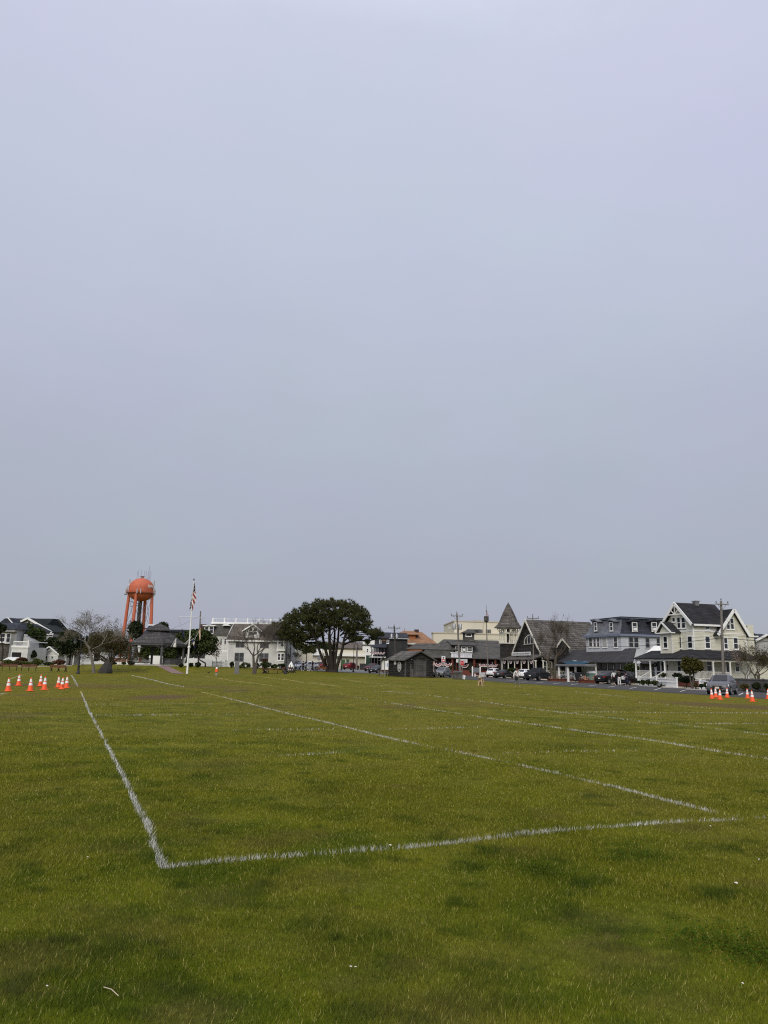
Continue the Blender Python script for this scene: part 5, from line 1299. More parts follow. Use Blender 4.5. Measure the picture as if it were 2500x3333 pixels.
def planter(label, px, Y, w, d, hh, mat, leaf, yaw=14.6, seed=1):
    b = thing('planter_box', label, 'planter', on(px, Y), R(yaw), 'planters along the shop fronts')
    part(b, 'box', mat, lambda m: (m.box(-w/2, w/2, -d/2, d/2, 0, hh-.06), m.box(-w/2-.05, w/2+.05, -d/2-.05, d/2+.05, hh-.058, hh)))
    rng = np.random.default_rng(seed); leaf_cloud('flowers', [((x, 0, hh+.18), (.35, d*.45, .26)) for x in np.linspace(-w/2+.3, w/2-.3, 4)], 260, .09, leaf, b, rng)
planter('low reddish brown planter of pale flowers behind white canopy posts', 1832, 116, 4.4, .9, .4, 'red_brown', 'leaf_pink', seed=4)
planter('low brown planter of mixed flowers beside small weathered cone', 1925, 108.5, 3.6, .9, .45, 'red_brown', 'leaf_pink', seed=5)
b = thing('wheeled_bin', 'black wheeled rubbish bin with round white sticker by kerb', 'bin', on(1884, 109.5, .14), R(20))
part(b, 'body', 'bin_black', lambda m: m.hexa([(-.30, -.32, .06), (.30, -.32, .06), (.30, .32, .06), (-.30, .32, .06), (-.42, -.42, 1.18), (.42, -.42, 1.18), (.42, .42, 1.18), (-.42, .42, 1.18)]), bevel=.03)
part(b, 'lid', 'bin_black', lambda m: m.hexa([(-.46, -.48, 1.185), (.46, -.48, 1.185), (.46, .50, 1.185), (-.46, .50, 1.185), (-.40, -.36, 1.30), (.40, -.36, 1.30), (.40, .50, 1.34), (-.40, .50, 1.34)]), bevel=.03)
for s in (1, -1): part(b, 'wheel', 'tyre', lambda m: m.disc((s*.36, .36, .14), .14, 'x', .07))
part(b, 'sticker', 'light_grey', lambda m: m.disc((.15, -.425, .95), .11, 'y', .02))
def cone_small(label, px, Y, mat):
    c = thing('traffic_cone', label, 'traffic cone', on(px, Y, .1)); part(c, 'body', mat, lambda m: m.lathe([(.18, 0), (.15, .06), (.04, .95), (.02, .97)], 14), smooth=True); part(c, 'base', mat, lambda m: m.box(-.24, .24, -.24, .24, -.02, .03))
paint('cone_faded', (.45, .22, .12), .8, .15); cone_small('small faded bandless cone beside brown planter', 1905.5, 109, 'cone_faded')
c_ = thing('display_cabinet', 'weathered teal cabinet with white top among the planters', 'cabinet', on(1925, 110.5), R(14.6))
part(c_, 'stand', 'teal', lambda m: (m.box(-.45, .45, -.35, .35, .0, 1.25), m.box(-.5, .5, -.4, .4, 1.252, 1.35))); part(c_, 'top', 'white_paint', lambda m: m.hexa([(-.6, -.45, 1.36), (.6, -.45, 1.36), (.6, .45, 1.36), (-.6, .45, 1.36), (-.4, -.3, 1.7), (.45, -.3, 1.7), (.45, .3, 1.7), (-.4, .3, 1.7)]), bevel=.05)
part(c_, 'crate', 'red_brown', lambda m: m.box(-1.3, -.55, -.4, .4, 0, .8))

# ---- museum: shingled hall, porch, open turret
fr = Frame(1771, 132, 14.6); h = house('shingled_museum', 'weathered shingled museum hall with steep gable and white fan window', fr, 'museum')
yr, zr = fr.x(1718.4, 2017, 0); zo_ = fr.x(1771, 2130, 0); xe = fr.y(1913, 2028, yr)[0]; yl = 2*yr; ze = zo_[1]
part(h, 'wall', 'shing_wall', lambda m: (m.box(0, xe+.2, 0, yl, 0, ze), m.prism([(.003, ze), (yr, zr-.25), (yl-.003, ze)], 'x', .002, xe)))
part(h, 'roof', 'shing_cedar_roof', lambda m: gable_roof(m, 'x', -.55, xe+.5, -.7, yr, yl+.7, ze-.62, zr, ze-.62, .2))
part(h, 'bargeboard', 'cream_trim', lambda m: (m.bar((-.6, -.8, ze-.80), (-.6, yr, zr-.08), .09, .34), m.bar((-.6, yl+.8, ze-.80), (-.6, yr, zr-.08), .09, .34)))
px_, pz_ = fr.y(1829, 2080, -1.0); pl_ = fr.y(1812, 2106, -1.0); pr_ = fr.y(1853, 2114, -1.0)
d = part(h, 'side_gable', 'shing_wall', lambda m: m.prism([(pl_[0], pl_[1]), (px_, pz_-.1), (pr_[0], pl_[1]), (pr_[0], 1.5), (pl_[0], 1.5)], 'y', -.8, 3.5))
part(d, 'bargeboard', 'cream_trim', lambda m: (m.bar((pl_[0]-.15, -1.0, pl_[1]-.15), (px_, -1.0, pz_+.03), .09, .26), m.bar((pr_[0]+.15, -1.0, pl_[1]-.15), (px_, -1.0, pz_+.03), .09, .26)))
part(d, 'roof', 'shing_cedar_roof', lambda m: gable_roof(m, 'y', -.95, 3.6, pl_[0]-.1, px_, pr_[0]+.1, pl_[1]-.1, pz_+.05, pl_[1]-.1, .12))
y1, y0 = fr.x(1707.5, 2080, 0)[0], fr.x(1747, 2080, 0)[0]; v0 = fr.x(1730, 2095, 0)[1]; v1 = fr.x(1730, 2065, 0)[1]; yc = (y0+y1)/2; rw = (y1-y0)/2; rh = v1-v0
def arch(m, a, b, w0, w1, n=12):
    P = [(a[1]*math.cos(math.pi*k/n)+a[0], a[2]+(b)*math.sin(math.pi*k/n)) for k in range(n+1)]
    for p, q in zip(P[:-1], P[1:]): m.bar((w0, p[0], p[1]), (w0, q[0], q[1]), w1)
w_ = part(h, 'fan_window', 'cream_trim', lambda m: (arch(m, (yc, rw, v0+.12), rh-.18, -.05, .14), m.box(-.14, -.003, y0-.2, y1+.2, v0-.14, v0), [m.box(-.08, -.003, yc+rw*q-.05, yc+rw*q+.05, v0, v0+.12+(rh-.25)*math.sqrt(max(0, 1-q*q))) for q in (-.98, -.5, 0, .5, .98)]))
part(w_, 'pane', 'pane', lambda m: m.prism([(yc+rw*.97, v0+.01), (yc+rw*.97, v0+.12)]+[(yc+rw*.97*math.cos(a), v0+.12+(rh-.25)*math.sin(a)) for a in np.linspace(.2, math.pi-.2, 9)]+[(yc-rw*.97, v0+.12), (yc-rw*.97, v0+.01)], 'x', -.03, -.004))
zpe = fr.x(1700, 2146, -2.6)[1]; zpi = fr.x(1700, 2130, 0)[1]; ypl = fr.x(1630, 2140, -2.6)[0]
part(h, 'porch_roof', 'shing_cedar', lambda m: m.hexa([(-2.9, -1.2, zpe-.14), (-.003, -1.2, zpi-.2), (-.003, ypl, zpi-.2), (-2.9, ypl, zpe-.14), (-2.9, -1.2, zpe), (-.003, -1.2, zpi), (-.003, ypl, zpi), (-2.9, ypl, zpe)]))
part(h, 'porch_floor', 'light_grey', lambda m: m.box(-2.7, -.003, -1, ypl-.2, .3, .55))
PP = [fr.x(px, 2160, -2.6)[0] for px in (1634, 1654.5, 1675, 1697, 1720, 1744, 1768)]
for y in PP: part(h, 'porch_post', 'cream_trim', lambda m: (m.box(-2.67, -2.53, y-.07, y+.07, .55, zpe-.15), m.bar((-2.6, y, zpe-.55), (-2.6, y-.45, zpe-.18), .06), m.bar((-2.6, y, zpe-.55), (-2.6, y+.45, zpe-.18), .06)))
for a, b in zip(PP[1:5], PP[2:6]):
    def f(m):
        m.bar((-2.6, a, 1.42), (-2.6, b, 1.42), .09); m.bar((-2.6, a, .68), (-2.6, b, .68), .07); n = 6
        for k in range(n): q0, q1 = a+(b-a)*k/n, a+(b-a)*(k+1)/n; m.bar((-2.6, q0, .7), (-2.6, q1, 1.4), .04); m.bar((-2.6, q1, .7), (-2.6, q0, 1.4), .04)
    part(h, 'porch_railing', 'cream_trim', f)
part(h, 'porch_steps', 'light_grey', lambda m: [m.box(-2.72-.32*(k+1), -2.72-.32*k, PP[1]+.1, PP[0]-.2, -.1, .52-.16*k) for k in range(4)])
part(h, 'stair_rail', 'cream_trim', lambda m: [m.bar((-2.7, y, 1.45), (-4.0, y, .85), .09) and m.box(-4.06, -3.94, y-.06, y+.06, 0, .9) for y in (PP[0]-.2, PP[1]+.1)])
d0, d1 = sorted((fr.x(1750.5, 2165, 0)[0], fr.x(1764, 2165, 0)[0]))
part(h, 'door', 'dark_interior', lambda m: m.box(-.06, -.003, d0, d1, .55, 3.1)); window(h, fr, 'x', 0, 0, 0, 0, 0, raw=(fr.x(1779, 2165, 0)[0], fr.x(1768, 2165, 0)[0], 1.3, 3.0), frame='cream_trim')
for px in (1645, 1665, 1687, 1708): window(h, fr, 'x', 0, px-5, 2152, px+5, 2172, frame='red_brown', pane='dark_interior')
xa = fr.y(1812, 2180, -.3)[0]; window(h, fr, 'y', 0, 0, 0, 0, 0, raw=(fr.y(1783, 2160, 0)[0], fr.y(1795, 2160, 0)[0], 1.2, 2.9), frame='cream_trim')
def f(m):
    for z in (.7, 1.45): m.bar((xa-3, -1.4, z), (xa+2.5, -1.4, z), .08)
    for k in range(12): q = xa-3+k*.46; m.bar((q, -1.4, .7), (q+.46, -1.4, 1.45), .04); m.bar((q+.46, -1.4, .7), (q, -1.4, 1.45), .04)
part(h, 'side_railing', 'cream_trim', f)
s_ = thing('museum_sign', 'long white board lettered LONG BEACH ISLAND MUSEUM over the porch', 'sign', fr.world((-1.7, fr.x(1696, 2128, -1.7)[0], fr.x(1696, 2128, -1.7)[1])), fr.yaw-math.pi/2)
wS = abs(fr.x(1667, 2128, -1.7)[0]-fr.x(1725.7, 2128, -1.7)[0]); part(s_, 'board', 'white_trim', lambda m: m.box(-wS/2, wS/2, 0, .08, -.30, .30), bevel=.02); part(s_, 'bracket', 'dark_grey', lambda m: (m.box(-wS*.3, -wS*.3+.06, .082, .5, -.5, -.1), m.box(wS*.3-.06, wS*.3, .082, .5, -.5, -.1)))
lettering('LONG BEACH ISLAND MUSEUM', .42, 'sign_ink', s_, (0, -.012, 0), width=wS*.92)
for y, r_ in zip([(a+b)/2 for a, b in zip(PP[:-2], PP[1:-1])], (1.0, .62, .62, .62, .62)):
    bunting('red white and blue fan hung between white posts of the museum porch', fr.world((-2.72, y, zpe-.22)), .62, fr.yaw-math.pi/2, 'bunting fans on the museum porch')
# turret
tp_ = fr.x(1656, 2100, -.6); tb = fr.world((-.6, tp_[0], 0)); tY = tb.y
T_ = thing('museum_turret', 'square shingled turret with white open belfry and tall pointed roof', 'turret', tb, fr.yaw)
S_ = tY/F; w2 = 21*S_; zz = lambda py: at(1656, py, tY).z-tb.z
part(T_, 'tower_wall', 'shing_wall', lambda m: m.box(-w2, w2, -w2, w2, 0, zz(2097)))
part(T_, 'ledge', 'cream_trim', lambda m: m.box(-w2-.22, w2+.22, -w2-.22, w2+.22, zz(2097), zz(2093)))
for k in range(12):
    s, e_ = divmod(k, 3); q = (-1+e_*2/3)*w2*1.02; P = [(q, -w2*1.02), (w2*1.02, q), (-q, w2*1.02), (-w2*1.02, -q)][s]
    part(T_, 'belfry_post', 'cream_trim', lambda m: (m.lathe([(.11, zz(2093)), (.11, zz(2086)), (.07, zz(2082)), (.07, zz(2068)), (.10, zz(2062)), (.10, zz(2048))], 8, (P[0], P[1], 0)), m.bar((P[0], P[1], zz(2058)), (P[0]*1.32, P[1]*1.32, zz(2046)), .08)))
part(T_, 'belfry_frieze', 'cream_trim', lambda m: [m.box(*b, zz(2064), zz(2058)) for b in ((-w2, w2, -w2-.06, -w2+.06), (-w2, w2, w2-.06, w2+.06), (-w2-.06, -w2+.06, -w2+.062, w2-.062), (w2-.06, w2+.06, -w2+.062, w2-.062))])
part(T_, 'belfry_ceiling', 'cream_trim', lambda m: m.box(-w2*1.3, w2*1.3, -w2*1.3, w2*1.3, zz(2047), zz(2045)))
kR = 21*S_*math.sqrt(2)
prof = [(kR*1.58, zz(2045)), (kR*1.55, zz(2043)), (kR*1.22, zz(2034)), (kR*1.0, zz(2024)), (kR*.86, zz(2013)), (kR*.60, zz(1995)), (kR*.33, zz(1978)), (.05, zz(1962)), (.02, zz(1960))]
part(T_, 'spire', 'shing_cedar', lambda m: m.lathe(prof, 8, ph=math.pi/8))
part(T_, 'belfry_core', 'dark_interior', lambda m: m.box(-.25, .25, -.25, .25, zz(2093), zz(2048)))

# ---- theatre shop with hipped roof
fr = Frame(1500, 156, 3); h = house('theatre_building', 'long low theatre shop with big grey hipped roof and front dormer', fr, 'building')
xl, ze = fr.y(1404, 2139, 0); xr_, _ = fr.y(1660, 2144, 0); _, zr = fr.y(1500, 2082, 7); rl = fr.y(1443, 2082, 7)[0]
part(h, 'roof', 'roof_grey', lambda m: hip_roof(m, xl-.6, xr_+2, -.8, 15, ze, zr, rl, xr_-1, 7.2))
lx = fr.y(1329, 2112, 0)[0]
part(h, 'side_roof', 'roof_grey', lambda m: (m.hexa([(lx, .5, ze+1.55), (xl+5.5, .5, ze+1.55), (xl+6, 7, ze+1.6), (lx, 7, ze+1.6), (lx+1.9, 2.5, fr.y(1357, 2094, 2.5)[1]), (xl+5.5, 2.5, fr.y(1420, 2093, 2.5)[1]), (xl+6, 5, fr.y(1420, 2093, 2.5)[1]), (lx+1.9, 5, fr.y(1357, 2094, 2.5)[1])]), m.hexa([(lx+2.2, .2, ze), (xl+3, .2, ze), (xl+3, 7, ze), (lx+2.2, 7, ze), (lx+3.6, .7, ze+1.54), (xl+5, .7, ze+1.54), (xl+5, 6.8, ze+1.54), (lx+3.6, 6.8, ze+1.54)])))
part(h, 'wall', 'shing_wall', lambda m: (m.box(xl+.3, xr_+1.5, .5, 14, 0, ze-.16), m.box(lx+2.6, xl+.29, .9, 7, 0, ze)))
part(h, 'plinth', 'brick_red', lambda m: m.box(xl+.2, xr_+1.4, .34, .497, 0, .95))
part(h, 'porch_post', 'red_brown', lambda m: [m.box(fr.y(px, 2160, -.3)[0]-.2, fr.y(px, 2160, -.3)[0]+.2, -.5, -.1, 0, ze-.16) for px in (1472, 1543, 1612)])
for px in (1420, 1436, 1452, 1555, 1572, 1590, 1607): window(h, fr, 'y', .5, px-6.5, 2145, px+6.5, 2165, frame='red_brown', pane='dark_interior', rows=1, sill=False)
d0, d1 = fr.y(1484, 2170, .5)[0], fr.y(1502, 2170, .5)[0]
d = part(h, 'entrance', 'red_brown', lambda m: fbox(m, 'y', .34, d0, d1, .1, 2.7, .003, .08)); part(d, 'door_glass', 'dark_interior', lambda m: fbox(m, 'y', .34, d0+.2, d1-.2, .9, 2.5, .083, .1))
r_ = rect(fr, 'y', 1.0, 1475, 2101, 1546, 2121)
d = part(h, 'dormer', 'shing_cedar', lambda m: m.box(r_[0]+.4, r_[1]-.4, 1.0, 6, r_[2]-.3, r_[3]))
part(d, 'roof', 'roof_grey', lambda m: m.hexa([(r_[0]-.5, .4, r_[3]), (r_[1]+.5, .4, r_[3]), (r_[1]+.5, 6.3, r_[3]+.9), (r_[0]-.5, 6.3, r_[3]+.9), (r_[0]-.5, .4, r_[3]+.14), (r_[1]+.5, .4, r_[3]+.14), (r_[1]+.5, 6.3, r_[3]+1.1), (r_[0]-.5, 6.3, r_[3]+1.1)]))
for q in ((1484,2105,1493,2119),(1503,2105,1516,2119),(1522,2105.5,1536,2119.5)): window(d, fr, 'y', 1.0, *q, pane='pane_grey')
part(d, 'air_conditioner', 'white_paint', lambda m: fbox(m, 'y', 1.0, fr.y(1505, 2118, 1)[0], fr.y(1514, 2118, 1)[0], r_[2]+.15, r_[2]+.6, .07, .35))
r_ = rect(fr, 'y', 6.0, 1512, 2061, 1544, 2077)
d = part(h, 'cupola', 'shing_cedar', lambda m: m.box(r_[0], r_[1], 6, 8.2, r_[2]-.6, r_[3]))
part(d, 'roof', 'roof_grey', lambda m: hip_roof(m, r_[0]-.5, r_[1]+.5, 5.5, 8.7, r_[3]+.15, r_[3]+.85, (r_[0]+r_[1])/2-.1, (r_[0]+r_[1])/2+.1, 7.1))
window(d, fr, 'y', 6.0, 1517, 2063, 1534, 2070, rows=1)
s_ = thing('theatre_sign', 'white theatre sign board with lilac lettering and cornice on the roof edge', 'sign', fr.world((fr.y(1502.5, 2133, -1.0)[0], -1.0, fr.y(1502.5, 2133, -1.0)[1])), fr.yaw)
wS = fr.y(1536, 2133, -1.0)[0]-fr.y(1469, 2133, -1.0)[0]
part(s_, 'board', 'sign_board', lambda m: m.box(-wS/2, wS/2, 0, .2, -.46, .42)); part(s_, 'cornice', 'white_trim', lambda m: m.box(-wS/2-.15, wS/2+.15, -.1, .22, .422, .54)); part(s_, 'bracket', 'roof_grey', lambda m: m.box(-wS*.44, wS*.44, .202, .5, -.55, -.05))
lettering('S', .85, 'sign_lilac', s_, (-wS*.36, -.012, .0)); lettering('URFLIGHT THEATRE', .5, 'sign_lilac', s_, (wS*.08, -.012, .08), width=wS*.74); lettering('ICE CREAM PARLOUR', .2, 'sign_lilac', s_, (wS*.28, -.012, -.28), width=wS*.3, name='small_lettering')
s_ = thing('entrance_banner', 'pale banner hung under the theatre eave behind the pole', 'banner', fr.world((fr.y(1503, 2150, -.9)[0], -.9, fr.y(1503, 2151, -.9)[1])), fr.yaw); wS = 2.0
part(s_, 'panel', 'off_white', lambda m: m.box(-1.15, 1.15, 0, .05, -.34, .34)); part(s_, 'print', 'sign_lilac', lambda m: (m.box(-.9, .9, -.012, -.003, .08, .2), m.box(-.6, .8, -.012, -.003, -.16, -.04)))
zrl = fr.y(1440, 2158, -.75)[1]
part(h, 'porch_railing', 'red_brown', lambda m: (m.box(xl+.4, fr.y(1470, 2160, -.7)[0], -.72, -.62, zrl-.08, zrl+.02), m.box(fr.y(1545, 2160, -.7)[0], xr_+1, -.72, -.62, zrl-.08, zrl+.02), [m.box(q-.04, q+.04, -.71, -.63, 0, zrl-.083) for q in np.arange(xl+.4, fr.y(1470, 2160, -.7)[0], 1.5)], [m.box(q-.04, q+.04, -.71, -.63, 0, zrl-.083) for q in np.arange(fr.y(1545, 2160, -.7)[0], xr_+1, 1.5)]))
for px, r_, g_ in ((1426, .82, 0), (1442, .55, 0), (1458, .82, 0), (1569, .65, 1), (1580, .65, 1), (1594, .65, 1), (1609, .65, 1)):
    bunting('red white and blue fan on the theatre rail above the grey car' if not g_ else 'red white and blue fan on the theatre rail right of the white sign posts', fr.world((fr.y(px, 2160, -.78)[0], -.78, zrl)), r_, fr.yaw, 'bunting fans on the theatre rail')
bunting('shaded red white and blue fan right behind the stop sign', fr.world((fr.y(1512, 2160, .2)[0], .2, zrl-.1)), .85, fr.yaw, 'bunting fans on the theatre rail')

# ---- beige flat roofed block behind
fr = Frame(1500, 192, 3); h = house('beige_block', 'tall plain beige flat roofed block rising behind the theatre', fr, 'building')
a = fr.y(1479, 2023, 4); b_ = fr.y(1690, 2027, 4); c0 = fr.y(1411, 2061, 0); c1 = fr.y(1650, 2062, 0)
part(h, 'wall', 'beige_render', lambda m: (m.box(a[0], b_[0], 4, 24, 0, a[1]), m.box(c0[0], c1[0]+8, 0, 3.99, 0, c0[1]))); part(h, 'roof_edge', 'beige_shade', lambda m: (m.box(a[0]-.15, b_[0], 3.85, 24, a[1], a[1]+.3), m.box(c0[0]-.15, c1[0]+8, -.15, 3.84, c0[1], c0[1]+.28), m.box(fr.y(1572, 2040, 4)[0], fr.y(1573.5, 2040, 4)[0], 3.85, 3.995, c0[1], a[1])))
part(h, 'roof_hatch', 'concrete', lambda m: m.box(fr.y(1545, 2020, 8)[0], fr.y(1568, 2020, 8)[0], 8, 11, a[1]+.3, a[1]+.75))
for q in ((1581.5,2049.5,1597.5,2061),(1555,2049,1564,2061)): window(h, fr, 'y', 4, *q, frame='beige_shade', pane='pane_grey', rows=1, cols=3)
for px, w_ in ((1540, 3.0), (1556, 2.2)):
    q = fr.y(px, 2052, 2); u_ = thing('rooftop_unit', 'grey %s air handling unit on the roof of the beige block' % ('wide' if w_ == 3.0 else 'narrow'), 'air conditioner', fr.world((q[0], 2, c0[1])), fr.yaw, 'rooftop units'); part(u_, 'casing', 'mid_grey', lambda m: m.box(-w_/2, w_/2, -.6, .9, 0, 1.3)); part(u_, 'grille', 'dark_grey', lambda m: [m.box(-w_*.4, w_*.4, -.63, -.603, .2+k*.22, .3+k*.22) for k in range(5)])

# ---- orange brick house with tan roof
fr = Frame(1330, 176, 6); h = house('brick_house', 'orange brick house with broad tan hipped roof and dormer', fr)
xl, ze = fr.y(1276, 2092, 0); xr_, _ = fr.y(1425, 2096, 0); zr = fr.y(1350, 2056, 5)[1]; r0 = fr.y(1349, 2058, 5)[0]; r1 = fr.y(1372, 2058, 5)[0]
part(h, 'wall', 'orange_brick', lambda m: m.box(xl+.9, xr_-.5, .6, 10, 0, ze-.1)); part(h, 'roof', 'roof_tan', lambda m: hip_roof(m, xl, xr_, -.2, 11, ze, zr, r0, r1, 5, .12))
part(h, 'eaves_board', 'off_white', lambda m: m.box(xl-.05, xr_, -.3, -.203, ze-.28, ze+.02))
d0 = rect(fr, 'y', 1.6, 1299, 2068, 1332, 2086)
d = part(h, 'dormer', 'orange_brick', lambda m: m.box(d0[0]+.2, d0[1]+1.5, 1.6, 6, d0[2]-.6, d0[3]+.3)); part(d, 'roof', 'roof_tan', lambda m: hip_roof(m, d0[0]-.4, d0[1]+2.4, 1.0, 8, d0[3]+.3, d0[3]+1.2, d0[0]+1.4, d0[1]+1.5, 4.5)); window(d, fr, 'y', 1.6, 1301, 2070, 1310.5, 2085, cols=2, rows=1)
for q in ((1285,2098,1291,2118),(1305,2097,1310,2115),(1313,2097,1319,2116),(1338,2098,1350,2106)): window(h, fr, 'y', .6, *q, pane='curtain' if q[0] == 1313 else 'pane')
xc = fr.y(1356, 2050, 5)[0]; part(h, 'chimney', 'chimney_brick', lambda m: m.box(xc-.5, xc+.5, 4.6, 5.5, zr-.4, fr.y(1356, 2049, 5)[1])); xc = fr.y(1317, 2050, 4)[0]; part(h, 'vent_pipe', 'galvanised', lambda m: m.tube([(xc, 4, ze), (xc, 4, fr.y(1317, 2045, 4)[1])], .09, 6))
pr = rect(fr, 'y', -3, 1249, 2121, 1292, 2131); part(h, 'porch_roof', 'roof_tan', lambda m: m.hexa([(pr[0], -3.2, pr[2]), (pr[1]+1, -3.2, pr[2]), (pr[1]+2, .6, pr[3]), (pr[0]+1.5, .6, pr[3]), (pr[0], -3.2, pr[2]+.15), (pr[1]+1, -3.2, pr[2]+.15), (pr[1]+2, .6, pr[3]+.15), (pr[0]+1.5, .6, pr[3]+.15)])); part(h, 'porch_post', 'off_white', lambda m: [m.box(q-.1, q+.1, -3, -2.8, 0, pr[2]-.003) for q in (pr[0]+.3, pr[1]-.2)])
# ---- dark clapboard house with balcony
fr = Frame(1262, 168, 8); h = house('dark_house', 'dark charcoal clapboard house with bunting draped balcony', fr)
xl, zr = fr.y(1249, 2058, 3.5); xr_ = fr.y(1318, 2060, 3.5)[0]; ze = fr.y(1268, 2073, 0)[1]; x0 = fr.y(1233, 2090, 0)[0]
part(h, 'wall', 'clap_dark', lambda m: (m.box(x0, xr_, 0, 7, 0, ze), m.prism([(.003, ze), (3.5, zr-.2), (6.997, ze)], 'x', x0+.002, xr_)))
part(h, 'roof', 'roof_slate_dark', lambda m: gable_roof(m, 'x', x0-.3, xr_+.4, -.5, 3.5, 7.5, ze-.25, zr, ze-.25)); part(h, 'eaves_board', 'light_grey', lambda m: m.box(x0+2.2, xr_+.3, -.56, -.503, ze-.42, ze-.22))
for q in ((1236,2084,1239.5,2095),(1260.5,2076,1265,2093)): window(h, fr, 'y', 0, *q, cols=1)
q = rect(fr, 'y', 0, 1245, 2076, 1255, 2086); part(h, 'orange_panel', 'table_wood', lambda m: fbox(m, 'y', 0, q[0], q[1], q[2], q[3], .003, .08))
pe = rect(fr, 'y', -3.2, 1204, 2099, 1257, 2108); zf = fr.y(1230, 2138, -3.2)[1]
part(h, 'balcony_roof', 'roof_slate_dark', lambda m: m.hexa([(pe[0], -3.4, pe[2]), (pe[1], -3.4, pe[2]), (pe[1]+.8, -.003, pe[3]+.2), (pe[0]+2, -.003, pe[3]+.2), (pe[0], -3.4, pe[2]+.15), (pe[1], -3.4, pe[2]+.15), (pe[1]+.8, -.003, pe[3]+.35), (pe[0]+2, -.003, pe[3]+.35)]))
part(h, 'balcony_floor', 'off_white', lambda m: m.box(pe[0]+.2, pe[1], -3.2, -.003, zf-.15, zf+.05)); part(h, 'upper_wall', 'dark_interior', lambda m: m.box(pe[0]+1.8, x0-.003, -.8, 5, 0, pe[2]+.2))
for k in range(5): x = pe[0]+.4+(pe[1]-pe[0]-.8)*k/4; part(h, 'balcony_post', 'dark_grey', lambda m: (m.box(x-.07, x+.07, -3.1, -2.96, zf+.06, pe[2]-.003), m.box(x-.09, x+.09, -3.1, -2.94, 0, zf-.153)))
for q in ((1211,2112,1215.5,2128),(1218,2112,1222.5,2126),(1228,2112,1232,2126)): window(h, fr, 'y', -.8, *q, frame='white_trim', pane='curtain')
part(h, 'balcony_rail', 'red_brown', lambda m: m.box(pe[0]+.3, pe[1], -3.14, -3.06, zf+.95, zf+1.05))
for px in (1211, 1219, 1227, 1236, 1245): bunting('small red white and blue fan draped on the dark house balcony', fr.world((fr.y(px, 2124, -3.2)[0], -3.2, zf+1.0)), .5, fr.yaw, 'bunting fans on the dark balcony')
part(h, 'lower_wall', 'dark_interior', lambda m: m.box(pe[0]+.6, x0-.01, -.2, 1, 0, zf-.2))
# ================================================================ middle distance: low beige stores, white house, left houses
fr = Frame(1100, 186, 2); h = house('beige_store', 'long low beige store with white roof edge and green door', fr, 'building')
x0, zt = fr.y(1020, 2114, 0); x1, _ = fr.y(1190, 2115, 0); zb = fr.y(1150, 2136, 0)[1]; zc = fr.y(1150, 2129, 0)[1]
part(h, 'upper_wall', 'beige_render', lambda m: m.box(x0, x1, 0, 14, zb, zt)); part(h, 'wall', 'metal_siding', lambda m: m.box(x0+.05, x1-.05, .15, 13.9, 0, zb)); part(h, 'fascia', 'white_trim', lambda m: m.box(x0-.1, x1+.1, -.7, -.003, zb-.05, zc))
for px, w_, d_ in ((1117, 5, 1), (1132, 4.5, 0)):
    q = rect(fr, 'y', .15, px-w_, 2147 if d_ else 2146, px+w_, 2175 if d_ else 2158); part(h, 'green_door' if d_ else 'green_shutter', 'door_green', lambda m: fbox(m, 'y', .15, q[0], q[1], 0 if d_ else q[2], q[3], .003, .08))
fr = Frame(960, 182, -4); h = house('cream_store', 'low cream store beside the white house, partly hidden by the pine', fr, 'building')
x0, zt = fr.y(928, 2122, 0); x1 = fr.y(1048, 2122, 0)[0]; part(h, 'wall', 'beige_render', lambda m: m.box(x0, x1, 0, 12, 0, zt)); part(h, 'fascia', 'white_trim', lambda m: m.box(fr.y(1018, 2122, 0)[0], x1+.2, -.9, -.003, fr.y(1030, 2133, 0)[1], fr.y(1030, 2112, 0)[1]))
for q in ((1035,2155,1040,2166),(1044,2153,1049,2166)): window(h, fr, 'y', 0, *q, rows=1)
fr = Frame(965, 200, 0); h = house('slate_gable_house', 'house with wide dark slate gable and white rake boards above the cream store', fr); p0 = fr.y(929, 2106, 0); pp = fr.y(980, 2088, 0); p1 = fr.y(1017, 2103, 0)
part(h, 'wall', 'clap_grey', lambda m: m.prism([(p0[0]+.6, 0), (p0[0]+.6, p0[1]-.3), (pp[0], pp[1]-.3), (p1[0]-.6, p1[1]-.3), (p1[0]-.6, 0)], 'y', 0, 10)); part(h, 'roof', 'roof_slate_dark', lambda m: gable_roof(m, 'y', -.6, 10.4, p0[0], pp[0], p1[0], p0[1], pp[1], p1[1], .25)); part(h, 'bargeboard', 'white_trim', lambda m: (m.bar((p0[0], -.66, p0[1]-.12), (pp[0], -.66, pp[1]-.12), .1, .3), m.bar((p1[0], -.66, p1[1]-.12), (pp[0], -.66, pp[1]-.12), .1, .3)))
fr = Frame(1200, 215, 0); h = house('distant_white_store', 'distant plain white block between the pine and the dark house', fr, 'building'); q = rect(fr, 'y', 0, 1180, 2084, 1236, 2150); part(h, 'wall', 'white_paint', lambda m: m.box(q[0], q[1], 0, 9, 0, q[3])); part(h, 'roof_edge', 'dark_grey', lambda m: m.box(q[0]-.2, q[1]+.2, -.2, 9.2, q[3]-1.5, q[3]-1.2)); window(h, fr, 'y', 0, 1194, 2112, 1198, 2122)
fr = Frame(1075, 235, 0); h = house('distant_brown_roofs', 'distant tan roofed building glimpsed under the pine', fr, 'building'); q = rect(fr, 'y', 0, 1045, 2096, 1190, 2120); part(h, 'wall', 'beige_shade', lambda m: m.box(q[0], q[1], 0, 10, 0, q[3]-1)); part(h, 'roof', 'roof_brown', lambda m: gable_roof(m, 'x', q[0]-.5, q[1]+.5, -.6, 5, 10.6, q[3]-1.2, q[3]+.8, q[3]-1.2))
fr = Frame(1222, 172, 0); c_ = thing('green_container', 'tall dark green storage container beside the beige store', 'container', on(1198, 176), 0)
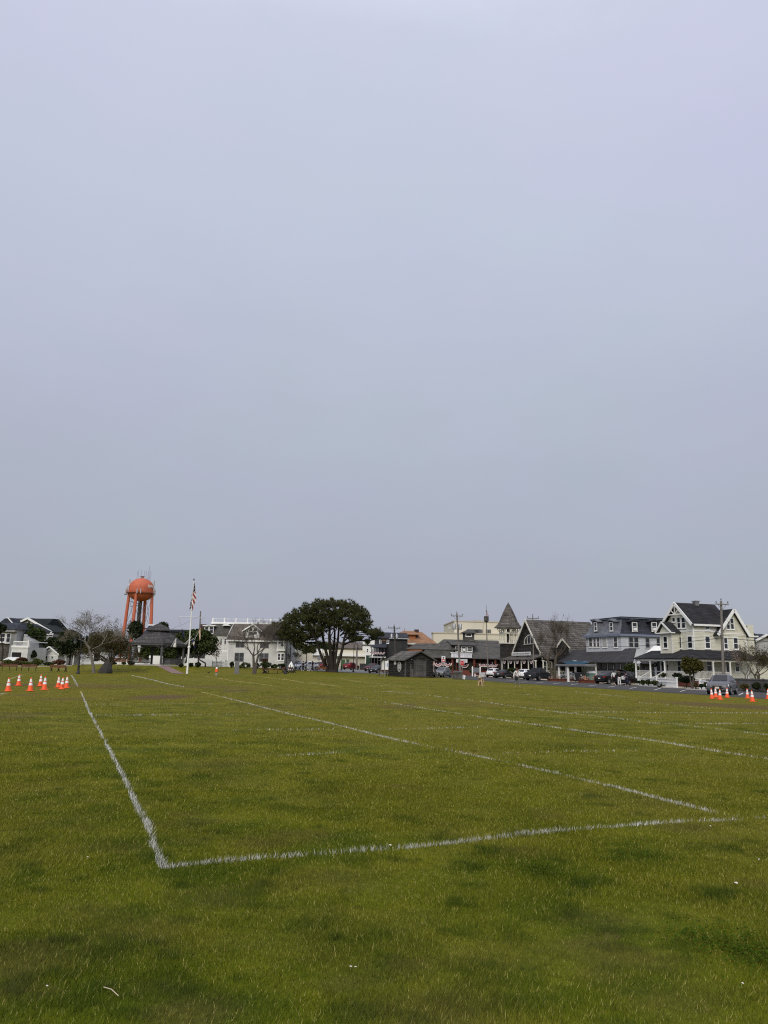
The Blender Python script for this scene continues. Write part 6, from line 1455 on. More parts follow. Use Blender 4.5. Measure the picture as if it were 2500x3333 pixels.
q = [on(1191, 176).x-on(1198, 176).x, on(1206, 176).x-on(1198, 176).x]; hh = at(1198, 2133, 176).z-on(1198, 176).z
part(c_, 'body', 'dumpster_green', lambda m: m.box(q[0], q[1], 0, 2.4, .1, hh)); part(c_, 'rib', 'dumpster_green', lambda m: [m.box(q[0]+(q[1]-q[0])*k/6-.04, q[0]+(q[1]-q[0])*k/6+.04, -.08, -.003, .1, hh) for k in range(7)])
c_ = thing('dumpster', 'black slatted rubbish skip on the street by green container', 'skip', on(1181, 172), 0); w_ = .5*(on(1192, 172).x-on(1172, 172).x)
part(c_, 'body', 'bin_black', lambda m: m.hexa([(-w_, -.7, .1), (w_, -.7, .1), (w_, .7, .1), (-w_, .7, .1), (-w_, -.9, 1.35), (w_, -.9, 1.35), (w_, .7, 1.35), (-w_, .7, 1.35)])); part(c_, 'rib', 'mid_grey', lambda m: [m.bar((-w_+2*w_*k/6, -.72, .12), (-w_+2*w_*k/6, -.93, 1.33), .06) for k in range(7)]); part(c_, 'lid', 'bin_black', lambda m: m.box(-w_-.05, w_+.05, -.95, .75, 1.355, 1.45))

# ---- white two storey house with brown roof
fr = Frame(738, 141, -6); h = house('white_house', 'two storey white clapboard house with brown roof and central gable dormer', fr)
ze = fr.y(745, 2079, 0)[1]; x1 = fr.y(932, 2084, 0)[0]; gw = 8.0; pk = fr.x(719, 2030, 0); zr = fr.y(820, 2031, gw/2)[1]
part(h, 'wall', 'clap_white', lambda m: (m.box(0, x1, 0, gw, 0, ze), m.prism([(.003, ze), (gw/2, zr-.2), (gw-.003, ze)], 'x', .002, x1)))
part(h, 'roof', 'roof_brown', lambda m: gable_roof(m, 'x', -.35, x1+.4, -.45, gw/2, gw+.45, ze-.25, zr, ze-.25))
part(h, 'eaves_board', 'white_trim', lambda m: (m.box(-.3, x1+.3, -.52, -.453, ze-.45, ze-.22), m.bar((-.40, -.45, ze-.32), (-.40, gw/2, zr-.1), .08, .26), m.bar((-.40, gw+.45, ze-.32), (-.40, gw/2, zr-.1), .08, .26), m.box(0, .12, -.035, -.003, 0, ze-.25), m.box(x1-.12, x1, -.035, -.003, 0, ze-.25)))
g0 = fr.y(791, 2050, .3); g1 = fr.y(854, 2050, .3); gp = fr.y(826.5, 2031, .3)
d = part(h, 'dormer', 'clap_white', lambda m: m.prism([(g0[0]+.5, ze+.1), (g0[0]+.5, g0[1]-.1), (gp[0], gp[1]-.25), (g1[0]-.5, g0[1]-.1), (g1[0]-.5, ze+.1)], 'y', .3, 4)); part(d, 'roof', 'roof_brown', lambda m: gable_roof(m, 'y', -.05, 4.5, g0[0], gp[0], g1[0], g0[1]-.15, gp[1], g0[1]-.15, .14)); part(d, 'bargeboard', 'white_trim', lambda m: (m.bar((g0[0]-.05, -.1, g0[1]-.25), (gp[0], -.1, gp[1]-.08), .08, .22), m.bar((g1[0]+.05, -.1, g0[1]-.25), (gp[0], -.1, gp[1]-.08), .08, .22)))
for q in ((811,2045,822,2066),(825,2045,837,2066)): window(d, fr, 'y', .3, *q, pane='pane_grey')
for q in ((769,2081.5,780.5,2106),(783.5,2081.5,794.5,2106),(848,2082.5,860,2108),(863,2082.5,874,2108),(765,2126,777.5,2151),(780.5,2126,792.5,2152),(845,2127.5,857.5,2152),(861,2127.5,872.5,2152)): window(h, fr, 'y', 0, *q, pane='pane_grey', frame='sign_grey', fw=.07, sill=False)
for q in ((717.5,2081,721.5,2097),(731,2080,735.5,2095)): window(h, fr, 'x', 0, *q, pane='pane', fw=.08)
a0 = fr.y(903, 2085, -1.2)[0]; a1 = fr.y(931, 2085, -1.2)[0]; zm = fr.y(917, 2119, -1.2)[1]
part(h, 'porch_bay', 'clap_white', lambda m: m.box(a0+.3, a1-.2, -1.2, -.003, 0, zm)); part(h, 'porch_roof', 'white_trim', lambda m: m.box(a0, a1, -1.6, -.003, zm, zm+.35))
part(h, 'balcony_rail', 'white_trim', lambda m: (m.box(a0+.1, a1-.1, -1.55, -1.47, zm+1.1, zm+1.2), [m.box(a0+.1+(a1-a0-.3)*k/14, a0+.16+(a1-a0-.3)*k/14, -1.53, -1.49, zm+.353, zm+1.1) for k in range(15)]))
for x in (a0+.2, a1-.3): part(h, 'porch_post', 'white_trim', lambda m: m.box(x-.1, x+.1, -1.58, -1.38, zm+.353, ze-.2))
for q in ((905,2128,912,2148),(916,2128,924,2149)): window(h, fr, 'y', -1.2, *q, pane='pane')
window(h, fr, 'y', 0, 905, 2090, 912, 2100); window(h, fr, 'y', 0, 916, 2090, 923, 2100)
st = MB(); sx0 = fr.y(697, 2160, -1.5)[0]; sx1 = fr.y(719, 2148, -1.5)[0]; sx2 = fr.y(733, 2148, -1.5)[0]
st.box(sx1, sx2, -1.6, -.3, 0, 1.15); [st.box(sx1-.3*(k+1), sx1-.3*k-.002, -1.6, -.4, 0, 1.0-.16*k) for k in range(6)]; st.build('entry_steps', 'white_paint', h)
part(h, 'stair_rail', 'white_trim', lambda m: (m.bar((sx1, -1.62, 2.1), (sx1-2.0, -1.62, 1.0), .09), m.box(sx1, sx2, -1.66, -1.58, 2.02, 2.12), [m.box(sx1+q, sx1+q+.05, -1.65, -1.6, 1.15, 2.02) for q in np.arange(0, sx2-sx1, .2)], [m.box(sx1-q-.05, sx1-q, -1.65, -1.6, .9-.5*q, 2.0-.55*q) for q in np.arange(.1, 2.0, .25)]))
part(h, 'entry_canopy', 'white_trim', lambda m: m.box(-1.6, -.05, .4, 2.6, fr.y(735, 2116, 0)[1]-.3, fr.y(735, 2116, 0)[1]))
# picket fence
p0, p1 = on(689, 133), on(747, 131); d = (p1-p0); f_ = thing('picket_fence', 'white picket fence in front of the white house steps', 'fence', p0, math.atan2(d.y, d.x)); ln = d.length
part(f_, 'rail', 'white_trim', lambda m: (m.box(0, ln, .0, .04, .25, .33), m.box(0, ln, 0, .04, .72, .80)))
part(f_, 'pickets', 'white_trim', lambda m: [m.prism([(x, .06), (x+.09, .06), (x+.09, .92), (x+.045, 1.0), (x, .92)], 'y', -.03, -.003) for x in np.arange(0, ln, .17)])
for k in range(3): part(f_, 'post', 'white_trim', lambda m: (m.box(ln*k/2-.06, ln*k/2+.06, .042, .15, 0, 1.08)))
# ---- mansard house behind it
fr = Frame(700, 166, -6); h = house('mansard_house', 'dark grey mansard house with white roof railing behind the white house', fr)
zt = fr.y(720, 2026, 1.0)[1]; zb = fr.y(690, 2068, 0)[1]; xl = fr.y(668, 2060, 0)[0]; x1 = fr.y(925, 2035, 0)[0]; xm = fr.y(717, 2050, 0)[0]-2.5
part(h, 'wall', 'clap_white', lambda m: m.box(xl+.3, x1, 0, 12, 0, zb)); part(h, 'mansard_roof', 'roof_grey', lambda m: m.hexa([(xl, -.3, zb), (x1+.3, -.3, zb), (x1+.3, 12.3, zb), (xl, 12.3, zb), (xl+1.0, 1.0, zt-.3), (x1-.3, 1.0, zt-.3), (x1-.3, 11, zt-.3), (xl+1.0, 11, zt-.3)])); part(h, 'cornice', 'white_trim', lambda m: m.box(xl+.85, x1-.2, .85, 11.2, zt-.297, zt))
part(h, 'roof_railing', 'white_trim', lambda m: (m.box(xl+1, x1-.3, 1, 1.08, zt+.78, zt+.84), [m.box(q-.12, q+.12, .98, 1.2, zt+.003, zt+1.0) for q in np.arange(xl+1.2, x1, 2.6)], [m.box(q, q+.03, 1.03, 1.06, zt+.08, zt+.78) for q in np.arange(xl+1, x1-.4, .5)], m.box(xl+1, x1-.3, 1, 1.08, zt+.02, zt+.08)))
for px in (672.5, 688): 
    q = rect(fr, 'y', -.2, px-5, 2040, px+6, 2060); d = part(h, 'dormer', 'roof_grey', lambda m: m.box(q[0]-.15, q[1]+.15, -.2, 2, q[2]-.2, q[3]+.15)); part(d, 'roof', 'white_trim', lambda m: m.box(q[0]-.5, q[1]+.5, -.5, 2, q[3]+.153, q[3]+.35)); window(d, fr, 'y', -.2, 0, 0, 0, 0, raw=q)
for px in (735, 891): q = fr.y(px, 2026, -.2); part(h, 'roof_vent', 'white_paint', lambda m: m.prism([(q[0]-.8, zt-.75), (q[0], zt-.15), (q[0]+.8, zt-.75)], 'y', -.3, 1.5))
fr = Frame(615, 190, -6); h = house('flat_dark_house', 'distant dark flat roofed house behind the gazebo trees', fr); q = rect(fr, 'y', 0, 555, 2050, 668, 2110); part(h, 'wall', 'clap_dark', lambda m: m.box(q[0], q[1], 0, 9, 0, q[3]-.5)); part(h, 'roof', 'roof_slate_dark', lambda m: m.box(q[0]-.5, q[1]+.5, -.5, 9.5, q[3]-.497, q[3])); q = fr.y(661.5, 2032, 3); part(h, 'chimney', 'chimney_brick', lambda m: m.box(q[0]-.7, q[0]+.7, 2.6, 3.6, 5, q[1]))
fr = Frame(475, 168, -5); h = house('grey_roof_house', 'grey house whose dark roof with white ridge shows left of gazebo top', fr); q = rect(fr, 'y', 0, 466, 2034, 520, 2075); part(h, 'wall', 'clap_grey', lambda m: m.box(q[0], q[1], 0, 8, 0, q[2])); part(h, 'roof', 'roof_slate_dark', lambda m: m.hexa([(q[0]-.4, -.4, q[2]), (q[1]+.4, -.4, q[2]), (q[1]+.4, 8.4, q[2]), (q[0]-.4, 8.4, q[2]), (q[0], 3, q[3]), (q[1], 3, q[3]), (q[1], 5, q[3]), (q[0], 5, q[3])])); part(h, 'ridge_cap', 'white_trim', lambda m: m.box(q[0]-.1, q[1]+.1, 2.9, 5.1, q[3]+.003, q[3]+.25))

# ---- left end houses
fr = Frame(100, 152, -14); h = house('grey_gable_house', 'large pale grey house with near-black roof and broad white gable', fr)
pk = fr.y(96.5, 2012, 0); gl_ = fr.y(36, 2040, 0); gr_ = fr.y(174, 2057, 0); zr = fr.y(100, 2014, 5)[1]; x0 = fr.y(25, 2012, 5)[0]; x1 = fr.y(182, 2018, 5)[0]; ze = gr_[1]
part(h, 'wall', 'clap_grey', lambda m: (m.box(x0+.5, x1-.4, .3, 10, 0, ze), m.prism([(gl_[0]+.3, gl_[1]-.15), (pk[0], pk[1]-.2), (gr_[0]-.4, gr_[1]-.1), (gr_[0]-.4, 0), (gl_[0]+.3, 0)], 'y', 0, 5)))
part(h, 'roof', 'roof_green', lambda m: (m.hexa([(x0, .0, ze-.1), (x1+.3, .0, ze-.1), (x1+.3, 10.4, ze-.1), (x0, 10.4, ze-.1), (x0, 4.2, zr), (x1, 4.2, zr), (x1, 6, zr), (x0, 6, zr)]), gable_roof(m, 'y', -.5, 5, gl_[0], pk[0], gr_[0], gl_[1], pk[1]+.05, gr_[1], .2)))
part(h, 'bargeboard', 'white_trim', lambda m: (m.bar((gl_[0]-.1, -.56, gl_[1]-.1), (pk[0], -.56, pk[1]-.05), .1, .38), m.bar((gr_[0]+.1, -.56, gr_[1]-.1), (pk[0], -.56, pk[1]-.05), .1, .38), m.box(fr.y(146, 2057, -.3)[0], gr_[0]+.2, -.35, -.1, gr_[1]-.55, gr_[1]-.25)))
part(h, 'skirt_roof', 'roof_green', lambda m: m.box(fr.y(135, 2053, -.3)[0], gr_[0]-.2, -.4, -.003, gr_[1]-.22, gr_[1]+.25))
window(h, fr, 'y', 0, 90, 2020, 101, 2030, rows=1, pane='pane_grey'); window(h, fr, 'y', 0, 160.5, 2063, 170, 2080, pane='pane_grey')
q = rect(fr, 'y', 1, 27, 2023, 62, 2034); d = part(h, 'shed_dormer', 'clap_grey', lambda m: m.box(q[0], q[1]+1, 1, 5, q[2]-1, q[3])); part(d, 'roof', 'roof_green', lambda m: m.hexa([(q[0]-.4, .4, q[3]), (q[1]+2, .4, q[3]), (q[1]+2, 5.5, zr-.1), (q[0]-.4, 5.5, zr-.1), (q[0]-.4, .4, q[3]+.2), (q[1]+2, .4, q[3]+.2), (q[1]+2, 5.5, zr+.06), (q[0]-.4, 5.5, zr+.06)]))
for px, py in ((149, 2023), (138, 2030)): q = fr.y(px, py, 3.4); part(h, 'vent_pipe', 'white_paint', lambda m: m.tube([(q[0], 3.4, q[1]-1.2), (q[0], 3.4, q[1])], .10, 6))
fr = Frame(-20, 134, -16); h = house('bay_window_house', 'weathered brown house with dark bay of white windows at left edge', fr)
q = rect(fr, 'y', 0, -90, 2056, 40, 2093); part(h, 'wall', 'shing_cedar', lambda m: m.box(q[0], q[1], .2, 8, 0, q[2]-.1)); part(h, 'upper_wall', 'clap_dark', lambda m: m.box(q[0], q[1]-.1, 0, 7.9, q[2]-.097, q[3])); part(h, 'roof', 'roof_slate_dark', lambda m: (m.hexa([(q[0]-1, -.8, q[3]+.4), (q[1]+1.3, -.8, q[3]+.4), (q[1]+1.3, 8.5, q[3]+.4), (q[0]-1, 8.5, q[3]+.4), (q[0]+1, 2, q[3]+1.7), (q[1]-.2, 2, q[3]+1.7), (q[1]-.2, 6, q[3]+1.7), (q[0]+1, 6, q[3]+1.7)])))
part(h, 'cornice', 'light_grey', lambda m: m.box(q[0]-.6, q[1]+.9, -.6, 8.2, q[3]+.003, q[3]+.397)); part(h, 'corner_board', 'light_grey', lambda m: m.box(q[1]-.3, q[1]+.9, -.05, 3, .5, q[3]-.003))
for r_ in ((1,2063,16,2088),(22.5,2063,33,2090)): window(h, fr, 'y', 0, *r_, fw=.2, pane='pane')
g0 = fr.x(4, 2030, 3); part(h, 'rear_gable', ['roof_slate_dark', 'white_trim'], lambda m: (m.prism([(q[1]-6, q[3]+1.2), (q[1]-4.6, q[3]+2.7), (q[1]-2.9, q[3]+1.2)], 'y', 3.5, 6), m.bar((q[1]-4.6, 3.4, q[3]+2.75), (q[1]-2.8, 3.4, q[3]+1.25), .08, .16, 1)))
fr = Frame(44, 131, -12); h = house('white_deck', 'white annex with railed roof deck beside the weathered house', fr, 'annex')
q = rect(fr, 'y', 0, 36, 2106, 90, 2145); part(h, 'wall', 'clap_white', lambda m: m.box(q[0], q[1], 0, 5, 0, q[3])); part(h, 'fascia', 'white_trim', lambda m: m.box(q[0], q[1]+.1, -.12, -.003, q[3]-.1, q[3]+.25)); zr_ = fr.y(70, 2088, 0)[1]
part(h, 'deck_railing', 'white_trim', lambda m: (m.box(q[0]+.3, q[1]+.1, -.1, .02, zr_-.1, zr_+.05), [m.box(k, k+.05, -.06, -.02, q[3]+.25, zr_-.1) for k in np.arange(q[0]+.3, q[1], .22)], m.box(q[1]-.1, q[1]+.1, -.12, .05, q[3]+.252, zr_+.2), m.box(q[1]-.05, q[1]+.05, .06, 5, zr_-.1, zr_+.05)))
part(h, 'gable_end', 'clap_grey', lambda m: m.prism([(q[0]+.2, q[3]+.01), (q[0]+.2, q[3]+2.3), (q[0]+1.6, q[3]+1.1), (q[0]+1.6, q[3]+.01)], 'y', 2.5, 5)); part(h, 'garage_opening', 'dark_interior', lambda m: m.box(q[0]+.2, q[1]-1.2, -.02, -.003, q[3]-1.9, q[3]-.9))
part(h, 'awning', 'white_paint', lambda m: m.hexa([(q[0]-.4, -1.3, q[3]-2.3), (q[1]-1.4, -1.3, q[3]-2.3), (q[1]-1.4, -.02, q[3]-1.8), (q[0]-.4, -.02, q[3]-1.8), (q[0]-.4, -1.3, q[3]-2.2), (q[1]-1.4, -1.3, q[3]-2.2), (q[1]-1.4, -.02, q[3]-1.7), (q[0]-.4, -.02, q[3]-1.7)]))
fr = Frame(163, 136, -10); h = house('white_cottage', 'small white gabled cottage with round star ornament over two windows', fr, 'cottage')
pk = fr.y(164, 2104, 0); a = fr.y(129, 2129, 0); b_ = fr.y(195.5, 2131, 0); 
part(h, 'wall', 'clap_white', lambda m: m.prism([(a[0]+.35, 0), (a[0]+.35, a[1]), (pk[0], pk[1]-.2), (b_[0]-.35, b_[1]), (b_[0]-.35, 0)], 'y', 0, 6)); part(h, 'roof', 'roof_grey', lambda m: gable_roof(m, 'y', -.3, 6.3, a[0], pk[0], b_[0], a[1], pk[1], b_[1], .12)); part(h, 'bargeboard', 'white_trim', lambda m: (m.bar((a[0]-.05, -.34, a[1]-.05), (pk[0], -.34, pk[1]-.03), .06, .2), m.bar((b_[0]+.05, -.34, b_[1]-.05), (pk[0], -.34, pk[1]-.03), .06, .2), m.box(a[0]+.35, b_[0]-.35, -.03, -.003, a[1]-.35, a[1]-.22)))
oc = fr.y(162.5, 2119.5, 0); part(h, 'ornament', 'mid_grey', lambda m: [m.tube([(oc[0], -.06, oc[1]), (oc[0]+.42*math.cos(k*math.pi/4), -.06, oc[1]+.42*math.sin(k*math.pi/4))], .03, 4) for k in range(8)]+[m.disc((oc[0], -.06, oc[1]), .1, 'y', .06)])
for r_ in ((149,2134,154.5,2144),(168,2134.5,173.5,2144)): window(h, fr, 'y', 0, *r_, rows=1, fw=.07)
part(h, 'lean_to', 'white_paint', lambda m: (m.hexa([(fr.y(92, 2120, 1)[0], 1, 0), (a[0]+.2, 1, 0), (a[0]+.2, 4, 0), (fr.y(92, 2120, 1)[0], 4, 0), (fr.y(92, 2120, 1)[0], 1, fr.y(92, 2112, 1)[1]), (a[0]+.2, 1, fr.y(134, 2120, 1)[1]), (a[0]+.2, 4, fr.y(134, 2116, 1)[1]), (fr.y(92, 2120, 1)[0], 4, fr.y(92, 2108, 1)[1])])))
part(h, 'lean_to_opening', 'dark_interior', lambda m: m.box(fr.y(116, 2130, 1)[0], fr.y(130, 2130, 1)[0], .93, .997, 0, 1.9))

# ---- fences and walls along the left street
def wall_run(name, label, cat, a, b, hh, mat, th=.12, posts=0, pm='white_trim', cap=None):
    p0, p1 = on(*a), on(*b); d = p1-p0; o = thing(name, label, cat, p0, math.atan2(d.y, d.x)); ln = math.hypot(d.x, d.y); dz = p1.z-p0.z
    part(o, 'panel', mat, lambda m: m.hexa([(0, 0, -.1), (ln, 0, dz-.1), (ln, th, dz-.1), (0, th, -.1), (0, 0, hh), (ln, 0, hh+dz), (ln, th, hh+dz), (0, th, hh)]))
    if cap: part(o, 'rail', cap, lambda m: m.bar((0, th/2, hh+.04), (ln, th/2, hh+dz+.04), th+.08, .08))
    for k in range(posts): x = ln*k/max(1, posts-1); part(o, 'post', pm, lambda m: (m.box(x-.08, x+.08, -.06, -.003, 0, hh+.15), m.box(x-.11, x+.11, -.09, .0, hh+.153, hh+.23)))
    return o
wall_run('mesh_fence', 'low dark mesh fence with white posts right of the cottage', 'fence', (213, 133), (262, 133), 1.5, 'screen_grey', .05, 3, 'white_paint')
wall_run('board_fence', 'brown board fence with white cap rail behind the boulder', 'fence', (362, 137), (412, 137), 1.15, 'boards_orange', .08, 2, 'off_white', 'white_paint')
wall_run('garden_wall', 'low white garden wall running behind the gazebo', 'wall', (362, 131), (470, 131), .42, 'white_paint', .2)
wall_run('white_panel_fence', 'white panel fence behind the gazebo on its right side', 'fence', (590, 137), (686, 137), 1.35, 'white_paint', .08, 6)
wall_run('white_screen', 'large white panel standing in the middle of the gazebo opening', 'fence', (483, 134), (528, 134), 1.6, 'white_trim', .1)
wall_run('low_white_wall', 'low white wall with dark gate left of the pale tree trunk', 'wall', (264, 135), (350, 135), .5, 'white_paint', .2, 4)
h = thing('street_booth', 'small dark doorway shed with white posts behind the trees', 'shed', on(312, 138), 0); part(h, 'wall', 'clap_grey', lambda m: (m.box(-2.4, 2.2, 0, 3, 0, 2.3))); part(h, 'door', 'dark_interior', lambda m: m.box(-.4, .6, -.05, -.003, 0, 2.0)); part(h, 'post', 'white_trim', lambda m: (m.box(.7, .95, -.1, -.003, 0, 2.3), m.box(-.75, -.5, -.1, -.003, 0, 2.3))); part(h, 'roof', 'roof_grey', lambda m: m.prism([(-2.7, 2.3), (-.1, 3.2), (2.5, 2.3)], 'y', -.3, 3.3))
h = thing('white_bollard_lamp', 'white square post with small pointed cap by the mesh fence', 'post', on(212.5, 128), 0); part(h, 'shaft', 'white_trim', lambda m: m.box(-.14, .14, -.14, .14, 0, 1.6)); part(h, 'cap', 'mid_grey', lambda m: m.lathe([(.34, 1.62), (.30, 1.66), (.05, 2.25), (.01, 2.3)], 4, ph=math.pi/4)); part(h, 'box', 'white_paint', lambda m: m.box(-.2, .2, -.2, .2, 1.2, 1.61))

# ---- cream house fences, neighbour
p0, p1 = on(2079, 98.5), on(2206, 87.2); d = p1-p0; f_ = thing('vinyl_fence', 'long white panelled fence in front of the cream house steps', 'fence', p0, math.atan2(d.y, d.x)); ln = math.hypot(d.x, d.y)
part(f_, 'panel', 'white_paint', lambda m: (m.box(0, ln, 0, .05, .10, 1.02))); part(f_, 'rail', 'white_trim', lambda m: [m.box(0, ln, -.05, -.003, z, z+.13) for z in (.08, .62, .96)])
for k in (0, .5, .99): part(f_, 'post', 'white_trim', lambda m: (m.box(ln*k-.08, ln*k+.08, -.10, -.052, 0, 1.18), m.box(ln*k-.08, ln*k+.08, -.052, .08, 0, 1.18), m.box(ln*k-.12, ln*k+.12, -.14, .12, 1.183, 1.26)))
p0, p1 = on(2280, 83.0), on(2345, 79.5); d = p1-p0; f_ = thing('vinyl_fence', 'short white panelled fence behind the grey crossover car', 'fence', p0, math.atan2(d.y, d.x)); ln = math.hypot(d.x, d.y)
part(f_, 'panel', 'white_paint', lambda m: (m.box(0, ln, 0, .05, .10, .95))); part(f_, 'rail', 'white_trim', lambda m: [m.box(0, ln, -.05, -.003, z, z+.13) for z in (.08, .5, .86)])
for k in (0, 1.0): part(f_, 'post', 'white_trim', lambda m: (m.box(ln*k-.08, ln*k+.08, -.10, .08, 0, 1.05), m.box(ln*k-.12, ln*k+.12, -.14, .12, 1.053, 1.12)))
p0, p1 = on(2384, 82), on(2560, 72); d = p1-p0; f_ = thing('board_fence', 'weathered grey board fence right of the cream house', 'fence', p0, math.atan2(d.y, d.x)); ln = math.hypot(d.x, d.y)
part(f_, 'boards', 'boards_fence', lambda m: m.box(0, ln, 0, .05, 0, 1.3)); part(f_, 'rail', 'boards_fence', lambda m: (m.box(0, ln, -.04, -.003, 1.17, 1.29), m.box(0, ln, -.04, -.003, .15, .27)))
for k in range(6): part(f_, 'post', 'boards_fence', lambda m: m.box(ln*k/5-.07, ln*k/5+.07, .052, .18, 0, 1.36))
fr = Frame(2470, 118, 14); h = house('dark_gable_house', 'purple grey house with white gable rakes at right edge', fr)
pk = fr.y(2489, 2065, 0); a = fr.y(2452, 2084, 0); b_ = fr.y(2530, 2086, 0); part(h, 'wall', 'clap_grey', lambda m: (m.prism([(a[0]+.5, 0), (a[0]+.5, a[1]-.1), (pk[0], pk[1]-.25), (b_[0]-.5, a[1]-.1), (b_[0]-.5, 0)], 'y', 0, 7), m.box(fr.y(2442, 2100, 1)[0], a[0]+2, 1.0, 7, 0, a[1]-.3)))
part(h, 'roof', 'roof_slate_dark', lambda m: (gable_roof(m, 'y', -.5, 7.5, a[0], pk[0], b_[0], a[1], pk[1], a[1], .2), m.hexa([(fr.y(2440, 2085, 1)[0], .6, a[1]-.3), (pk[0]+3, .6, a[1]-.3), (pk[0]+3, 7.3, a[1]-.3), (fr.y(2440, 2085, 1)[0], 7.3, a[1]-.3), (fr.y(2452, 2065, 4)[0], 4, pk[1]+.3), (pk[0]+3, 4, pk[1]+.3), (pk[0]+3, 4.2, pk[1]+.3), (fr.y(2452, 2065, 4)[0], 4.2, pk[1]+.3)])))
part(h, 'bargeboard', 'white_trim', lambda m: (m.bar((a[0]-.05, -.55, a[1]-.1), (pk[0], -.55, pk[1]-.05), .08, .3), m.bar((b_[0]+.05, -.55, a[1]-.1), (pk[0], -.55, pk[1]-.05), .08, .3)))
# ================================================================ water tower
Y_ = 392; tb = at(460, 1921, Y_); tb.z = gz(tb.x, tb.y); T = thing('water_tower', 'tall orange water tower with round tank and aerials', 'water tower', tb)
S = Y_/F; zz = lambda py: at(460, py, Y_).z-tb.z; Rt = 39*S; ze = zz(1921); zt_, zb_ = zz(1882), zz(1957.5)
prof = [(.05, zb_)]+[(Rt*math.sin(a), ze-1.2-(ze-1.2-zb_)*math.cos(a)) for a in np.linspace(.12, math.pi/2, 9)]+[(Rt, ze+1.0)]+[(Rt*math.cos(a), ze+1.0+(zt_-ze-1.0)*math.sin(a)) for a in np.linspace(.1, math.pi/2-.1, 10)]+[(.05, zt_)]
part(T, 'tank', 'tower_orange', lambda m: m.lathe(prof, 40), smooth=True)
zc = zz(1931)
part(T, 'catwalk', 'tower_dark', lambda m: (m.lathe([(Rt+.05, zc-.25), (Rt+1.0, zc-.25), (Rt+1.0, zc+.05), (Rt+.05, zc+.05)], 40)))
part(T, 'catwalk_rail', 'tower_orange', lambda m: ([m.tube([((Rt+.95)*math.cos(a), (Rt+.95)*math.sin(a), zc+z) for a in np.linspace(0, 2*math.pi, 41)], .06, 4) for z in (.6, 1.15)], [m.bar(((Rt+.95)*math.cos(a), (Rt+.95)*math.sin(a), zc), ((Rt+.95)*math.cos(a), (Rt+.95)*math.sin(a), zc+1.15), .08) for a in np.linspace(0, 2*math.pi, 33)[:-1]]))
for k, a in enumerate((R(-176), R(-95), R(-4), R(85))):
    p1 = Vector((math.cos(a), math.sin(a), 0))*(Rt*.95); p0 = Vector((math.cos(a), math.sin(a), 0))*(Rt*1.22)
    part(T, 'leg', 'tower_orange', lambda m: (m.tube([p0, p1+Vector((0, 0, zc+.3))], [.95, .75], 12), m.box(p0.x-1.3, p0.x+1.3, p0.y-1.3, p0.y+1.3, -.2, .5)), smooth=True)
    b = a+R(88); q1 = Vector((math.cos(b), math.sin(b), 0))
    for z0, z1 in ((3, 17), (17, zc-1)):
        f0, f1 = 1.22-.27*z0/zc, 1.22-.27*z1/zc; u = Vector((math.cos(a), math.sin(a), 0))
        part(T, 'brace_rod', 'mid_grey', lambda m: (m.tube([u*Rt*f0+Vector((0, 0, z0)), q1*Rt*f1+Vector((0, 0, z1))], .09, 4), m.tube([q1*Rt*f0+Vector((0, 0, z0)), u*Rt*f1+Vector((0, 0, z1))], .09, 4)))
    part(T, 'strut', 'tower_dark', lambda m: m.tube([Vector((math.cos(a), math.sin(a), 0))*Rt*1.03+Vector((0, 0, 17)), q1*Rt*1.03+Vector((0, 0, 17))], .22, 6))
part(T, 'riser_pipe', 'pole_dark', lambda m: m.tube([(0, 0, 0), (0, 0, zb_+.5)], 1.0, 12), smooth=True)
part(T, 'pipe_bracket', 'black_metal', lambda m: (m.bar((-Rt*.75, -.5, zb_-.2), (0, -.5, zb_-1.6), .3), m.bar((-Rt*.75, -.5, zb_-2.6), (0, -.5, zb_-2.2), .3), m.bar((-Rt*.4, -.5, zb_-.4), (-Rt*.4, -.5, zb_-2.4), .3)))
rng = np.random.default_rng(3)
for px, py in ((443, 1866), (447, 1859), (456, 1862), (466, 1864), (472, 1866), (478, 1866), (481, 1847), (484, 1865), (487, 1866)):
    x = (px-460)*S; part(T, 'aerial', 'mid_grey', lambda m: m.tube([(x, -.5, zz(1889)), (x+.15, -.5, zz(py)+1.0)], .055, 4))
part(T, 'hatch', 'galvanised', lambda m: m.lathe([(.6, zt_-.1), (.6, zt_+.3), (1.2, zt_+1.0), (.2, zt_+1.1)], 12))
for px, py in ((412, 1926), (416, 1920), (421, 1896), (501, 1898), (506, 1927), (502, 1922)):
    x = (px-460)*S; part(T, 'antenna_panel', 'light_grey', lambda m: (m.box(x-.28, x+.28, -.9, -.3, zz(py)-1.6, zz(py)+1.4), m.bar((x, -.6, zz(py)-1.2), (x*.86, -.3, zz(py)-1.5), .25)))
for px in (461.5, 473.5): x = (px-460)*S; part(T, 'antenna_panel', 'light_grey', lambda m: m.box(x-.25, x+.25, -Rt-1.35, -Rt-1.05, zc-.6, zc+1.7))
for px in (411.5, 503): x = (px-460)*S; part(T, 'dish', 'light_grey', lambda m: m.lathe([(.1, -.3), (.8, -.1), (.9, .2), (.1, .3)], 10, (x, -.8, zz(1936))))
def curved(txt, phi, z, hgt, mat):
    for k, ch in enumerate(txt):
        a = phi+(k-(len(txt)-1)/2)*.155; r_ = Rt+.06
        lettering(ch, hgt, mat, T, (r_*math.sin(a), -r_*math.cos(a), z), (math.pi/2, 0, a), .05)
curved('HAVEN', R(-78), zz(1907), 2.0, 'white_trim'); curved('BEACH', R(70), zz(1910), 2.0, 'white_trim')

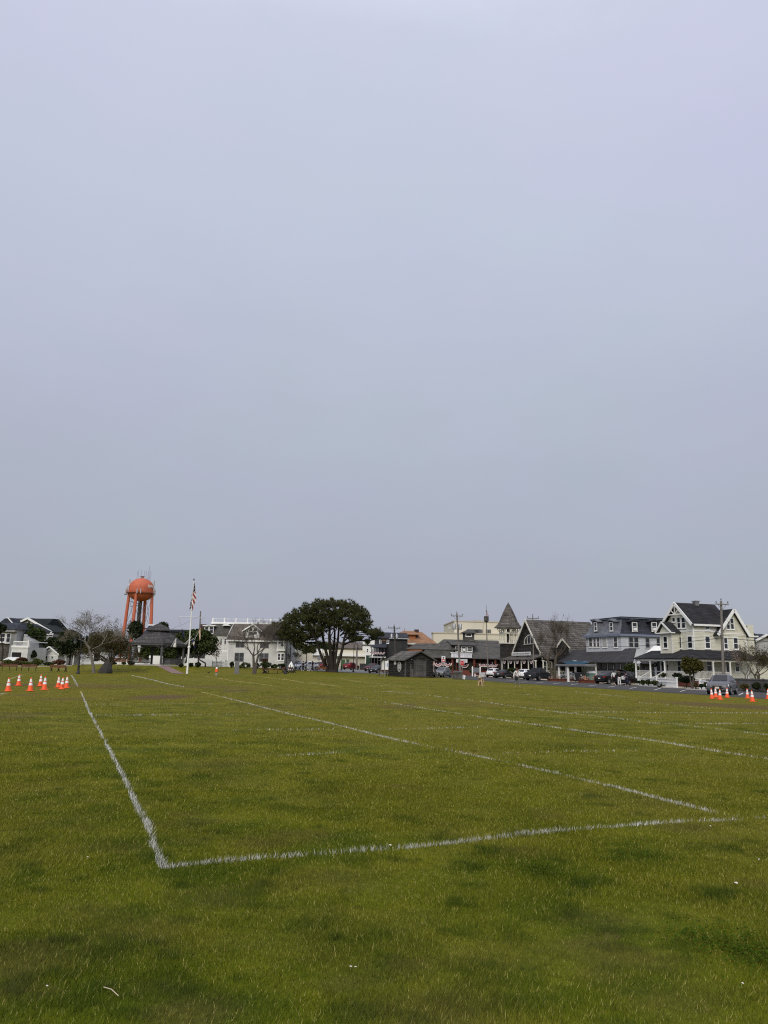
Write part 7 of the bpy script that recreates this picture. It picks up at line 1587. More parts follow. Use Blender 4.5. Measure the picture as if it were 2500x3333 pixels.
# ================================================================ gazebo
Y_ = 125; gb = at(513, 2095, Y_); gb.z = gz(gb.x, gb.y); G = thing('gazebo', 'weathered grey gazebo with two tiered shingle roof', 'gazebo', gb); S = Y_/F; zz = lambda py: at(513, py, Y_).z-gb.z
Re, Rp, ph = 96*S, 86*S, R(-4); za, zu, zl, zr_ = zz(2029), zz(2052), zz(2058), zz(2095)
part(G, 'roof', 'gazebo_roof', lambda m: m.lathe([(Re, zr_-.12), (Re, zr_), (Re*.76, zr_+.62), (38*S, zl), (36*S, zl+.02), (36*S, zl-.1)], 6, ph=ph))
part(G, 'clerestory', 'black', lambda m: m.lathe([(35*S, zl-.1), (35*S, zu)], 6, ph=ph)); part(G, 'cupola_roof', 'gazebo_roof', lambda m: m.lathe([(43*S, zu-.08), (43*S, zu+.03), (22*S, zu+.72), (5*S, za-.05), (.05, za)], 6, ph=ph))
part(G, 'fascia', 'gazebo_wood', lambda m: m.lathe([(Re-.1, zr_-.36), (Re-.05, zr_-.36), (Re-.05, zr_-.125), (Re-.1, zr_-.125)], 6, ph=ph)); part(G, 'floor', 'concrete', lambda m: m.lathe([(Rp+.3, -.3), (Rp+.3, .14)], 6, ph=ph))
PG = [Vector((Rp*math.cos(ph+k*math.pi/3), Rp*math.sin(ph+k*math.pi/3), 0)) for k in range(6)]
for k, p in enumerate(PG):
    t_ = Vector((-p.y, p.x, 0)).normalized()
    part(G, 'post', 'gazebo_wood', lambda m: (m.box(p.x-.15, p.x+.15, p.y-.15, p.y+.15, .14, zr_-.1), [m.tube([p+Vector((0, 0, zr_-1.3)), p+t_*s*.3+Vector((0, 0, zr_-.75)), p+t_*s*.9+Vector((0, 0, zr_-.4))], .06, 5) for s in (1, -1)]))
    q = PG[(k+1) % 6]
    part(G, 'beam', 'gazebo_wood', lambda m: m.bar(p+Vector((0, 0, zr_-.45)), q+Vector((0, 0, zr_-.45)), .14, .24))
    if k not in (4, 1):   # front and back are left open
        def f(m):
            for z in (.35, 1.08): m.bar(p+Vector((0, 0, z)), q+Vector((0, 0, z)), .09)
            for j in range(1, 24): r_ = p.lerp(q, j/24); m.bar(r_+Vector((0, 0, .35)), r_+Vector((0, 0, 1.08)), .075)
        part(G, 'railing', 'gazebo_wood', f)
q = part(G, 'notice', 'light_grey', lambda m: [m.box(-2.35+k*.13, -2.28+k*.13, -3.95, -3.9, .5, 1.1) for k in range(6)])

def flag(label, px, py, Y, tipx, tipy, quad, mats, fn, cat='flag', nu=8, nv=12, wave=.05, seed=1, staff='off_white', sr=.025, group='flags around the gazebo'):
    o = at(px, py, Y); f_ = thing('flag', label, cat, o, 0, group); P = lambda q: at(q[0], q[1], Y-(q[2] if len(q) > 2 else 0))-o
    if tipx is not None: part(f_, 'staff', staff, lambda m: m.tube([(0, 0, 0), P((tipx, tipy))], sr, 6))
    cloth('cloth', *[P(q) for q in quad], mats, fn, f_, nu, nv, wave, seed)
    return f_
flag('orange red flag on a slanting staff left of the gazebo', 384, 2106, 119, 398, 2081, [(386,2084), (397,2086), (396,2112), (393,2108)], ['flag_orange', 'flag_red'], lambda u, v: 1 if v < .3 else 0)
flag('striped red and white flag hanging from gazebo left corner', 417, 2095, 119.5, 397, 2081, [(414,2093), (402,2088), (394,2110), (400,2116)], ['flag_red', 'flag_white', 'flag_navy'], lambda u, v: 2 if (u > .6 and v < .35) else int(u*7) % 2)
flag('white pointed banner with dark emblem at gazebo left opening', 448, 2102, 120.6, 458, 2102, [(448,2102), (458,2102), (455,2124), (450.5,2124)], ['flag_white', 'sign_grey'], lambda u, v: 1 if (.25 < u < .75 and (.15 < v < .4 or .52 < v < .62)) else 0, 'banner', wave=.02)
flag('white flag with small dark emblem on right side of gazebo roof', 556, 2106, 119.5, 574, 2077, [(573,2077), (574,2080), (573.5,2107), (562,2106)], ['flag_white', 'sign_grey'], lambda u, v: 1 if (u < .45 and .38 < v < .52) else 0)
flag('navy and white flag right beside the flagpole', 603, 2098, 118, 633, 2076, [(623,2084), (632,2077), (636,2104), (635,2115)], ['flag_navy', 'flag_white', 'flag_gold'], lambda u, v: (1 if .32 < v < .62 and int(v*18) % 2 == 0 else (2 if .5 < v < .56 else 0)))
flag('long white furled flag on slanting staff behind the flagpole', 600, 2096, 118.5, 624, 2072, [(606,2092), (622,2075), (620,2078), (604,2097)], ['flag_white'], lambda u, v: 0)
flag('peach coloured flag on long staff by the bare utility pole', 630, 2088, 122, 651, 2048, [(647,2055), (653,2044), (653,2078), (650,2086)], ['flag_peach', 'flag_white', 'flag_red'], lambda u, v: (1 if int(v*9) % 3 == 2 else 0))
flag('black flag with white emblem low beside gazebo right post', 600, 2164, 119, 608, 2130, [(601,2142), (609,2134), (608,2156), (600,2162)], ['flag_black', 'flag_white'], lambda u, v: 1 if (u+v*.6 < .75 and v > .12 and v < .5 and u > .2) else 0)
flag('dark navy pennant hanging from left end of the yardarm', 592, 2046, 109.4, 583.5, 2010, [(591,2047), (594,2047), (601,2078), (595,2075)], ['flag_navy'], lambda u, v: 0)
# ---- nautical flagpole
fb = on(609, 109); Fp = thing('flagpole', 'tall white nautical flagpole with yardarm on the lawn', 'flagpole', fb); zz = lambda px, py: at(px, py, 109).z-fb.z; H = zz(632, 1890)
part(Fp, 'mast', 'pole_white', lambda m: (m.tube([(0, 0, 0), (0, 0, zz(617, 2107))], [.145, .125], 14), m.tube([(0, 0, zz(617, 2107)), (0, 0, zz(624, 2008)), (0, 0, H)], [.10, .085, .045], 12)), smooth=True)
part(Fp, 'collar', 'pole_white', lambda m: m.lathe([(.13, -.1), (.21, -.05), (.21, .06), (.13, .14)], 14, (0, 0, zz(617, 2107)))); part(Fp, 'finial', 'dark_grey', lambda m: m.lathe([(.02, 0), (.10, .05), (.16, .10), (.05, .20), (.12, .26), (.01, .30)], 10, (0, 0, H)))
hw = 41*109/F; zy = zz(624, 2008.5); part(Fp, 'yardarm', 'yard_grey', lambda m: m.tube([(-hw, 0, zy), (0, 0, zy), (hw, 0, zy)], [.035, .055, .035], 8))
for s in (1, -1): part(Fp, 'stay', 'mid_grey', lambda m: m.tube([(s*hw, 0, zy), (s*.15, 0, zz(617, 2107)+.1)], .012, 4))
fl = thing('flag', 'large striped national flag drooping at the top of the white flagpole', 'flag', fb+Vector((0, 0, H)))
def stars(u, v):
    if v < .34 and u < .92: return 3 if (int(u*6)+int(v*30)) % 2 == 0 and int(v*30) % 3 == 0 and u > .3 else 2
    return int((v*2.0-u*.34+2)*5.2) % 2
k = 109/F; m = MB(); NV, NU = 46, 10
lx = lambda v: np.interp(v, [0, .27, .45, .62, .80, 1], [.02, .0, -.03, -.06, -.08, -.10]); rx_ = lambda v: np.interp(v, [0, .1, .27, .42, .58, .70, .82, .92, 1], [.04, .14, .27, .38, .50, .36, .22, .16, .02])
for j in range(NV+1):
    for i in range(NU+1):
        u, v = i/NU, j/NV; m.v.append((.07+lx(v)+(rx_(v)-lx(v))*u, -.10-.05*math.sin(u*11+v*5)-.03*math.sin(v*17), -(.25+96*k*.97*v)))
for j in range(NV):
    for i in range(NU): a = j*(NU+1)+i; m.f.append((a, a+1, a+NU+2, a+NU+1)); m.m.append(stars((i+.5)/NU, (j+.5)/NV))
q = m.build('cloth', ['flag_red', 'flag_white', 'flag_navy', 'flag_white'], fl, smooth=True); s_ = q.modifiers.new('thick', 'SOLIDIFY'); s_.thickness = .012
fl = thing('flag', 'dark furled flag hanging left of the flagpole top behind the mast', 'flag', fb+Vector((-.05, .12, H-1.2)))
cloth('cloth', (-.05, .03, -.2), (-.02, .05, 0), (-.12, .05, -2.8), (-.34, .05, -3.0), ['flag_navy', 'flag_white'], lambda u, v: 1 if int(v*11+u*3) % 4 == 1 else 0, fl, 4, 24, .04, 3)

# ================================================================ monuments and odds on the lawn
b = thing('boulder', 'large dark upright boulder beside the tree trunks', 'boulder', on(342, 102)); S = 102/F
bm = bmesh.new(); bmesh.ops.create_icosphere(bm, subdivisions=4, radius=1)
rng = np.random.default_rng(5)
for v in bm.verts:
    c = v.co; n_ = .10*(fbm(np.array([c.x*1.5+5]), np.array([c.z*1.5+c.y*1.2+5]), 4)[0]-.5)*2
    z = max(-.15, c.z); t_ = (z+.15)/1.15; wd = (1-.50*t_**1.4)
    v.co = Vector((c.x*20*S*wd*(1+n_)*1.15+.20*t_, c.y*16*S*wd*(1+n_), (z+.12)/1.12*43*S*(1+n_*.5)))
me = bpy.data.meshes.new('rock'); bm.to_mesh(me); bm.free(); me.materials.append(MATS['boulder']); o = bpy.data.objects.new('rock', me); C.objects.link(o); o.parent = b
part(b, 'plaque', 'black_metal', lambda m: m.box(.45, .85, -.60, -.50, .1, .5), bevel=.02)
b = thing('stone_slab', 'tall grey stone slab monument standing on the lawn', 'monument', on(770, 112), R(8)); S = 112/F
part(b, 'slab', 'slab_stone', lambda m: m.hexa([(-7*S, -.15, .1), (7.5*S, -.15, .1), (7.5*S, .15, .1), (-7*S, .15, .1), (-6.4*S, -.12, 39*S), (7*S, -.12, 39*S), (7*S, .12, 39*S), (-6.4*S, .12, 39*S)]), bevel=.03); part(b, 'plinth', 'slab_stone', lambda m: m.box(-9*S, 10*S, -.35, .35, -.1, .11))
b = thing('marker_post', 'orange cone cap with white top set over a short grey post', 'marker', gnd(704, 2199)); S = b.location.y/F
part(b, 'post', 'light_grey', lambda m: (m.box(-2.2*S, -.6*S, -.06, .06, 0, 14*S), m.box(.8*S, 2.2*S, -.06, .06, 0, 13*S))); part(b, 'cone_cap', 'cone_orange', lambda m: m.lathe([(5.4*S, 12*S), (5.2*S, 14*S), (3.6*S, 21*S), (3.2*S, 23*S)], 16), smooth=True); part(b, 'white_top', 'cone_white', lambda m: m.lathe([(3.5*S, 21.5*S), (3.0*S, 26*S), (1.0*S, 26.5*S)], 16), smooth=True)
b = thing('white_sculpture', 'white upright boat shaped marker with dark slot behind benches', 'sculpture', on(947, 132)); S = 132/F
part(b, 'hull', 'white_trim', lambda m: m.lathe([(.2, 0), (10*S, .05), (10.5*S, 8*S), (8.5*S, 17*S), (4.5*S, 24*S), (.8*S, 30*S), (.02, 31*S)], 10), smooth=True); part(b, 'slot', 'dark_grey', lambda m: m.box(-2.4*S, -.8*S, -10*S, -7.5*S, 14*S, 21*S))
bd = at(679, 2193.5, 108); bird = thing('bird', 'small dark bird standing on the lawn right of the flagpole', 'bird', on(679, 110)); skin('body', [(0, 0, .16), (.12, 0, .20), (.20, 0, .30), (.27, 0, .31), (-.14, 0, .14), (-.28, 0, .12), (.02, .03, .06), (.03, .03, .0), (.02, -.03, .06), (.03, -.03, 0)], [(0, 1), (1, 2), (2, 3), (0, 4), (4, 5), (0, 6), (6, 7), (0, 8), (8, 9)], [(.075, .075), (.06, .06), (.04, .04), (.01, .01), (.05, .045), (.02, .008), (.012, .012), (.008, .008), (.012, .012), (.008, .008)], 'black', bird)

CONES = [(26, 2250, 'nearest orange cone, far left of the cone group with its bands facing forward', 0), (60, 2232, 'small orange cone standing in the dark strip of bare soil', 0), (98, 2249.5, 'orange cone standing alone between two groups on the left', 0), (131, 2234, 'orange cone with stencilled number, partly behind another cone', 1), (144, 2245.5, 'orange cone overlapping the numbered cone behind it', 0),
         (189.5, 2237.5, 'left cone of the tight trio near the white sideline', 1), (201, 2243.5, 'front middle cone of the tight trio near the sideline', 1), (216, 2239.5, 'right cone of the tight trio nearest the white sideline', 0)]
for px, py, lb, mk in CONES: cone(lb, px, py, bool(mk))
for px, py, lb, mk in ((2318, 2274, 'left cone in front of the grey crossover car', 0), (2330.5, 2270, 'cone furthest back before the grey crossover grille', 0), (2344, 2277.5, 'nearest of the cones before the grey crossover car', 0), (2367.5, 2271, 'cone before the crossover car front wheel, set apart', 0), (2434, 2273, 'cone with red square mark right of the crossover car', 1), (2450, 2284, 'nearest right cone leaning in front of the marked cone', 0), (2501, 2275, 'cone cut by the right edge of the photo', 0)): cone(lb, px, py, bool(mk))

park_bench('dark bench at far left turned a little to the right', 30, 2182.5, R(180+28), 1.95); park_bench('dark bench between two others in front of the shrubs', 93, 2184, R(180+28), 1.95); park_bench('wide dark bench nearest the left lamp post', 190, 2185.5, R(180-4), 2.2)
park_bench('dark bench end-on behind the lamp post by the picnic table', 928, 2191, R(70), 1.6); park_bench('dark bench end-on right of the lamp post', 951, 2190, R(72), 1.8)
park_bench('brown bench seen from behind in front of the red car', 1047, 2180.5, R(180), 1.75, 2, seat='bench_wood', Y=136); park_bench('dark bench end-on left of the reddish picnic table', 862, 2192, R(108), 1.5)
picnic_table('reddish picnic table on the lawn between the dark benches', gnd(888, 2192.5), R(4), 'table_wood', 'bench_wood'); picnic_table('picnic table with tan top before the shingled shed', gnd(1246, 2200), R(3), 'table_wood', 'black', 1.6, 'mid_grey')

lamp_post('black lamp post left of the pale budding tree', 254, 2193, None, 2062, -1); lamp_post('black lamp post before the white house corner at pine edge', 930, 2194, None, 2078, -1); lamp_post('black lamp post right of the pine on the street edge', 1150, 2188, None, 2094, 1)
lamp_post('black lamp post half hidden under the pine crown', 996, None, 144, 2076, 1); lamp_post('black lamp post arched over the shed roof', 1310, None, 134, 2088, 1); lamp_post('short black lamp post by the green door', 1111, None, 158, 2128, -1)
UP1 = utility_pole('bare leaning grey utility pole behind the peach flag', 645, 134, 1989, r=.13, lean=653); UP2 = utility_pole('dark utility pole with transformers before the brick house', 1290, 150, 2037, arm=True, transformers=2, mat='pole_dark', r=.17, lean=1283)
UP3 = utility_pole('tall grey utility pole with crossarm before the theatre sign', 1499, 122, 1996, arm=True, transformers=2, r=.15, armw=1.9, light=(.76, -1.7), lean=1487); UP4 = utility_pole('slim utility pole with crossarm before the museum window', 1738, 123, 2004, arm=True, r=.10, armw=1.9, lean=1734)
UP5 = utility_pole('tall pale utility pole before the cream house with street light arm', 2356, 87, 1956, arm=True, r=.15, armw=1.5, light=(.66, -1.3), armdz=.4, pins=(-1, 0, 1), lean=2347); UP6 = utility_pole('brown utility pole behind the black lamp post right of pine', 1160, 168, 2094, r=.2, mat='pole_wood'); UP7 = utility_pole('thin dark pole behind the white sculpture', 943, 140, 2098, r=.08, mat='pole_dark')
utility_pole('thin pole rising beside the theatre pole', 1493, 126, 2034, r=.05, mat='pole_dark')
b = on(1589, 145); M_ = thing('lookout_mast', 'tall slim mast with boxed crow nest and small drooping flag', 'mast', b); zz = lambda py: at(1585, py, 145).z-b.z; xt = at(1583, 2020, 145).x-b.x
part(M_, 'pole', 'pole_wood', lambda m: m.tube([(0, 0, 0), (xt*.6, 0, zz(2090)), (xt, 0, zz(2024)), (xt, 0, zz(1970))], [.13, .11, .09, .03], 8)); part(M_, 'crow_nest', 'shing_cedar', lambda m: m.lathe([(.30, zz(2025)), (.46, zz(2021)), (.46, zz(2006)), (.40, zz(2006))], 8, (xt, 0, 0)))
f_ = thing('flag', 'small faded drooping flag above the crow nest', 'flag', b+Vector((xt, 0, zz(1984)))); cloth('cloth', (.02, -.06, 0), (.10, -.06, -.25), (.48, -.08, -1.25), (.12, -.08, -1.15), ['flag_red', 'flag_white', 'flag_navy'], lambda u, v: 2 if v < .3 else int((u+v)*7) % 2, f_, 6, 14, .03, 2)
W3 = lambda px, py, Y: at(px, py, Y)
cable('thick black cable from the right pole past the mansard building', [W3(2600, 2094, 80), W3(2351, 2076, 86.7), W3(2120, 2099.8, 102), W3(1978, 2105.6, 114), W3(1738, 2097, 122.7), W3(1540, 2091, 128), W3(1492, 2084.5, 121.7)], .030, .04)
cable('thin upper cable from the right pole to the museum pole', [W3(2600, 2078, 80), W3(2351, 2068, 86.7), W3(1978, 2093, 114), W3(1738, 2084, 122.7), W3(1492, 2079, 121.7)], .014, .05)
cable('cable running left from the theatre pole over the shed', [W3(1492, 2084.5, 121.7), W3(1420, 2097, 132), W3(1310, 2104, 150), W3(1288, 2103, 150)], .028, .05); cable('lower cable running right from the theatre pole to the museum', [W3(1492, 2087, 121.7), W3(1600, 2106, 132), W3(1738, 2112, 122.7)], .02, .05)
cable('cable crossing in front of the left houses', [W3(-60, 2066, 128), W3(180, 2073, 129), W3(420, 2068, 131), W3(650, 2052, 133.8), W3(740, 2068, 138), W3(930, 2092, 140)], .022, .05); cable('slack wire from the bare pole to the gazebo side', [W3(652, 2004, 133.8), W3(560, 2047, 138)], .014, .1)
cable('thin wire from the brick house pole towards the pine', [W3(1283, 2040, 149.8), W3(1190, 2052, 160)], .014, .2); cable('sloping wire from the right pole to the cream house gable', [W3(2349, 1999, 86.7), W3(2400, 2052, 91)], .012, .1)

# ================================================================ shed, kiosk, street signs
fr = Frame(1319, 119, 25); h = house('shingle_shed', 'small dark weathered shingle shed with plank doors and round sign', fr, 'shed')
Wd = fr.y(1412, 2180, 0)[0]; Ld = fr.x(1264, 2180, 0)[0]; pk = fr.y(1369, 2118, -.3); ez = fr.y(1412, 2149, -.3)[1]; ez0 = ez
part(h, 'wall', 'shing_shed', lambda m: (m.box(0, Wd, 0, Ld, -.1, ez+.1), m.prism([(.003, ez+.1), (pk[0], pk[1]-.2), (Wd-.003, ez+.1)], 'y', .003, Ld-.003)))
part(h, 'roof', 'shing_shed_roof', lambda m: gable_roof(m, 'y', -.4, Ld+.4, -.45, pk[0], Wd+.35, ez-.05, pk[1], ez-.02, .14)); part(h, 'bargeboard', 'boards_grey', lambda m: (m.bar((-.45, -.43, ez-.12), (pk[0], -.43, pk[1]-.07), .05, .2), m.bar((Wd+.35, -.43, ez-.1), (pk[0], -.43, pk[1]-.07), .05, .2)))
q = rect(fr, 'y', 0, 1349, 2154, 1384, 2201)
d = part(h, 'door', 'boards_grey', lambda m: (m.box(q[0], (q[0]+q[1])/2-.02, -.07, -.003, .05, q[3]), m.box((q[0]+q[1])/2+.02, q[1], -.07, -.003, .05, q[3])), ); part(d, 'door_brace', 'boards_grey', lambda m: [(m.box(a, b_, -.10, -.072, z, z+.14)) for a, b_ in ((q[0]+.05, (q[0]+q[1])/2-.06), ((q[0]+q[1])/2+.06, q[1]-.05)) for z in (.12, 1.0, q[3]-.2)]); part(h, 'door_frame', 'boards_grey', lambda m: (m.box(q[0]-.16, q[1]+.16, -.09, -.003, q[3]+.02, q[3]+.2), m.box(q[0]-.14, q[0]-.02, -.08, -.003, 0, q[3]), m.box(q[1]+.02, q[1]+.14, -.08, -.003, 0, q[3])))
oc = fr.x(1300.5, 2170, 0); part(h, 'round_sign', ['off_white', 'mid_grey', 'off_white'], lambda m: (m.disc((-.06, oc[0], oc[1]), 1.05, 'x', .06, 28, 0, .72) if False else m.prism([(oc[0]+.62*math.cos(a), oc[1]+.78*math.sin(a)) for a in np.linspace(0, 2*math.pi, 28)[:-1]], 'x', -.08, -.003, 0), m.prism([(oc[0]+.52*math.cos(a), oc[1]+.66*math.sin(a)) for a in np.linspace(0, 2*math.pi, 28)[:-1]], 'x', -.10, -.082, 1), [m.bar((-.115, oc[0]+.3*math.cos(a), oc[1]+.38*math.sin(a)), (-.115, oc[0]+.3*math.cos(a+.7), oc[1]+.38*math.sin(a+.7)), .03, .06, 2) for a in np.arange(0, 6.2, .8)], m.bar((-.115, oc[0]-.2, oc[1]-.25), (-.115, oc[0]+.2, oc[1]+.25), .03, .07, 2)))
part(h, 'corner_board', 'boards_grey', lambda m: (m.box(-.06, .12, -.06, -.003, 0, ez0), m.box(-.06, -.003, .0, .14, 0, ez0))); part(h, 'plank', 'boards_grey', lambda m: (m.box(.78, 1.0, -.12, -.02, 0, 1.9), m.box(1.0, 1.35, -.2, -.12, 0, 1.3)))
for px in (1271.5, 1259): pass
part(h, 'shed_window', 'white_paint', lambda m: m.box(-.05, -.003, fr.x(1290, 2150, 0)[0], fr.x(1286, 2150, 0)[0]+.3, 1.9, 2.4)); part(h, 'door_lamp', 'mid_grey', lambda m: m.lathe([(.10, 0), (.05, .12), (.02, .15)], 8, (.95, -.12, ez0-.05))); part(h, 'leaning_board', 'boards_grey', lambda m: (m.bar((Wd+.05, -.25, 1.1), (Wd+.55, -.5, 0), .05, .3), m.bar((Wd+.02, -.3, 1.2), (Wd+.15, -.5, 0), .05, .3)))
kb = on(1245, 117); k_ = thing('notice_kiosk', 'small wooden notice kiosk with gabled shingle roof left of shed', 'kiosk', kb, R(10)); S = 117/F; zz = lambda py: at(1245, py, 117).z-kb.z
for x in (-5*S, 6*S): part(k_, 'post', 'table_wood' if False else 'pole_wood', lambda m: m.box(x-.06, x+.06, -.06, .06, 0, zz(2146)))
part(k_, 'board', 'off_white', lambda m: m.box(-4*S, 5*S, -.03, .03, zz(2180), zz(2150))); part(k_, 'roof', 'shing_shed_roof', lambda m: gable_roof(m, 'y', -.5, .5, -14*S*.55, 0, 12*S, zz(2149), zz(2138), zz(2150), .08) or m.box(-15*S, -14*S*.55, -.4, .4, zz(2149)-.06, zz(2149)))
for (px, w_, z0, z1, lb) in ((1260, .85, 2148, 2157, 'upper white panel beside the kiosk'),):
    b = on(px, 130); s_ = thing('blank_board', 'blank white board on posts between the kiosk and the shed', 'board', b); part(s_, 'panel', 'white_trim', lambda m: (m.box(-.5, 1.0, 0, .06, at(px, 2158, 130).z-b.z, at(px, 2148, 130).z-b.z), m.box(-.5, .35, 0, .06, at(px, 2180, 130).z-b.z, at(px, 2171, 130).z-b.z))); part(s_, 'post', 'black_metal', lambda m: (m.box(-.02, .05, .062, .12, 0, at(px, 2148, 130).z-b.z), m.box(.62, .69, .062, .12, 0, at(px, 2148, 130).z-b.z)))
def street_sign(name, label, px, Y, py, shape, r, mats, ztxt=None, back=False):
    b = on(px, Y); o = thing(name, label, 'sign', b); z = at(px, py, Y).z-b.z
    part(o, 'post', 'galvanised', lambda m: m.box(-.03, .03, .003, .06, 0, z+r*.9))
    if shape == 'oct':
        part(o, 'plate', mats[0], lambda m: m.prism([(r*math.cos(a), z+r*math.sin(a)) for a in np.arange(math.pi/8, 6.3, math.pi/4)], 'y', -.02, 0)); 
        if not back: part(o, 'border', mats[1], lambda m: m.prism([(r*1.08*math.cos(a), z+r*1.08*math.sin(a)) for a in np.arange(math.pi/8, 6.3, math.pi/4)], 'y', .001, .002)); lettering('STOP', r*.62, mats[1], o, (0, -.026, z), depth=.004, width=r*1.5)
    else:
        part(o, 'plate', mats[0], lambda m: m.box(-r*.62, r*.62, -.02, 0, z-r, z+r))
    return o
street_sign('stop_sign', 'red octagonal stop sign facing the lawn beside the tall pole', 1504.5, 119, 2158, 'oct', .36, ('stop_red', 'white_trim')); street_sign('stop_sign', 'back of a grey octagonal sign under the pine, left of trunk', 1037, 152, 2143, 'oct', .42, ('light_grey', 'white_trim'), back=True)
s_ = street_sign('parking_sign', 'narrow white sign with red disc and black mark above grey car', 1443, 133, 2146, 'rect', .52, ('white_trim', 'stop_red')); z = at(1443, 2146, 133).z-s_.location.z
part(s_, 'red_panel', 'stop_red', lambda m: m.box(-.26, .26, -.03, -.021, z-.44, z+.02)); part(s_, 'symbol', 'sign_ink', lambda m: m.disc((0, -.03, z+.26), .15, 'y', .018)); part(s_, 'arrow', 'white_trim', lambda m: m.box(-.18, .18, -.034, -.0305, z-.28, z-.16))
b = on(1490, 113); c_ = thing('timber_bin', 'weathered grey timber box with slatted lid at lawn edge', 'box', b, R(-4)); S = 113/F
part(c_, 'body', 'boards_grey', lambda m: m.box(-14.5*S, 14*S, -.45, .5, 0, 21*S)); part(c_, 'lid', 'shing_cedar_roof', lambda m: m.hexa([(-15.5*S, -.55, 20.5*S+.003), (15*S, -.55, 20.5*S+.003), (15*S, .6, 24*S), (-15.5*S, .6, 24*S), (-15.5*S, -.55, 22*S), (15*S, -.55, 22*S), (15*S, .6, 26*S), (-15.5*S, .6, 26*S)])); part(c_, 'base_board', 'pole_dark', lambda m: m.box(-15*S, 14.6*S, -.5, -.455, 0, .12))
b = on(1510, 114); c_ = thing('yard_sign', 'tilted white yard sign right of the timber box', 'sign', b); part(c_, 'panel', 'white_paint', lambda m: m.hexa([(-.22, -.1, .05), (.15, -.1, 0), (.15, -.06, 0), (-.22, -.06, .05), (-.16, 0, .66), (.24, 0, .56), (.24, .04, .56), (-.16, .04, .66)])); part(c_, 'stake', 'galvanised', lambda m: m.box(-.02, .02, -.055, -.03, -.1, .3))
b = on(1550, 146); c_ = thing('post_sign', 'grey rounded sign board hung between two pointed white posts', 'sign', b, R(3)); S = 146/F
for x in (-12*S, 12.5*S): part(c_, 'post', 'white_trim', lambda m: (m.box(x-.11, x+.11, -.11, .11, 0, 29*S), m.lathe([(.15, 29*S), (.01, 32.5*S)], 4, (x, 0, 0), ph=math.pi/4)))
part(c_, 'board', 'sign_grey', lambda m: m.prism([(-10*S, 14*S), (-6*S, 12.5*S), (6*S, 12.5*S), (10*S, 14*S), (10.5*S, 26*S), (5*S, 28*S), (-5*S, 28*S), (-10.5*S, 26*S)], 'y', -.05, .05))
b = on(1568, 144); c_ = thing('sandwich_board', 'grey slatted sandwich board leaning on the grass verge', 'sign', b, R(-20)); part(c_, 'panel', 'light_grey', lambda m: [m.hexa([(-.5+k*.26, -.45, 0), (-.28+k*.26, -.45, 0), (-.28+k*.26, -.40, 0), (-.5+k*.26, -.40, 0), (-.3+k*.26, 0, .85), (-.08+k*.26, 0, .85), (-.08+k*.26, .05, .85), (-.3+k*.26, .05, .85)]) for k in range(4)]); part(c_, 'leg', 'light_grey', lambda m: (m.bar((.6, .05, .85), (.72, .5, 0), .06), m.bar((-.2, .05, .85), (-.4, .5, 0), .06)))
b = on(1546, 143); c_ = thing('path_marker', 'tiny white marker post in the verge by the grey sign', 'marker', b); part(c_, 'post', 'white_trim', lambda m: m.box(-.09, .09, -.09, .09, 0, .55)); part(c_, 'cap', 'off_white', lambda m: m.box(-.12, .12, -.12, .12, .553, .6))
f_ = flag('small national flag on a short staff at the shed corner', 1411, 2186, 121, 1414.5, 2148, [(1410,2152), (1414,2150), (1414,2166), (1409,2169)], ['flag_red', 'flag_white'], lambda u, v: int((u+v)*5) % 2, group='small flags along the street'); f_ = flag('small national flag leaning at the theatre corner by the museum', 1606, 2186, 149, 1603, 2155, [(1600,2158), (1604,2156), (1607,2176), (1601,2178)], ['flag_red', 'flag_white', 'flag_navy'], lambda u, v: 2 if v < .3 else int((u+v)*6) % 2, group='small flags along the street')

# ================================================================ vehicles
car('white crossover seen from behind, furthest left in the museum row', 1611, 141, 34, 'car_white', 'suv'); car('dark grey saloon parked beside the white crossover', 1642, 132, 36, 'car_slate', 'sedan', 4.7, 1.84, 1.46); car('white crossover half hidden between dark saloon and pickup', 1711, 127, 34, 'car_white', 'suv', group=None)
car('large black pickup truck parked nose in at the museum kerb', 1752, 117.5, 37, 'car_charcoal', 'pickup', 5.6, 2.0, 1.92); car('black coupe style crossover parked behind three people', 1984, 106, 50, 'car_black', 'coupe', 4.75, 1.92, 1.68); car('black sport utility car with its tailgate raised', 2046, 101.5, 46, 'car_black', 'suv', 4.6, 1.9, 1.74, hatch=True)
car('grey crossover facing the lawn behind the orange cones', 2352, 64.5, 214, 'car_grey', 'suv', 4.3, 1.80, 1.64, glass_='car_glass', chrome=True); car('silver grey crossover facing forward at the right of the shed', 1440, 127, 207, 'car_silver', 'suv', 4.4, 1.82, 1.66, glass_='car_glass_pale', chrome=True); car('dark grey saloon facing forward left of the notice kiosk', 1228, 143, 208, 'car_slate', 'sedan', 4.6, 1.8, 1.46, glass_='car_glass_pale')
car('dark maroon car behind the grey saloon below the balcony', 1212, 158, 208, 'car_maroon', 'suv'); car('red crossover driving past the black lamp post', 1143, 168, 28, 'car_red', 'suv', 4.5, 1.85, 1.62, rack=True); car('red car behind the brown bench left of the pine trunk', 1046, 156, 8, 'car_red', 'suv')
car('white car behind the two bicycles', 1003, 153, 238, 'car_white', 'suv', 4.4); car('white car parked in front of the cream store by bicycles', 977, 152, 205, 'car_white', 'sedan', 4.5, 1.8, 1.45); car('dark car mostly hidden behind the white sculpture', 961, 158, 205, 'car_slate', 'suv'); car('white van facing forward between kiosk and shed', 1270, 148, 190, 'car_white', 'van', 5.2, 2.0, 2.4, glass_='car_glass_pale')
car('silver and dark old car half hidden behind white canopy posts', 1862, 120, 108, 'car_silver', 'sedan', 4.3, 1.75, 1.42)
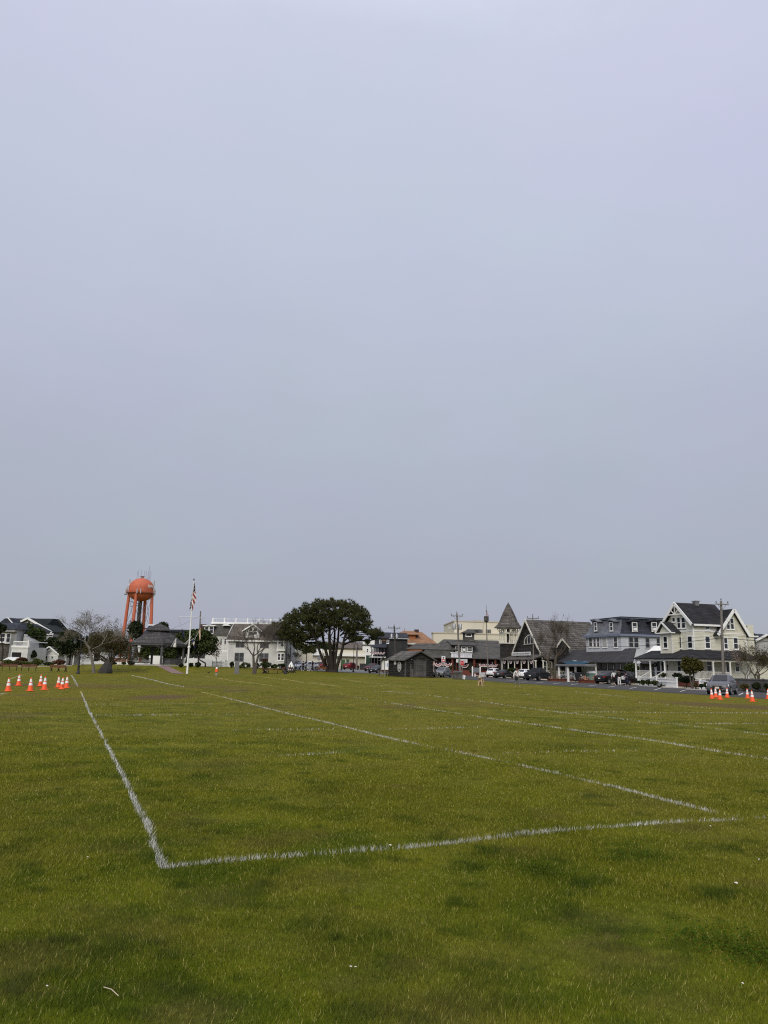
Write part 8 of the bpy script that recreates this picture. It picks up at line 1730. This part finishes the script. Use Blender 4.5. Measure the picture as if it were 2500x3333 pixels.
def bicycle(label, loc, yaw, frame='off_white', tyre='white_trim'):
    b = thing('bicycle', label, 'bicycle', loc, yaw, 'bicycles stopped on the path')
    for x in (-.52, .52):
        w_ = part(b, 'wheel', tyre, lambda m: m.tube([(x+.32*math.cos(a), 0, .34+.32*math.sin(a)) for a in np.linspace(0, 2*math.pi, 21)], .035, 6)); part(w_, 'spokes', 'light_grey', lambda m: [m.tube([(x, 0, .34), (x+.31*math.cos(a), 0, .34+.31*math.sin(a))], .012, 3) for a in np.arange(0, 6.2, .52)])
    part(b, 'frame', frame, lambda m: (m.tube([(-.52, 0, .34), (-.12, 0, .30), (.38, 0, .78)], .022, 6), m.tube([(-.12, 0, .30), (-.24, 0, .82)], .02, 6), m.tube([(-.22, 0, .74), (.38, 0, .80)], .02, 6), m.tube([(-.52, 0, .34), (-.22, 0, .74)], .015, 5), m.tube([(.52, 0, .34), (.36, 0, .92)], .02, 6))); part(b, 'saddle', 'black', lambda m: m.hexa([(-.36, -.07, .84), (-.1, -.02, .86), (-.1, .02, .86), (-.36, .07, .84), (-.36, -.07, .90), (-.1, -.02, .89), (-.1, .02, .89), (-.36, .07, .90)])); part(b, 'handlebar', 'black_metal', lambda m: m.tube([(.26, -.28, 1.0), (.37, -.1, .98), (.37, .1, .98), (.26, .28, 1.0)], .016, 5))
    return b
bicycle('white bicycle with pale tyres, left of the pair under the pine', on(995, 139), R(4)); bicycle('dark framed bicycle held by the person in a cap under the pine', on(1013, 141), R(-8), 'black_metal', 'tyre')

# ================================================================ people and dog
wp = gnd(1684.5, 2236.5); wm = person('woman in white top and grey jeans looking down, dark bag at her hip', wp, R(-6), 'shirt_white', 'jeans_grey', 'shoe_tan', 'hair_red', .16, .11, ((.31, .0, 1.16), (.08, -.22, 1.06)), ((-.30, .0, 1.15), (-.34, -.10, .90)), (-.035, -.10, -.02), 1.84, long_top=.10, bend=.03, wide=1.06)
bg_ = thing('handbag', 'dark cross body bag at the hip of the woman', 'bag', wp+Vector((-.14, -.24, .92)), R(-6)); part(bg_, 'pouch', 'cloth_black', lambda m: m.hexa([(-.16, -.06, -.22), (.14, -.06, -.22), (.14, .05, -.22), (-.16, .05, -.22), (-.13, -.05, .12), (.12, -.05, .12), (.12, .04, .12), (-.13, .04, .12)]), bevel=.02); part(bg_, 'strap', 'cloth_black', lambda m: m.tube([(-.10, -.02, .12), (.05, .02, .40), (.28, .12, .72)], .018, 5))
person('person in white top and black trousers standing behind the black coupe', on(1999.5, 100.5, .03), R(170), 'cloth_white', 'cloth_black', 'shoe_white', 'hair_black', .06, .07, h=1.80, wide=1.1); person('person with long hair, dark jacket and white trousers at open tailgate', on(2016.5, 96.8, .03), R(176), 'cloth_black', 'cloth_white', 'shoe_white', 'hair_brown', .34, .05, ((.25, -.06, 1.15), (.12, -.28, 1.10)), ((-.25, -.06, 1.15), (-.12, -.28, 1.10)), h=1.74)
person('person in dark clothes and white shoes leaning into the tailgate', on(2041, 97.0, .03), R(-60), 'cloth_navy', 'cloth_navy', 'shoe_white', 'hair_black', .10, .10, ((.26, -.14, 1.12), (.16, -.36, 1.10)), ((-.26, -.14, 1.12), (-.16, -.36, 1.10)), (0, -.08, -.02), h=1.66, bend=.10)
bx = thing('carton', 'white carton carried at the open tailgate', 'box', at(2029, 2206, 97.2), R(40)); part(bx, 'box', 'cloth_white', lambda m: m.box(-.2, .2, -.16, .16, -.22, .20), bevel=.015); part(bx, 'flap', 'cloth_white', lambda m: m.box(-.2, .2, -.162, -.15, .203, .26))
person('cyclist in dark top standing beside the white bicycle', on(985.5, 138.5), R(150), 'cloth_black', 'cloth_navy', 'shoe_white', 'hair_black', .08, .06, h=1.66); person('person in dark cap and jacket beside the dark bicycle', on(1016.5, 140.5), R(-70), 'cloth_black', 'cloth_navy', 'shoe_white', 'hair_black', .05, .07, h=1.74, cap='black')
dp = gnd(1565.5, 2234.5); D = thing('dog', 'shaggy blond dog standing on the grass with front legs apart', 'dog', dp, R(-22))
k = 1.12
dv = [(0, .34, .56), (0, .10, .57), (0, -.16, .58), (0, -.26, .72), (0, -.36, .80), (0, -.50, .735), (0, -.56, .72), (.10, -.20, .44), (.15, -.22, .23), (.17, -.25, .03), (.175, -.30, .02), (-.10, -.20, .44), (-.15, -.22, .23), (-.17, -.25, .03), (-.175, -.30, .02), (.11, .36, .46), (.14, .30, .30), (.16, .42, .17), (.16, .38, .02), (.16, .33, .015), (-.11, .36, .46), (-.14, .30, .30), (-.16, .42, .17), (-.16, .38, .02), (-.16, .33, .015), (0, .46, .60), (.03, .58, .52), (.05, .62, .42)]
de = [(0, 1), (1, 2), (2, 3), (3, 4), (4, 5), (5, 6), (2, 7), (7, 8), (8, 9), (9, 10), (2, 11), (11, 12), (12, 13), (13, 14), (0, 15), (15, 16), (16, 17), (17, 18), (18, 19), (0, 20), (20, 21), (21, 22), (22, 23), (23, 24), (0, 25), (25, 26), (26, 27)]
dr = [(.13, .13), (.135, .14), (.16, .17), (.105, .11), (.115, .115), (.07, .062), (.045, .04), (.075, .08), (.055, .055), (.048, .045), (.045, .03), (.075, .08), (.055, .055), (.048, .045), (.045, .03), (.09, .10), (.062, .065), (.045, .045), (.045, .04), (.042, .03), (.09, .10), (.062, .065), (.045, .045), (.045, .04), (.042, .03), (.05, .05), (.045, .045), (.03, .03)]
skin('body', [tuple(c*k for c in v) for v in dv], de, [(a*k, b*k) for a, b in dr], 'dog_fur', D, 1, 1)
for s in (1, -1): skin('ear', [(s*.085*k, -.35*k, .86*k), (s*.125*k, -.37*k, .79*k), (s*.125*k, -.38*k, .70*k)], [(0, 1), (1, 2)], [(.035, .03), (.045, .035), (.03, .022)], 'dog_fur', D)
part(D, 'nose', 'black', lambda m: m.lathe([(.005, -.03), (.034, -.01), (.034, .015), (.005, .03)], 8, (0, -.60*k, .735*k))); part(D, 'eyes', 'black', lambda m: [m.lathe([(.002, -.014), (.016, 0), (.002, .014)], 6, (s*.045*k, -.475*k, .80*k)) for s in (1, -1)]); part(D, 'harness', 'dog_dark', lambda m: (m.tube([(.185*k*math.cos(a), (-.13+.02*math.sin(a))*k, (.57+.185*math.sin(a))*k) for a in np.linspace(0, 2*math.pi, 17)], .022, 5), m.tube([(.10*k, -.33*k, .63*k), (0, -.37*k, .60*k), (-.10*k, -.33*k, .63*k)], .022, 5)))

# ================================================================ trees
def pine():
    Y_ = 138; b = on(1081, Y_); t_ = thing('pine_tree', 'huge spreading dark pine with many fanned trunks on the green', 'tree', b); rng = np.random.default_rng(21); S = Y_/F
    P = lambda px, py, dy=0: at(px, py, Y_)*((Y_+dy)/Y_)+Vector((0, 0, CAM_H*(1-(Y_+dy)/Y_)))-b
    st = [([(1068,2190),(1062,2172),(1050.5,2147),(1037,2110),(1026,2074),(1008,2040)], 0.34, -1.2), ([(1073,2189),(1072,2161),(1065,2134.6),(1055,2098),(1050,2065),(1044,2020)], 0.37, .8), ([(1080,2190),(1079,2160),(1074.6,2113),(1072,2074),(1074,2030)], 0.42, -.3), ([(1086,2190),(1088,2161),(1094,2125),(1101,2074),(1104,2030)], 0.34, .6), ([(1093,2189),(1098,2165),(1108,2137),(1115.6,2108),(1120,2080),(1132,2040)], 0.34, -.8),
          ([(1078,2185),(1083,2140),(1088,2100),(1090,2050)], .36, 1.6), ([(1060,2172),(1059,2158),(1058,2142)], .34, -1.0)]
    m = MB()
    for pts, r_, dy in st: n = len(pts); m.tube([P(*p, dy*i/(n-1)*2) for i, p in enumerate(pts)], [r_*(1-.55*i/(n-1)) for i in range(n)], 9)
    m.tube([P(1080, 2192), P(1080, 2180)], [1.25, .95], 12); m.build('trunk', 'bark_dark', t_, smooth=True)
    m = MB()
    for pts, r_ in (([(1038,2093),(1015,2092),(995,2091),(961,2074),(925,2060),(900,2052)], .2), ([(1120,2098),(1140,2089),(1161,2086),(1210,2084),(1240,2075)], .2), ([(1050,2070),(1010,2055),(965,2035),(930,2020)], .16), ([(1118,2089),(1150,2060),(1180,2040)], .16), ([(1040,2100),(1005,2105),(985,2110)], .12), ([(1072,2080),(1085,2055),(1110,2045)], .12), ([(1094,2100),(1070,2070),(1058,2050)], .1), ([(1108,2070),(1140,2030),(1165,2000)], .14), ([(1026,2074),(990,2020),(975,2000)], .14), ([(1074,2040),(1060,2000),(1050,1980)], .14), ([(1104,2040),(1120,2000),(1140,1985)], .14), ([(1090,2060),(1090,2010),(1085,1980)], .12), ([(1115,2100),(1090,2075),(1060,2078),(1030,2090)], .09)):
        n = len(pts); dd = rng.uniform(-4, 4); m.tube([P(*p, dd*i/(n-1)) for i, p in enumerate(pts)], [r_*(1-.7*i/(n-1)) for i in range(n)], 6)
    pads = [(1000,2076,28,9),(938,2078,24,8),(1030,2068,24,9),(1150,2082,20,7),(1215,2076,16,6),(975,2084,20,8),(884,2045,10,5),(880,2052,10,5),(898,2036,14,6),(1045,1972,38,11),(1085,1969,40,11),(1130,1974,36,12),(1165,1988,28,13),(1010,1986,34,13),(975,2003,32,13),(942,2010,22,9),(1188,2008,16,11),(1000,2016,46,14),(1060,1998,50,17),(1115,2000,48,17),(1160,2016,34,16),(950,2030,38,12),(917,2040,26,10),(893,2046,12,6),(905,2060,36,9),(960,2058,34,10),(1010,2044,38,13),(1090,2030,44,15),(1140,2042,36,15),(1182,2044,28,13),(1212,2060,32,9),(1236,2066,14,6),(985,2106,30,10),(1000,2121,14,7),(1020,2121,11,7),(1170,2080,20,6),(1195,2091,12,6),(1140,2064,24,8),(962,2095,20,7),(1045,2050,26,9),(1065,2025,34,12),(888,2062,16,7),(1200,2030,14,8),(1030,2015,30,12),(925,2072,18,7)]
    T_ = []
    for px, py, rx, rz in pads:
        n = int(rx*rz*.22)+8; dep = min(7.0, 2.5+rx*S*1.6)*math.sqrt(max(.15, 1-((px-1075)/190)**2)); cy = rng.uniform(-1.5, 1.5)
        for _ in range(n):
            d = rng.normal(size=3); d /= np.linalg.norm(d); d[2] = d[2]*1.25+.15; q = rng.uniform(.25, 1.15)**.8
            T_.append(tuple(P(px, py)+Vector((d[0]*q*rx*S, cy+d[1]*q*dep, d[2]*q*rz*S))))
        c0 = P(px, py); a = Vector(P(1080, 2070)).lerp(c0, .45); m.tube([a, a.lerp(c0, .5)+Vector((0, 0, .2)), c0], [.10, .07, .03], 4)
        for _ in range(4): q = T_[-1-int(rng.integers(0, n))]; m.tube([c0, q], [.04, .02], 3)
    m.build('branches', 'bark_dark', t_); tuft_cloud('needles', T_, 26, .52, .042, 'needles', t_, rng, .7)
pine()
bare_tree('budding_tree', 'pale budding tree spreading above the left lamp post', 308, 102, 1984, [(-1.0, .1, .36, .20)], 'bark_pale', 4, 6, .24, .48, .06, 'leaf_bud', 3200, .050, kids=(2, 4), wide=1.4, span=(196, 396, 2090), lj=.2)
bare_tree('bare_tree', 'leafless grey tree in front of the white house', 827, 112, 1998, [(-.25, 0, .30, .20), (.45, .15, .31, .18)], 'bark_grey', 12, 6, .25, .46, .13, None, kids=(2, 4), wide=1.25, span=(738, 900, 2150))
bare_tree('bare_tree', 'tall leafless twin stemmed tree before the museum roof', 1803, 127, 1990, [(-1.0, 0, .30, .24), (.5, .2, .36, .26)], 'bark_brown', 31, 7, .23, .34, .20, 'leaf_brown', 1500, .05, kids=(2, 3), wide=.8, span=(1752, 1858, 2150))
bare_tree('bare_tree', 'spreading reddish twiggy tree at right edge before the fence', 2468, 84, 2092, [(-.3, 0, .28, .11), (.3, .1, .30, .10), (0, -.1, .26, .09)], 'bark_brown', 8, 5, .30, .42, .16, 'leaf_brown', 3600, .06, wide=1.2, span=(2405, 2545, 2190))
bare_tree('bare_tree', 'small twiggy pale budded tree right of the cream house porch', 2428, 86, 2100, [(0, 0, .30, .06), (.3, 0, .28, .05)], 'bark_grey', 9, 5, .26, .42, .16, 'leaf_pink', 900, .05, wide=1.0)
bare_tree('bare_shrub', 'thin bare shrub behind the white sculpture', 957, 142, 2104, [(0, 0, .25, .06), (.5, 0, .25, .05), (-.5, 0, .25, .05)], 'bark_grey', 10, 5, .26, .4, .22, cat='shrub')
bare_tree('round_tree', 'broad twiggy brownish olive tree behind the boulder', 352, 108, 2020, [(-.55, 0, .20, .20), (.1, .3, .22, .22), (.6, -.1, .20, .19), (.25, -.35, .18, .15)], 'bark_brown', 41, 6, .27, .60, .05, 'leaf_olive', 16000, .075, kids=(2, 3), wide=1.9, shrink=.76, span=(288, 420, 2140), lj=.30, zmin=.24)
leafy('pine_shrub', 'dark evergreen thicket behind the left lamp post', 225, 126, 168, 300, 2048, 2150, 'leaf_dark', 42, 5000, .22, blobs=16, shell=.4); leafy('leafy_tree', 'dense green tree hiding the grey gabled house', 98, 136, 52, 150, 2027, 2112, 'leaf_green', 43, 5200, .22, blobs=16, r=.18)
leafy('low_tree', 'low green bush below the white roof deck', 98, 132, 78, 122, 2115, 2146, 'leaf_dark', 44, 1300, .17, cat='shrub'); leafy('evergreen_tree', 'dark flat topped evergreen left of the gazebo roof', 443, 142, 412, 473, 2014, 2092, 'leaf_dark', 45, 2600, .22, blobs=16, shell=.3, lumpy=1.35); leafy('evergreen_tree', 'olive green trees filling the view behind the gazebo posts', 520, 146, 438, 606, 2086, 2160, 'leaf_green', 46, 6500, .24, blobs=20, shell=.35)
leafy('evergreen_tree', 'dense dark green evergreen right of the flagpole', 668, 128, 560, 714, 2046, 2146, 'leaf_green', 47, 9500, .20, blobs=24, r=.13, shell=.45); leafy('evergreen_tree', 'black topped evergreen tips showing right behind gazebo peak', 532, 150, 515, 552, 2022, 2050, 'leaf_dark', 48, 500, .24, blobs=7, shell=.6)
leafy('blossom_tree', 'thin pale blossoming shrub tree at the white house side', 706, 131, 684, 728, 2080, 2150, 'leaf_pink', 49, 420, .12, blobs=8, shell=.3, r=.05); leafy('evergreen_tree', 'dark evergreen tip at the left photo edge', 4, 130, -30, 22, 2026, 2066, 'leaf_dark', 50, 900, .22, r=.12)
leafy('maple_tree', 'small round bronze green tree before the cream house porch', 2254, 84.5, 2209, 2289, 2133, 2204, 'leaf_bronze', 51, 5200, .10, 'bark_grey', 18, r=.09, stems=2, lumpy=.9); leafy('laurel_shrub', 'big glossy green shrub beside the open tailgate', 2054, 104, 2022, 2082, 2156, 2204, 'leaf_green', 52, 2600, .15, trunk=False, cat='shrub')
leafy('distant_tree', 'dark evergreen row far behind the mesh fence', 150, 150, 120, 215, 2072, 2140, 'leaf_dark', 53, 2600, .3, blobs=12); leafy('distant_tree', 'dark trees behind the budding tree and round tree', 300, 150, 250, 420, 2050, 2150, 'leaf_dark', 54, 4500, .3, blobs=18, shell=.4)
leafy('distant_tree', 'dull green tree glimpsed behind the pine trunks', 1060, 195, 1000, 1090, 2085, 2130, 'leaf_green', 55, 1500, .32, blobs=10)
SH = 'clipped and loose shrubs along the left street'
for k, (px, Y, x0, x1, t0, b0, mt, lb) in enumerate(((20, 122, -5, 42, 2146, 2168, 'leaf_bright', 'bright green shrub at far left behind the end bench'), (55, 123, 36, 78, 2150, 2168, 'leaf_olive', 'olive shrub behind the second bench from left'), (88, 122, 70, 106, 2152, 2168, 'leaf_bright', 'low yellow green shrub between the left benches'), (120, 123, 98, 146, 2141, 2168, 'leaf_bright', 'tallest bright green mound below the white cottage'), (155, 122, 140, 178, 2154, 2168, 'leaf_green', 'low green shrub in front of the cottage windows'), (192, 124, 168, 214, 2145, 2167, 'leaf_red', 'dark purplish shrub next to the mesh fence'), (72, 126, 52, 92, 2138, 2160, 'leaf_red', 'reddish bare shrub below the roof deck'),
        (4, 118, -10, 12, 2152, 2180, 'leaf_pink', 'pale pink flowering bush at the left edge'))):
    leafy('shrub', lb, px, Y, x0, x1, t0, b0, mt, 60+k, 1300, .10, trunk=False, cat='shrub', group=SH, lumpy=1.1)
for k, (px, Y, x0, x1, t0, b0, mt, lb, ct) in enumerate(((424, 121, 413, 436, 2150, 2168, 'leaf_dark', 'dark round bush at gazebo left corner', 'shrub'), (590, 120, 581, 599, 2159, 2172, 'leaf_dark', 'small dark bush at gazebo right corner', 'shrub'), (622, 121, 611, 630, 2156, 2173, 'leaf_dark', 'dark clipped ball right behind the flagpole', 'shrub'), (643, 121, 632, 655, 2154, 2173, 'leaf_dark', 'dark clipped ball between flagpole and evergreen', 'shrub'), (370, 126, 362, 381, 2155, 2166, 'leaf_dark', 'small dark shrub right of the boulder', 'shrub'), (402, 126, 394, 411, 2154, 2165, 'leaf_green', 'small shrub left of gazebo corner bush', 'shrub'), (755, 131, 747, 763, 2152, 2174, 'leaf_dark', 'dark slim shrub at the end of picket fence', 'shrub'),
        (798, 133, 779, 818, 2154, 2177, 'leaf_green', 'rounded green shrub under lower left window', 'shrub'), (783, 131, 776, 790, 2165, 2175, 'leaf_bright', 'tiny bright green bush by the stone slab', 'shrub'), (866, 133, 846, 886, 2152, 2177, 'leaf_green', 'large rounded green shrub under lower right windows', 'shrub'), (836, 134, 818, 850, 2158, 2176, 'leaf_dark', 'dark shrub behind the bare tree trunk', 'shrub'), (893, 134, 880, 908, 2160, 2177, 'leaf_green', 'low green shrub left of the white porch', 'shrub'), (917, 134, 902, 932, 2158, 2177, 'leaf_dark', 'dark shrub before the white porch', 'shrub'), (858, 136, 848, 874, 2144, 2156, 'leaf_red', 'reddish shrub against the white house wall', 'shrub'),
        (1465, 144, 1458, 1473, 2166, 2183, 'leaf_bronze', 'bronze round bush behind the silver crossover', 'shrub'), (1536, 148, 1527, 1545, 2180, 2192, 'leaf_green', 'low green shrub left under the grey sign', 'shrub'), (1556, 148, 1545, 1566, 2181, 2192, 'leaf_olive', 'olive shrub right under the grey sign', 'shrub'), (1670, 133, 1640, 1700, 2174, 2188, 'leaf_green', 'long green hedge before the museum porch', 'hedge'),
        (2093, 95.4, 2084, 2103, 2211.5, 2230, 'leaf_green', 'left clipped ball of three before white fence', 'shrub'), (2109, 94.2, 2099, 2120, 2211.5, 2230, 'leaf_green', 'middle clipped ball of three before white fence', 'shrub'), (2130, 92.4, 2119, 2142, 2213, 2231, 'leaf_green', 'right clipped ball of three before white fence', 'shrub'), (2080, 96.6, 2074, 2086, 2216, 2225, 'leaf_dark', 'small dark bush at the fence left end', 'shrub'), (2084, 101, 2067, 2101, 2187.5, 2204, 'leaf_olive', 'rounded mound of shrub left of porch steps', 'shrub'), (2164, 95, 2145, 2182, 2189.5, 2206, 'leaf_green', 'rounded mound of shrub right of porch steps', 'shrub'), (2230, 88, 2203, 2262, 2196, 2226, 'leaf_dark', 'dark hedge under the bronze tree', 'hedge'), (2204, 91, 2188, 2222, 2189, 2206, 'leaf_dark', 'dark spiky shrub before the porch railing', 'shrub'),
        (2264, 80.5, 2257, 2271, 2222, 2237, 'leaf_olive', 'small olive bush right of bronze tree', 'shrub'), (2282, 80, 2276, 2290, 2226, 2238, 'leaf_dark', 'tiny dark bush left of the grey crossover', 'shrub'), (2298, 78.5, 2287, 2308, 2220.5, 2238, 'leaf_green', 'green bush beside the grey crossover mirror', 'shrub'), (2420, 78, 2405, 2438, 2225, 2244, 'leaf_olive', 'low olive shrub along the grey board fence', 'shrub'), (2458, 76, 2446, 2478, 2219, 2246, 'leaf_dark', 'dark shrub at foot of the twiggy tree', 'shrub'), (2495, 74, 2486, 2512, 2222, 2248, 'leaf_dark', 'dark shrub at right edge by board fence', 'shrub'))):
    leafy('shrub' if ct == 'shrub' else 'hedge', lb, px, Y, x0, x1, t0, b0, mt, 90+k, 1000 if x1-x0 < 40 else 2000, .085, trunk=False, cat=ct, shell=.7, lumpy=.9)
y_ = thing('yucca', 'spiky dark yucca plant before the white fence', 'plant', on(2151, 90.5)); rng = np.random.default_rng(9); tuft_cloud('leaves', [(rng.uniform(-.15, .15), rng.uniform(-.15, .15), .08) for _ in range(8)], 14, .62, .035, 'leaf_dark', y_, rng, .5); part(y_, 'stem', 'bark_brown', lambda m: m.tube([(0, 0, -.05), (0, 0, .2)], .07, 6))
# edging stones before the beds
for a, b, n in (((2083, 95.5), (2190, 88.2), 30), ((2238, 80.5), (2330, 76.8), 26)):
    p, q = on(*a), on(*b)
    for k in range(n):
        s = rng.uniform(.09, .17); c = p.lerp(q, (k+rng.uniform(-.2, .2))/n); bm = bmesh.new(); bmesh.ops.create_icosphere(bm, subdivisions=2, radius=1)
        for v in bm.verts: v.co = Vector((v.co.x*s*1.25, v.co.y*s, max(-.3, v.co.z)*s*.7))*(1+.2*(rng.random()-.5))
        me = bpy.data.meshes.new('edging_stone'); bm.to_mesh(me); bm.free(); me.materials.append(MATS['stone_edge']); o = bpy.data.objects.new('edging_stone', me); C.objects.link(o); o.location = (c.x, c.y, gz(c.x, c.y)+.05); o.rotation_euler = (0, 0, rng.uniform(0, 3))
        left = a[0] < 2200
        tag(o, 'pale rounded edging stone in the row before the %s' % ('white fence shrubs' if left else 'short white fence bushes'), 'stone', 'edging stones before the white fence' if left else 'edging stones by the crossover')
# litter on the near grass
for k, (px, py, s, lb) in enumerate(((2396, 2890, .016, 'small white shell above the dark grass tuft on right'), (2419, 3226, .009, 'tiny white petal near the bottom right corner'), (1141, 3171, .010, 'pale shell fragment, left of a pair, bottom centre'), (1155, 3172, .009, 'pale shell fragment, right of a pair, bottom centre'), (2471, 2812, .012, 'white scrap at right edge below the painted corner'), (2313, 2700, .012, 'white scrap under the right painted corner'), (1269, 2764, .013, 'white pebble lying on the near painted line'), (2242, 2331, .03, 'white scrap on the far grass by the cones'), (151, 3236, .008, 'dull shell bit in the bottom left grass'), (283, 2806, .012, 'pale dry leaf left of the painted corner'))):
    p = gnd(px, py); o = bmesh.new(); bmesh.ops.create_icosphere(o, subdivisions=2, radius=s*.8)
    for v in o.verts: v.co = Vector((v.co.x*1.2, v.co.y*.8, abs(v.co.z)*.5))*(1+.35*math.sin(v.co.x*220+k))
    me = bpy.data.meshes.new('shell_litter'); o.to_mesh(me); o.free(); me.materials.append(MATS['shell_white']); q = bpy.data.objects.new('shell_litter', me); C.objects.link(q); q.location = (p.x, p.y, .038); q.rotation_euler = (.3, .2, k); tag(q, lb, 'litter')
p, q = gnd(335, 3245), gnd(384, 3267); o = p.copy(); mb = MB(); mb.tube([Vector((0, 0, .045)), (q-p)*.5+Vector((0, 0, .05)), (q-p)+Vector((0, 0, .035))], .0022, 5); tag(mb.build('dry_twig', 'twig_dead', loc=o), 'thin pale dry twig lying on the bottom left grass', 'twig')
